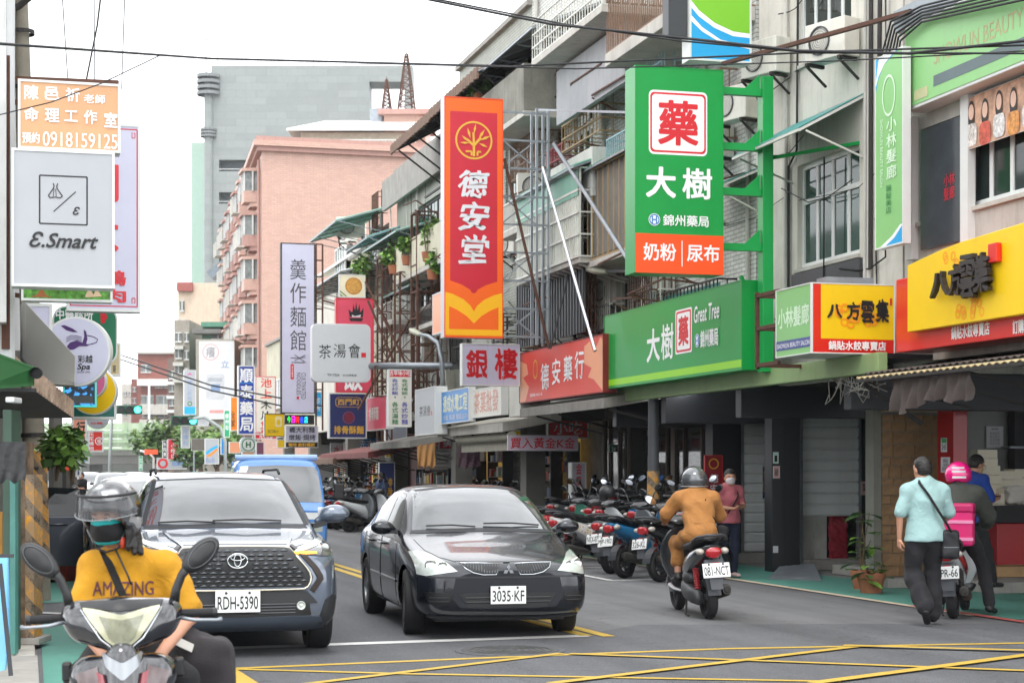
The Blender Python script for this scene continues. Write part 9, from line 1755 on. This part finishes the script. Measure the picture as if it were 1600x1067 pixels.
def human(label,J,yaw=0,pitch=0,hs=1.,top=None,bot=None,shoes=None,hair=True,vox=.012,hands=((-1,0,0),(1,0,0)),hdir=None,face=True,name='person',curl=.4,skin=None,girth=1.,group=None):
 T=thing(name,label,'person',(0,0,0),0,group);Rm=Rz(yaw)@Rx(pitch);g=girth;sk=skin or SKIN
 P_,C_,N_,H_=J['pelvis'],J['chest'],J['neck'],J['head']
 tor=lambda e:[('c',P_,lp(P_,C_,.5),.13*g+e,.115*g+e,0,(1.15,.85,1)),('c',lp(P_,C_,.5),C_,.115*g+e,.135*g+e,.05,(1.15,.82,1)),('c',J['sL'],J['sR'],.05+e,.05+e,.07),*[('c',lp(C_,N_,.85),lp(J['s'+s],C_,-.02),.062+e,.046+e,.04)for s in 'LR'],('c',C_,lp(C_,N_,.75),.13*g+e,.06+e,.06)]
 def limb(a,b,c,r0,r1,r2,e,t0=0.,t1=2.):
  out=[]
  if t1<=1:return[('c',a,lp(a,b,t1),r0+e,r0+(r1-r0)*t1+e,.03)]
  out.append(('c',a,b,r0+e,r1+e,.03));out.append(('c',b,lp(b,c,t1-1),r1+e,r1+(r2-r1)*(t1-1)+e,.02));return out
 arms=lambda e,t1=2.:sum([limb(J['s'+s],J['e'+s],J['w'+s],.044*g,.037,.024,e,0,t1)for s in 'LR'],[])
 legs=lambda e,t1=2.:sum([limb(J['h'+s],J['k'+s],J['a'+s],.082*g,.052,.036,e,0,t1)for s in 'LR'],[])
 body=tor(0)+[('c',lp(C_,N_,.8),lp(N_,H_,.5),.055,.05,.03)]+head_prims(H_,Rm,hs)+arms(0)+legs(0)
 gs=[(body,{})]
 for s,side in(('L',1),('R',-1)):
  if J.get('nohand'):break
  d=hdir[s]if hdir else np.array(J['w'+s])-np.array(J['e'+s]);gs.append((hand_prims(J['w'+s],d,side,hands[0 if s=='L' else 1],curl=curl),{'vox':min(.005,vox*.5),'pad':.01}))
 sdf_obj('body',gs,sk,T,vox=vox)
 if face:face_bits(T,H_,Rm,hs)
 if top:
  m,sl,e=top['m'],top.get('sleeve',.75),top.get('e',.018);pr=tor(e)+arms(e+top.get('ae',.006),sl)
  if top.get('hem'):pr+=[('c',P_,lp(P_,C_,-top['hem']),.13*g+e+.022,.135*g+e+.026,.04,(1.12,.85,1))]
  if top.get('cut'):pr+=[('-',('b',(P_[0],P_[1],top['cut']-1),(1,1,1),.0,.004))]
  if top.get('collar'):pr+=[('c',lp(C_,N_,.9),lp(N_,H_,.25),.062,.06,.02)]
  pr+=[('-',('c',lp(N_,H_,.1),lp(N_,H_,1),.058,.07,.01))]if not top.get('hood')else[('c',lp(C_,N_,.95),lp(N_,H_,.35),.085,.08,.03)]
  sdf_obj('shirt',[pr],m,T,vox=vox,fold=top.get('fold',.004),fs=top.get('fs',17),seed=top.get('seed',1))
 if bot:
  e=bot.get('e',.016);sdf_obj('trousers',[[('c',P_,lp(P_,C_,.18),.135*g+e*.6,.12*g+e*.5,0,(1.15,.88,1))]+legs(e,bot.get('len',1.93))+[(x[0],x[1],x[2],x[3]+bot.get('hem',0),x[4]+bot.get('hem',0),x[5])for x in sum([limb(J['k'+s],lp(J['k'+s],J['a'+s],.5),lp(J['k'+s],J['a'+s],.96),.05,.045,.045,e)for s in 'LR'],[])]*(1 if bot.get('len',1.93)>1.9 else 0)],bot['m'],T,vox=vox,fold=bot.get('fold',.004),fs=15,seed=bot.get('seed',3))
 if shoes:
  for s in 'LR':
   a,t=np.array(J['a'+s]),np.array(J['t'+s]);dd=(t-a);dd[2]=0;u=dd/(np.linalg.norm(dd)+1e-6);heel=a*1.0;heel[2]-=.04
   pr=[('c',tuple(a),tuple(a+np.array([0,0,-.035])),.042,.044,0),('c',tuple(heel-u*.03),tuple(t),.043,.034,.03,(1.05,1.0,.85)),]
   sdf_obj('shoe',[pr],shoes,T,vox=vox*.8)
 if hair:
  c=np.array(H_);f=lambda p:tuple(c+Rm@(np.array(p)*hs));k=lambda*r:tuple(x*hs for x in r)
  hp=[('e',f((0,-.012,.042)),k(.088,.102,.092),0,Rm),('e',f((0,-.045,-.01)),k(.078,.065,.075),.03,Rm),('-',('b',f((0,.11,-.045)),k(.11,.085,.095),.02,.015,Rm)),('-',('b',f((0,.1,-.12)),k(.2,.2,.06),.01,.01,Rm))]
  if hair=='bun':hp+=[('e',f((0,-.13,.05)),k(.035,.035,.035),.02,Rm)]
  sdf_obj('hair',[hp],mat('dark_hair',(.012,.01,.009),.5,var=.2),T,vox=vox*.8,fold=.003,fs=90)
 return T
def mask_part(T,H_,Rm,m,s=1.,zc=-.045,zh=.045,grow=.006,name='face_mask',vox=.007):
 c=np.array(H_);f=lambda p:tuple(c+Rm@(np.array(p)*s));k=lambda*r:tuple(x*s for x in r)
 sdf_obj(name,[[('e',f((0,.032,-.042)),k(.064+grow,.074+grow,.07+grow),0,Rm),('e',f((0,.07,-.02)),k(.03,.045+grow,.03),.03,Rm),('-',('b',f((0,-.1,-.04)),k(.2,.115,.3),0,.0,Rm)),('-',('b',f((0,.0,zc+zh+.2)),k(.3,.3,.2),0,0,Rm)),('-',('b',f((0,.0,zc-zh-.2)),k(.3,.3,.2),0,0,Rm))]],m,T,vox=vox)
 for x in(-1,1):b=MB();b.tube([VV(f((x*.064,.04,zc+zh*.7))),VV(f((x*.084,-.0,-.005)))],.0018,5);b.build('mask_loop',m,T)
 # rider in the yellow shirt
YSH=cloth('mustard_cotton','#c08a14');BLC=cloth('black_cotton','#17171a')
Jf=dict(pelvis=(0,-.20,.84),chest=(.01,-.04,1.10),neck=(.035,.02,1.275),head=(.085,.07,1.42),sL=(-.150,-.02,1.195),sR=(.160,-.02,1.195),eL=(-.262,.03,.985),wL=(-.125,.26,.83),eR=(.215,.06,.96),wR=(.10,.28,.83),hL=(-.10,-.15,.80),hR=(.10,-.15,.80),kL=(-.22,.25,.72),kR=(.2,.25,.72),aL=(-.22,.2,.32),aR=(.2,.2,.32),tL=(-.22,.36,.28),tR=(.2,.36,.28))
T=human('person in a mustard T shirt with a black and teal mask on the foreground scooter',Jf,yaw=-26,pitch=-8,top=dict(m=YSH,sleeve=.85,e=.012,ae=.018,fold=.0065,fs=19),bot=dict(m=BLC),shoes=BLC,hair=True,vox=.0085,hands=((.3,.3,-1),(-.3,.3,-1)),curl=.6)
FGR=T;Rm=Rz(-26)@Rx(-8);Hc=np.array(Jf['head']);hf=lambda p:tuple(Hc+Rm@np.array(p))
mask_part(T,Hc,Rm,mat('black_mask_cloth','#111214',.8),zc=-.045,zh=.050,grow=.010,vox=.005)
TEALC=mat('teal_mask_cloth','#0a9a98',.7);mask_part(T,Hc,Rm,TEALC,zc=-.002,zh=.011,grow=.013,name='mask_band',vox=.0045)
mask_part(T,Hc,Rm,TEALC,zc=-.098,zh=.008,grow=.0125,name='mask_band',vox=.0045)
HELM=mat('camouflage_helmet','#202226',.22,coat=1.,var=0);nn_=HELM.node_tree.nodes;ll=HELM.node_tree.links;tc=nn_.new('ShaderNodeTexCoord');vz=nn_.new('ShaderNodeTexNoise');vz.inputs['Scale'].default_value=13;vz.inputs['Detail'].default_value=1;ll.new(tc.outputs['Object'],vz.inputs['Vector']);cr=nn_.new('ShaderNodeValToRGB');cr.color_ramp.interpolation='CONSTANT';cr.color_ramp.elements[0].color=(.012,.013,.015,1);cr.color_ramp.elements[1].position=.52;cr.color_ramp.elements[1].color=(.09,.095,.10,1);e_=cr.color_ramp.elements.new(.6);e_.color=(.3,.3,.3,1);ll.new(vz.outputs['Fac'],cr.inputs[0]);ll.new(cr.outputs[0],nn_['Principled BSDF'].inputs['Base Color'])
Th=thing('helmet','dark patterned open face helmet with a clear visor on the rider in yellow','helmet',(0,0,0))
hp=[('e',hf((0,-.012,.035)),(.128,.150,.135),0,Rm),('c',hf((.085,-.02,-.02)),hf((.075,-.01,-.085)),.045,.03,.04),('c',hf((-.085,-.02,-.02)),hf((-.075,-.01,-.085)),.045,.03,.04),('-',('e',hf((0,-.0,.02)),(.104,.124,.118),.0,Rm)),('-',('b',hf((0,.14,-.055)),(.092,.125,.105),.03,.012,Rm)),('-',('b',hf((0,-.05,-.19)),(.3,.3,.07),0,.01,Rm))]
sdf_obj('shell',[hp],HELM,Th,vox=.006)
b=MB();rings=[];VIS=mat('smoky_clear_visor',(.05,.055,.06),.05,var=0,alpha=.42,coat=.5)
for j in range(9):
 r=[]
 for i in range(25):
  a=rad_(-78+156*i/24);t=j/8;rad=.140+.010*t;r.append(hf((sin_(a)*(rad-.002),cos_(a)*(rad+.022+.008*t)-.012,.118-.102*t+.012*sin_(a)**2)))
 rings.append(r)
b.loft(rings,cap=False,closed=False);b.build('visor',VIS,Th,smooth=True)
b=MB();b.tube([hf((sin_(a)*.150,cos_(a)*.181-.012,.0165+.012*sin_(a)**2))for a in[rad_(-76+152*i/20)for i in range(21)]],.0028,6);b.build('visor_edge',mat('grey_visor_edge','#7d8284',.3),Th,smooth=True)
b=MB();b.tube([hf((sin_(a)*.14,cos_(a)*.165-.012,.118))for a in[rad_(-80+160*i/20)for i in range(21)]],.007,6);b.build('visor_hinge_band',BLACK,Th,smooth=True)
for s in(-1,1):b=MB();b.lathe([(0,.012),(.018,.010),(.021,0)],hf((s*.134,.01,.03)),tuple(Rm@np.array([s,0,0])),14);b.build('visor_pivot',BLACK,Th,smooth=.6)
b=MB();b.tube([hf((.088,.01,-.08)),hf((.05,.05,-.125)),hf((0,.06,-.14)),hf((-.05,.05,-.125)),hf((-.088,.01,-.08))],.005,6);b.build('chin_strap',BLACK,Th,smooth=True)
b=MB();b.tube([hf((-.04,.05,-.13)),(.01,.115,1.17),(-.005,.125,1.13)],.005,6);b.build('strap_end',BLACK,Th,smooth=True)
b=MB();b.ell(hf((-.065,.03,-.10)),(.014,.012,.03));b.build('red_clip',mat('orange_red_clip','#c8402a',.4),Th,smooth=True)
hp=[('c',hf((-.088,-.02,-.03)),hf((-.115,.02,-.15)),.03,.012,0),('c',hf((-.08,-.05,-.03)),hf((-.125,-.02,-.155)),.03,.014,.02),('c',hf((-.095,.02,-.02)),hf((-.095,.045,-.13)),.018,.008,.02),('c',hf((.088,-.03,-.03)),hf((.10,-.02,-.13)),.026,.01,.02),('c',hf((.10,.04,-.0)),hf((.105,.05,-.06)),.012,.006,.01)]
sdf_obj('hair_tuft',[hp],mat('dark_hair',(.012,.01,.009),.5,var=.2),T,vox=.006,fold=.002,fs=120)
sh=[c for c in T.children if c.name.startswith('shirt')][0];bm=bmesh.new();bm.from_mesh(sh.data);bvS=BVHTree.FromBMesh(bm);bm.free()
me=text_mesh('ΛMΛZINO'.replace('Λ','A').replace('O','G'));n=len(me.vertices);a=np.empty(n*3,np.float32);me.vertices.foreach_get('co',a);a=a.reshape(-1,3);lo,hi=a.min(0),a.max(0)
bm=bmesh.new();bm.from_mesh(me);bmesh.ops.triangulate(bm,faces=bm.faces);bmesh.ops.subdivide_edges(bm,edges=[e for e in bm.edges if e.calc_length()>.25],cuts=3)
for v in bm.verts:
 x=((v.co.x-lo[0])/(hi[0]-lo[0])-.5)*-.262+.03;z=1.112+((v.co.y-lo[1])/(hi[1]-lo[1])-.5)*.062
 h=bvS.ray_cast(VV((x,2,z)),VV((0,-1,0)));v.co=(h[0]+VV((0,.003,0)))if h[0]else VV((x,.14,z))
me2=bpy.data.meshes.new('lettering');bm.to_mesh(me2);bm.free();me2.materials.append(mat('aubergine_print','#5a2a3c',.6));lt=link('lettering',me2,T);md=lt.modifiers.new('t','SOLIDIFY');md.thickness=.004;md.offset=0
pts=[]
for t in range(15):
 x,z=.115+(.115-.06)*0-(.115+.03)*t/14*.9,1.275-.30*t/14;h=bvS.ray_cast(VV((x,2,z)),VV((0,-1,0)))
 pts.append((h[0]+VV((0,.006,0)))if h[0]else VV((x,.06,z)))
b=MB();rings=[[p+VV((sx*.024*.9,0,sx*.008))+VV((0,dy,0))for sx,dy in((-1,0),(1,0),(1,.005),(-1,.005))]for p in pts];b.loft(rings);tag(b.build('shoulder_strap',mat('black_webbing','#121214',.8,bump=.3,bs=200),None,bevel=.002),'wide black webbing strap across the yellow shirt','strap');STR=bpy.data.objects['shoulder_strap']
bag=sdf_obj('shoulder_bag',[[('b',(-.33,-.02,.71),(.12,.17,.17),.06,0),('c',(-.22,.05,.90),(-.36,-.1,.80),.045,.06,.06)]],mat('dark_brown_grey_canvas','#2a2629',.8,var=.12,bump=.3,bs=150),None,fold=.010,fs=20,vox=.012);tag(bag,'dark grey canvas bag on the hip of the rider in yellow','bag')
b=MB();b.M=Matrix.Translation((-.235,.155,.865))@Matrix.Rotation(.5,4,'Z')@Matrix.Rotation(.4,4,'X')@Matrix.Rotation(-.5,4,'Y');b.box((-.04,0,-.02),(.04,.004,.02));tg=b.build('label_patch',mat('pale_patch','#b9b6ae',.5),None);INVb=None
p=atD(204,735,7.98)
for o in(T,Th,STR,bag,tg):o.location=(p.x,p.y,0);o.rotation_euler=(0,0,rad_(180-4))
tg.parent=bag;tg.location=(0,0,0);tg.rotation_euler=(0,0,0)
# rider in orange
ORC=cloth('tan_orange_cotton','#a8733c')
Jo=dict(pelvis=(0,-.30,.93),chest=(0,-.15,1.22),neck=(0,-.08,1.39),head=(0,-.03,1.50),sL=(-.19,-.10,1.32),sR=(.19,-.10,1.32),eL=(-.31,.04,1.14),wL=(-.27,.25,1.08),eR=(.30,.02,1.12),wR=(.27,.25,1.08),hL=(-.10,-.24,.90),hR=(.10,-.24,.90),kL=(-.16,.16,.80),kR=(.16,.16,.80),aL=(-.16,.10,.45),aR=(.16,.10,.45),tL=(-.18,.22,.38),tR=(.18,.22,.38))
T=human('person in a tan orange boiler suit and grey helmet riding the dark grey scooter away',Jo,top=dict(m=ORC,sleeve=1.8,e=.026,ae=.012,fold=.008,fs=17,collar=True),bot=dict(m=ORC,e=.030,len=1.62,fold=.011),shoes=mat('black_shoe_leather','#1b1a1b',.5),hair=True,vox=.011,girth=1.03,hands=((0,.2,-1),(0,.2,-1)),curl=.9)
b=MB();b.lathe([(.155,-.02),(.168,-.012),(.162,0),(.168,.012),(.155,.02)],(0,-.25,1.03),(0,.1,1),28);b.v=[(x*1.04,(y+.25)*.86-.25,z)for x,y,z in b.v];b.build('waistband',ORC,T,smooth=True)
b=MB();b.tube([(-.13,-.08,1.40),(-.06,-.275,1.30),(.03,-.33,1.18)if False else(-.02,-.315,1.22),(-.13,-.345,1.10)if False else(-.15,-.30,1.10),(-.24,-.2,1.0)],.008,6);b.v=[(-x,y,z)for x,y,z in b.v];b.f=[f[::-1]for f in b.f];b.build('bag_strap',BLC,T,smooth=True)
GHEL=mat('glossy_grey_helmet','#54585c',.2,coat=1.,metal=.2,var=.25,vs=7);Ho=VV((0,-.02,1.525));T5=helmet('',Ho,.150,GHEL,par=thing('helmet','glossy grey helmet with pale reflections worn by the rider in orange','helmet'))
b=MB();b.tube([Ho+VV((sin_(a)*.152,cos_(a)*.172,-.075))for a in[2*PI*i/24 for i in range(25)]],.006,6);b.build('rim_trim',STEEL,T5,smooth=True)
b=MB();b.tube([Ho+VV((sin_(a)*.153,.03,cos_(a)*.153))for a in[rad_(-95+190*i/20)for i in range(21)]],.008,6);b.build('visor_band',BLACK,T5,smooth=True)
b=MB();rings=[[Ho+VV((sin_(a)*(.155+.01*t),cos_(a)*(.18+.02*t),.03-.12*t))for a in[rad_(-85+170*i/16)for i in range(17)]]for t in(0,.5,1)];b.loft(rings,cap=False,closed=False);b.build('visor',VIS,T5,smooth=True)
bagb=sdf_obj('shoulder_bag',[[('b',(.27,-.16,.92),(.06,.10,.09),.03,0)]],BLC,None,fold=.004,fs=30,vox=.012);tag(bagb,'small black bag at the right hip of the rider in orange','bag')
for o in(T,T5,bagb):o.location=RS.location;o.rotation_euler=(0,0,RS.rotation_euler[2])
# walking man in pale cyan
CYS=cloth('pale_cyan_cotton','#98b9b8');BKT=cloth('black_sport_trousers','#1c1c20')
Jm=dict(pelvis=(0,0,.93),chest=(0,.02,1.27),neck=(0,.03,1.47),head=(-.01,.07,1.595),sL=(-.175,.01,1.375),sR=(.175,.01,1.375),eL=(-.275,-.01,1.13),wL=(-.262,.04,.89),eR=(.27,.03,1.13),wR=(.20,.18,1.0),hL=(-.10,0,.90),hR=(.10,0,.90),kL=(-.11,.07,.50),kR=(.10,.10,.50),aL=(-.07,-.20,.20),aR=(.11,.08,.11),tL=(-.03,-.13,.045),tR=(.13,.22,.045))
T=human('man walking away in a pale cyan polo shirt and loose black trousers',Jm,yaw=18,top=dict(m=CYS,sleeve=.9,e=.024,ae=.006,fold=.0055,fs=15,hem=.14,cut=.86,collar=True),bot=dict(m=BKT,e=.026,hem=.022,fold=.010),shoes=mat('black_shoe_leather','#1b1a1b',.5),vox=.0105,girth=1.10,hands=((1,.2,0),(-1,0,0)),curl=.5)
b=MB();b.tube([hp_ for hp_ in[VV((-.07,.0,1.49)),VV((-.09,-.07,1.46)),VV((-.02,-.155,1.33)),VV((.07,-.172,1.18)),VV((.16,-.165,1.05)),VV((.22,-.14,.96))]],.014,8);Tb=thing('shoulder_bag','black shoulder bag on a diagonal strap at the right hip of the walking man','bag',(0,0,0));b.v=[(x,y,z)for x,y,z in b.v];b.build('strap',BLC,Tb,smooth=True)
sdf_obj('pouch',[[('b',(.225,-.085,.83),(.095,.06,.15),.035,0)]],mat('black_nylon','#1a1b1f',.5,var=.15),Tb,fold=.004,fs=24,vox=.011);b=MB();b.box((.14,-.152,.80),(.30,-.147,.805));b.build('zip',STEEL,Tb)
g=atD(1446,735,18.9)
for o in(T,Tb):o.location=(g.x,g.y,0);o.rotation_euler=(0,0,rad_(-8));o.scale=(1.03,)*3
# delivery rider
JKT=cloth('dark_olive_grey_jacket','#3c403a');Jd=dict(pelvis=(0,-.30,.93),chest=(.0,-.20,1.25),neck=(0,-.16,1.43),head=(0,-.12,1.56),sL=(-.2,-.17,1.36),sR=(.2,-.17,1.36),eL=(-.30,.0,1.14),wL=(-.27,.22,1.06),eR=(.31,.0,1.12),wR=(.28,.22,1.04),hL=(-.1,-.26,.9),hR=(.12,-.26,.9),kL=(-.16,.14,.8),kR=(.26,.02,.56),aL=(-.16,.1,.42),aR=(.34,-.06,.12),tL=(-.17,.22,.36),tR=(.38,.08,.045))
T=human('delivery rider in a dark olive jacket with one foot on the ground',Jd,yaw=10,top=dict(m=JKT,sleeve=1.95,e=.036,ae=.026,fold=.007,fs=14,hood=True),bot=dict(m=BKT,e=.020,fold=.006),shoes=mat('black_shoe_leather','#1b1a1b',.5),vox=.012,girth=1.05,hands=((0,.2,-1),(0,.2,-1)),curl=.9)
PKH=mat('hot_pink_helmet','#e0187a',.25,coat=.8,var=.05);Hd=VV((0,-.12,1.585));T6=helmet('',Hd,.150,PKH,par=thing('helmet','hot pink helmet with white stripes worn by the delivery rider','helmet'))
for k,(z,w)in enumerate(((.075,.13),(.035,.17),(-.03,.12))):
 b=MB();c0=[Hd+VV((sin_(a)*math.sqrt(max(.01,.1545**2-z*z)),-cos_(a)*math.sqrt(max(.01,.1545**2-z*z))*1.12,z))for a in[rad_(-25+60*i/12)+.05*k for i in range(13)]]
 b.loft([[p-UP*.012 for p in c0],[p+UP*.012 for p in c0]],cap=False,closed=False);b.build('white_stripe',WHITE,T6)
PKB=mat('hot_pink_bag_fabric','#d61f6e',.55,var=.08);Tg=thing('delivery_bag','hot pink insulated delivery bag strapped behind the delivery rider','bag',(0,0,0))
b=MB();b.box((-.21,-.66,.80),(.21,-.40,1.25));b.build('box_body',PKB,Tg,bevel=.03);b=MB();b.box((-.22,-.67,1.16),(.22,-.39,1.27));b.build('lid',mat('deep_pink_lid','#b8145c',.5),Tg,bevel=.03)
for z in(.86,1.05):b=MB();b.box((-.215,-.668,z),(.215,-.66,z+.035));b.build('strap',mat('pale_pink_strap','#e890b8',.5),Tg)
b=MB();b.box((-.10,-.665,.70),(-.02,-.64,.80));b.box((.04,-.665,.62),(.07,-.64,.80));b.build('hanging_strap',mat('magenta_strap','#a01868',.6),Tg)
for o in(T,T6,Tg):o.location=DS.location;o.rotation_euler=(0,0,DS.rotation_euler[2])
# man in blue leaning by the counter
BLS=cloth('royal_blue_polo','#173f94');Jb=dict(pelvis=(0,-.05,.90),chest=(0,-.06,1.22),neck=(0,-.02,1.42),head=(0,.04,1.55),sL=(-.18,-.04,1.36),sR=(.18,-.04,1.36),eL=(-.24,.04,1.10),wL=(-.10,.28,1.14),eR=(.24,.04,1.10),wR=(.12,.26,1.12),hL=(-.09,-.03,.88),hR=(.09,-.03,.88),kL=(-.11,.22,.50),kR=(.10,.12,.48),aL=(-.11,.28,.10),aR=(.1,.22,.10),tL=(-.12,.43,.045),tR=(.11,.37,.045))
T=human('man in a royal blue polo looking at a phone beside the red pillar',Jb,yaw=-6,pitch=-22,top=dict(m=BLS,sleeve=.85,e=.018,ae=.014,collar=True,hem=.1,cut=.84),bot=dict(m=BKT,e=.016),shoes=mat('black_shoe_leather','#1b1a1b',.5),vox=.012,hands=((0,0,1),(0,0,1)),curl=.6)
mask_part(T,Jb['head'],Rz(-6)@Rx(-22),mat('tan_mask_cloth','#c2a074',.7),vox=.008);b=MB();b.box((-.06,.30,1.155),(.10,.38,1.167));tp=b.build('phone',BLACK,None,bevel=.003);tag(tp,'black phone in the hand of the man in blue','phone')
b=MB();hh=np.array(Jb['head']);Rb=Rz(-6)@Rx(-22)
for x in(-.033,.033):b.lathe([(.024,0),(.027,.002),(.024,.004)],tuple(hh+Rb@np.array([x,.108,.008])),tuple(Rb@np.array([0,1,0])),16)
b.build('glasses',BLACK,T)
g=atD(1522,735,22.4)
for o in(T,tp):o.location=(g.x,g.y,.15);o.rotation_euler=(0,0,rad_(-72))
# woman in rose T-shirt
ROS=cloth('heather_rose_cotton','#b5626b');NVJ=cloth('navy_jeans','#1a2138');Jw=dict(pelvis=(0,0,.86),chest=(0,0,1.16),neck=(0,.0,1.34),head=(0,.03,1.46),sL=(-.155,0,1.27),sR=(.155,0,1.27),eL=(-.20,.02,1.03),wL=(-.10,.22,1.04),eR=(.20,.02,1.03),wR=(.10,.22,1.02),hL=(-.08,0,.84),hR=(.08,0,.84),kL=(-.08,.03,.46),kR=(.10,.0,.46),aL=(-.08,-.02,.09),aR=(.11,-.03,.09),tL=(-.09,.12,.04),tR=(.14,.11,.04))
T=human('woman in a rose T shirt and white mask standing by the first shutter',Jw,yaw=-20,top=dict(m=ROS,sleeve=.8,e=.020,ae=.014,hem=.2,cut=.80,fold=.005),bot=dict(m=NVJ,e=.014),shoes=mat('pale_pink_sneaker','#d8b8b4',.6),hair='bun',vox=.012,girth=.92,hands=((0,0,1),(0,0,1)),curl=.5)
mask_part(T,Jw['head'],Rz(-20),mat('white_mask_cloth','#dcd4d6',.7),vox=.008);b=MB();b.tube([(-.12,.02,1.33),(-.08,.13,1.2),(.0,.15,1.08),(.1,.14,.95)],.010,6);b.build('bag_strap',BLC,T,smooth=True)
b=MB();b.box((-.05,.28,1.07),(.05,.36,1.08));tp=b.build('phone',BLACK,None,bevel=.003);tag(tp,'dark phone held by the woman in the rose T shirt','phone')
g=atD(1139,735,27.3)
for o in(T,tp):o.location=(g.x,g.y,0);o.rotation_euler=(0,0,rad_(180+8));o.scale=(1.04,)*3
# person in purple at the left
PUR=cloth('purple_headscarf','#4b2a58');Jp=dict(pelvis=(0,0,.5),chest=(0,.0,.84),neck=(0,.02,1.0),head=(0,.06,1.1),sL=(-.16,0,.92),sR=(.16,0,.92),eL=(-.2,.1,.7),wL=(-.1,.3,.66),eR=(.2,.1,.7),wR=(.1,.3,.66),hL=(-.09,0,.5),hR=(.09,0,.5),kL=(-.12,.4,.5),kR=(.12,.4,.5),aL=(-.12,.42,.1),aR=(.12,.42,.1),tL=(-.12,.56,.04),tR=(.12,.56,.04))
T=human('seated person wrapped in a purple headscarf beyond the open car door',Jp,yaw=30,top=dict(m=PUR,sleeve=1.9,e=.03,ae=.02,fold=.008),bot=dict(m=BLC),shoes=BLC,hair=False,vox=.016);sdf_obj('headscarf',[[('e',(0,.04,1.12),(.115,.125,.13),0),('c',(0,0,1.05),(0,-.02,.9),.11,.17,.06),('-',('e',(.05,.17,1.10),(.07,.08,.09),.01))]],PUR,T,vox=.014,fold=.004,fs=30)
b=MB();b.box((-.2,-.2,0),(.2,.2,.4));st_=tag(b.build('stool',mat('red_plastic_stool','#8d2a22',.5),None,bevel=.02),'low stool under the seated person in purple','stool');g=atD(96,735,26.5)
for o in(T,st_):o.location=(g.x,g.y,0);o.rotation_euler=(0,0,rad_(150))
for i,(px,D,x_,m,lab)in enumerate(((597,50,0,mat('dull_blue_shirt','#5b6f96',.8),'distant figure in a dull blue shirt among the far kerb scooters'),(128,60,0,BLC,'distant dark clad figure by the left arcade'))):
 Jq=dict(Jw);T=human(lab,Jq,top=dict(m=m,sleeve=.9),bot=dict(m=BKT),shoes=BLC,vox=.022,face=False);g=atD(px,735,D);T.location=(g.x,g.y,0);T.rotation_euler=(0,0,rad_(40+90*i))
 # service cables and drips on the facades
q=random.Random(44);b=MB();b2=MB()
for i in range(70):
 y=q.uniform(21,56);L=q.uniform(.8,4.5);X=XF-q.uniform(.02,.1);z=q.choice((3.35,3.6,4.3,5.6,6.2,7.2,8.6))+q.uniform(-.3,.3);s=q.uniform(.02,.25)
 b.tube([(X,y,z),(X-.02,y+L*.3,z-s),(X,y+L*.6,z-s*.8),(X,y+L,z+q.uniform(-.2,.3))],q.choice((.006,.009,.014)),4)
 if i%2:b.tube([(X,y,z),(X-.01,y+q.uniform(-.1,.1),z+q.uniform(.5,2.4))],q.choice((.006,.012,.02)),4)
stuff(tag(b.build('service_cables',CABLE,None,smooth=True),'loose service cables strung along the upper facades of the right hand houses','cables'))
for i in range(30):
 y=q.uniform(26,58);z=q.uniform(3.4,9);X=XF-q.uniform(.3,1.3);L=q.uniform(.6,2.2);b2.bar((X,y,z),(XF,y,z+q.uniform(-.5,.3)),.03);b2.bar((X,y,z),(X,y+L,z+q.uniform(-.1,.1)),.03)
 if i%2:b2.bar((X,y+L,z),(XF,y+L,z-.4),.025)
 if i%3==0:b2.bar((X,y,z),(X,y+.02,z+q.uniform(.4,1.2)),.025)
stuff(tag(b2.build('rusty_brackets',RUST,None),'jumble of old rusty brackets sticking out of the right hand facades','brackets'))
q=random.Random(5);BX=[('blue plastic crate','#2f6fae'),('red plastic crate','#a02c28'),('brown carton','#8c6a44'),('white foam box','#d4d4d0')]
for i in range(14):
 y=31.2+i*1.9;n,c=BX[i%4];s=q.uniform(.25,.45);x=q.uniform(11.5,12.0);o_=MB();o_.M=Matrix.Translation((x,y,.135))@Matrix.Rotation(q.uniform(-.4,.4),4,'Z');o_.box((-s/2,-s/2,0),(s/2,s/2,s*.8));o_.box((-s/2-.01,-s/2-.01,s*.8+.001),(s/2+.01,s/2+.01,s*.86))
 tag(o_.build('crate',mat('crate_'+str(i%4),c,.6,var=.15),None,bevel=.01),n+' on the arcade floor, place %s from the near end'%['one','two','three','four','five','six','seven','eight','nine','ten','eleven','twelve','thirteen','fourteen'][i],'crate','boxes and crates on the arcade floor')
 # light haze over the whole scene
hm=bpy.data.materials.new('haze_air');hm.use_nodes=True;n=hm.node_tree.nodes;n.remove(n['Principled BSDF']);pv=n.new('ShaderNodeVolumePrincipled');pv.inputs['Density'].default_value=.00026;pv.inputs['Color'].default_value=(.93,.96,1,1);pv.inputs['Anisotropy'].default_value=.3
hm.node_tree.links.new(pv.outputs[0],n['Material Output'].inputs['Volume']);b=MB();b.box((-520,-60,-1),(520,920,70));tag(b.build('haze',hm),kind='stuff')
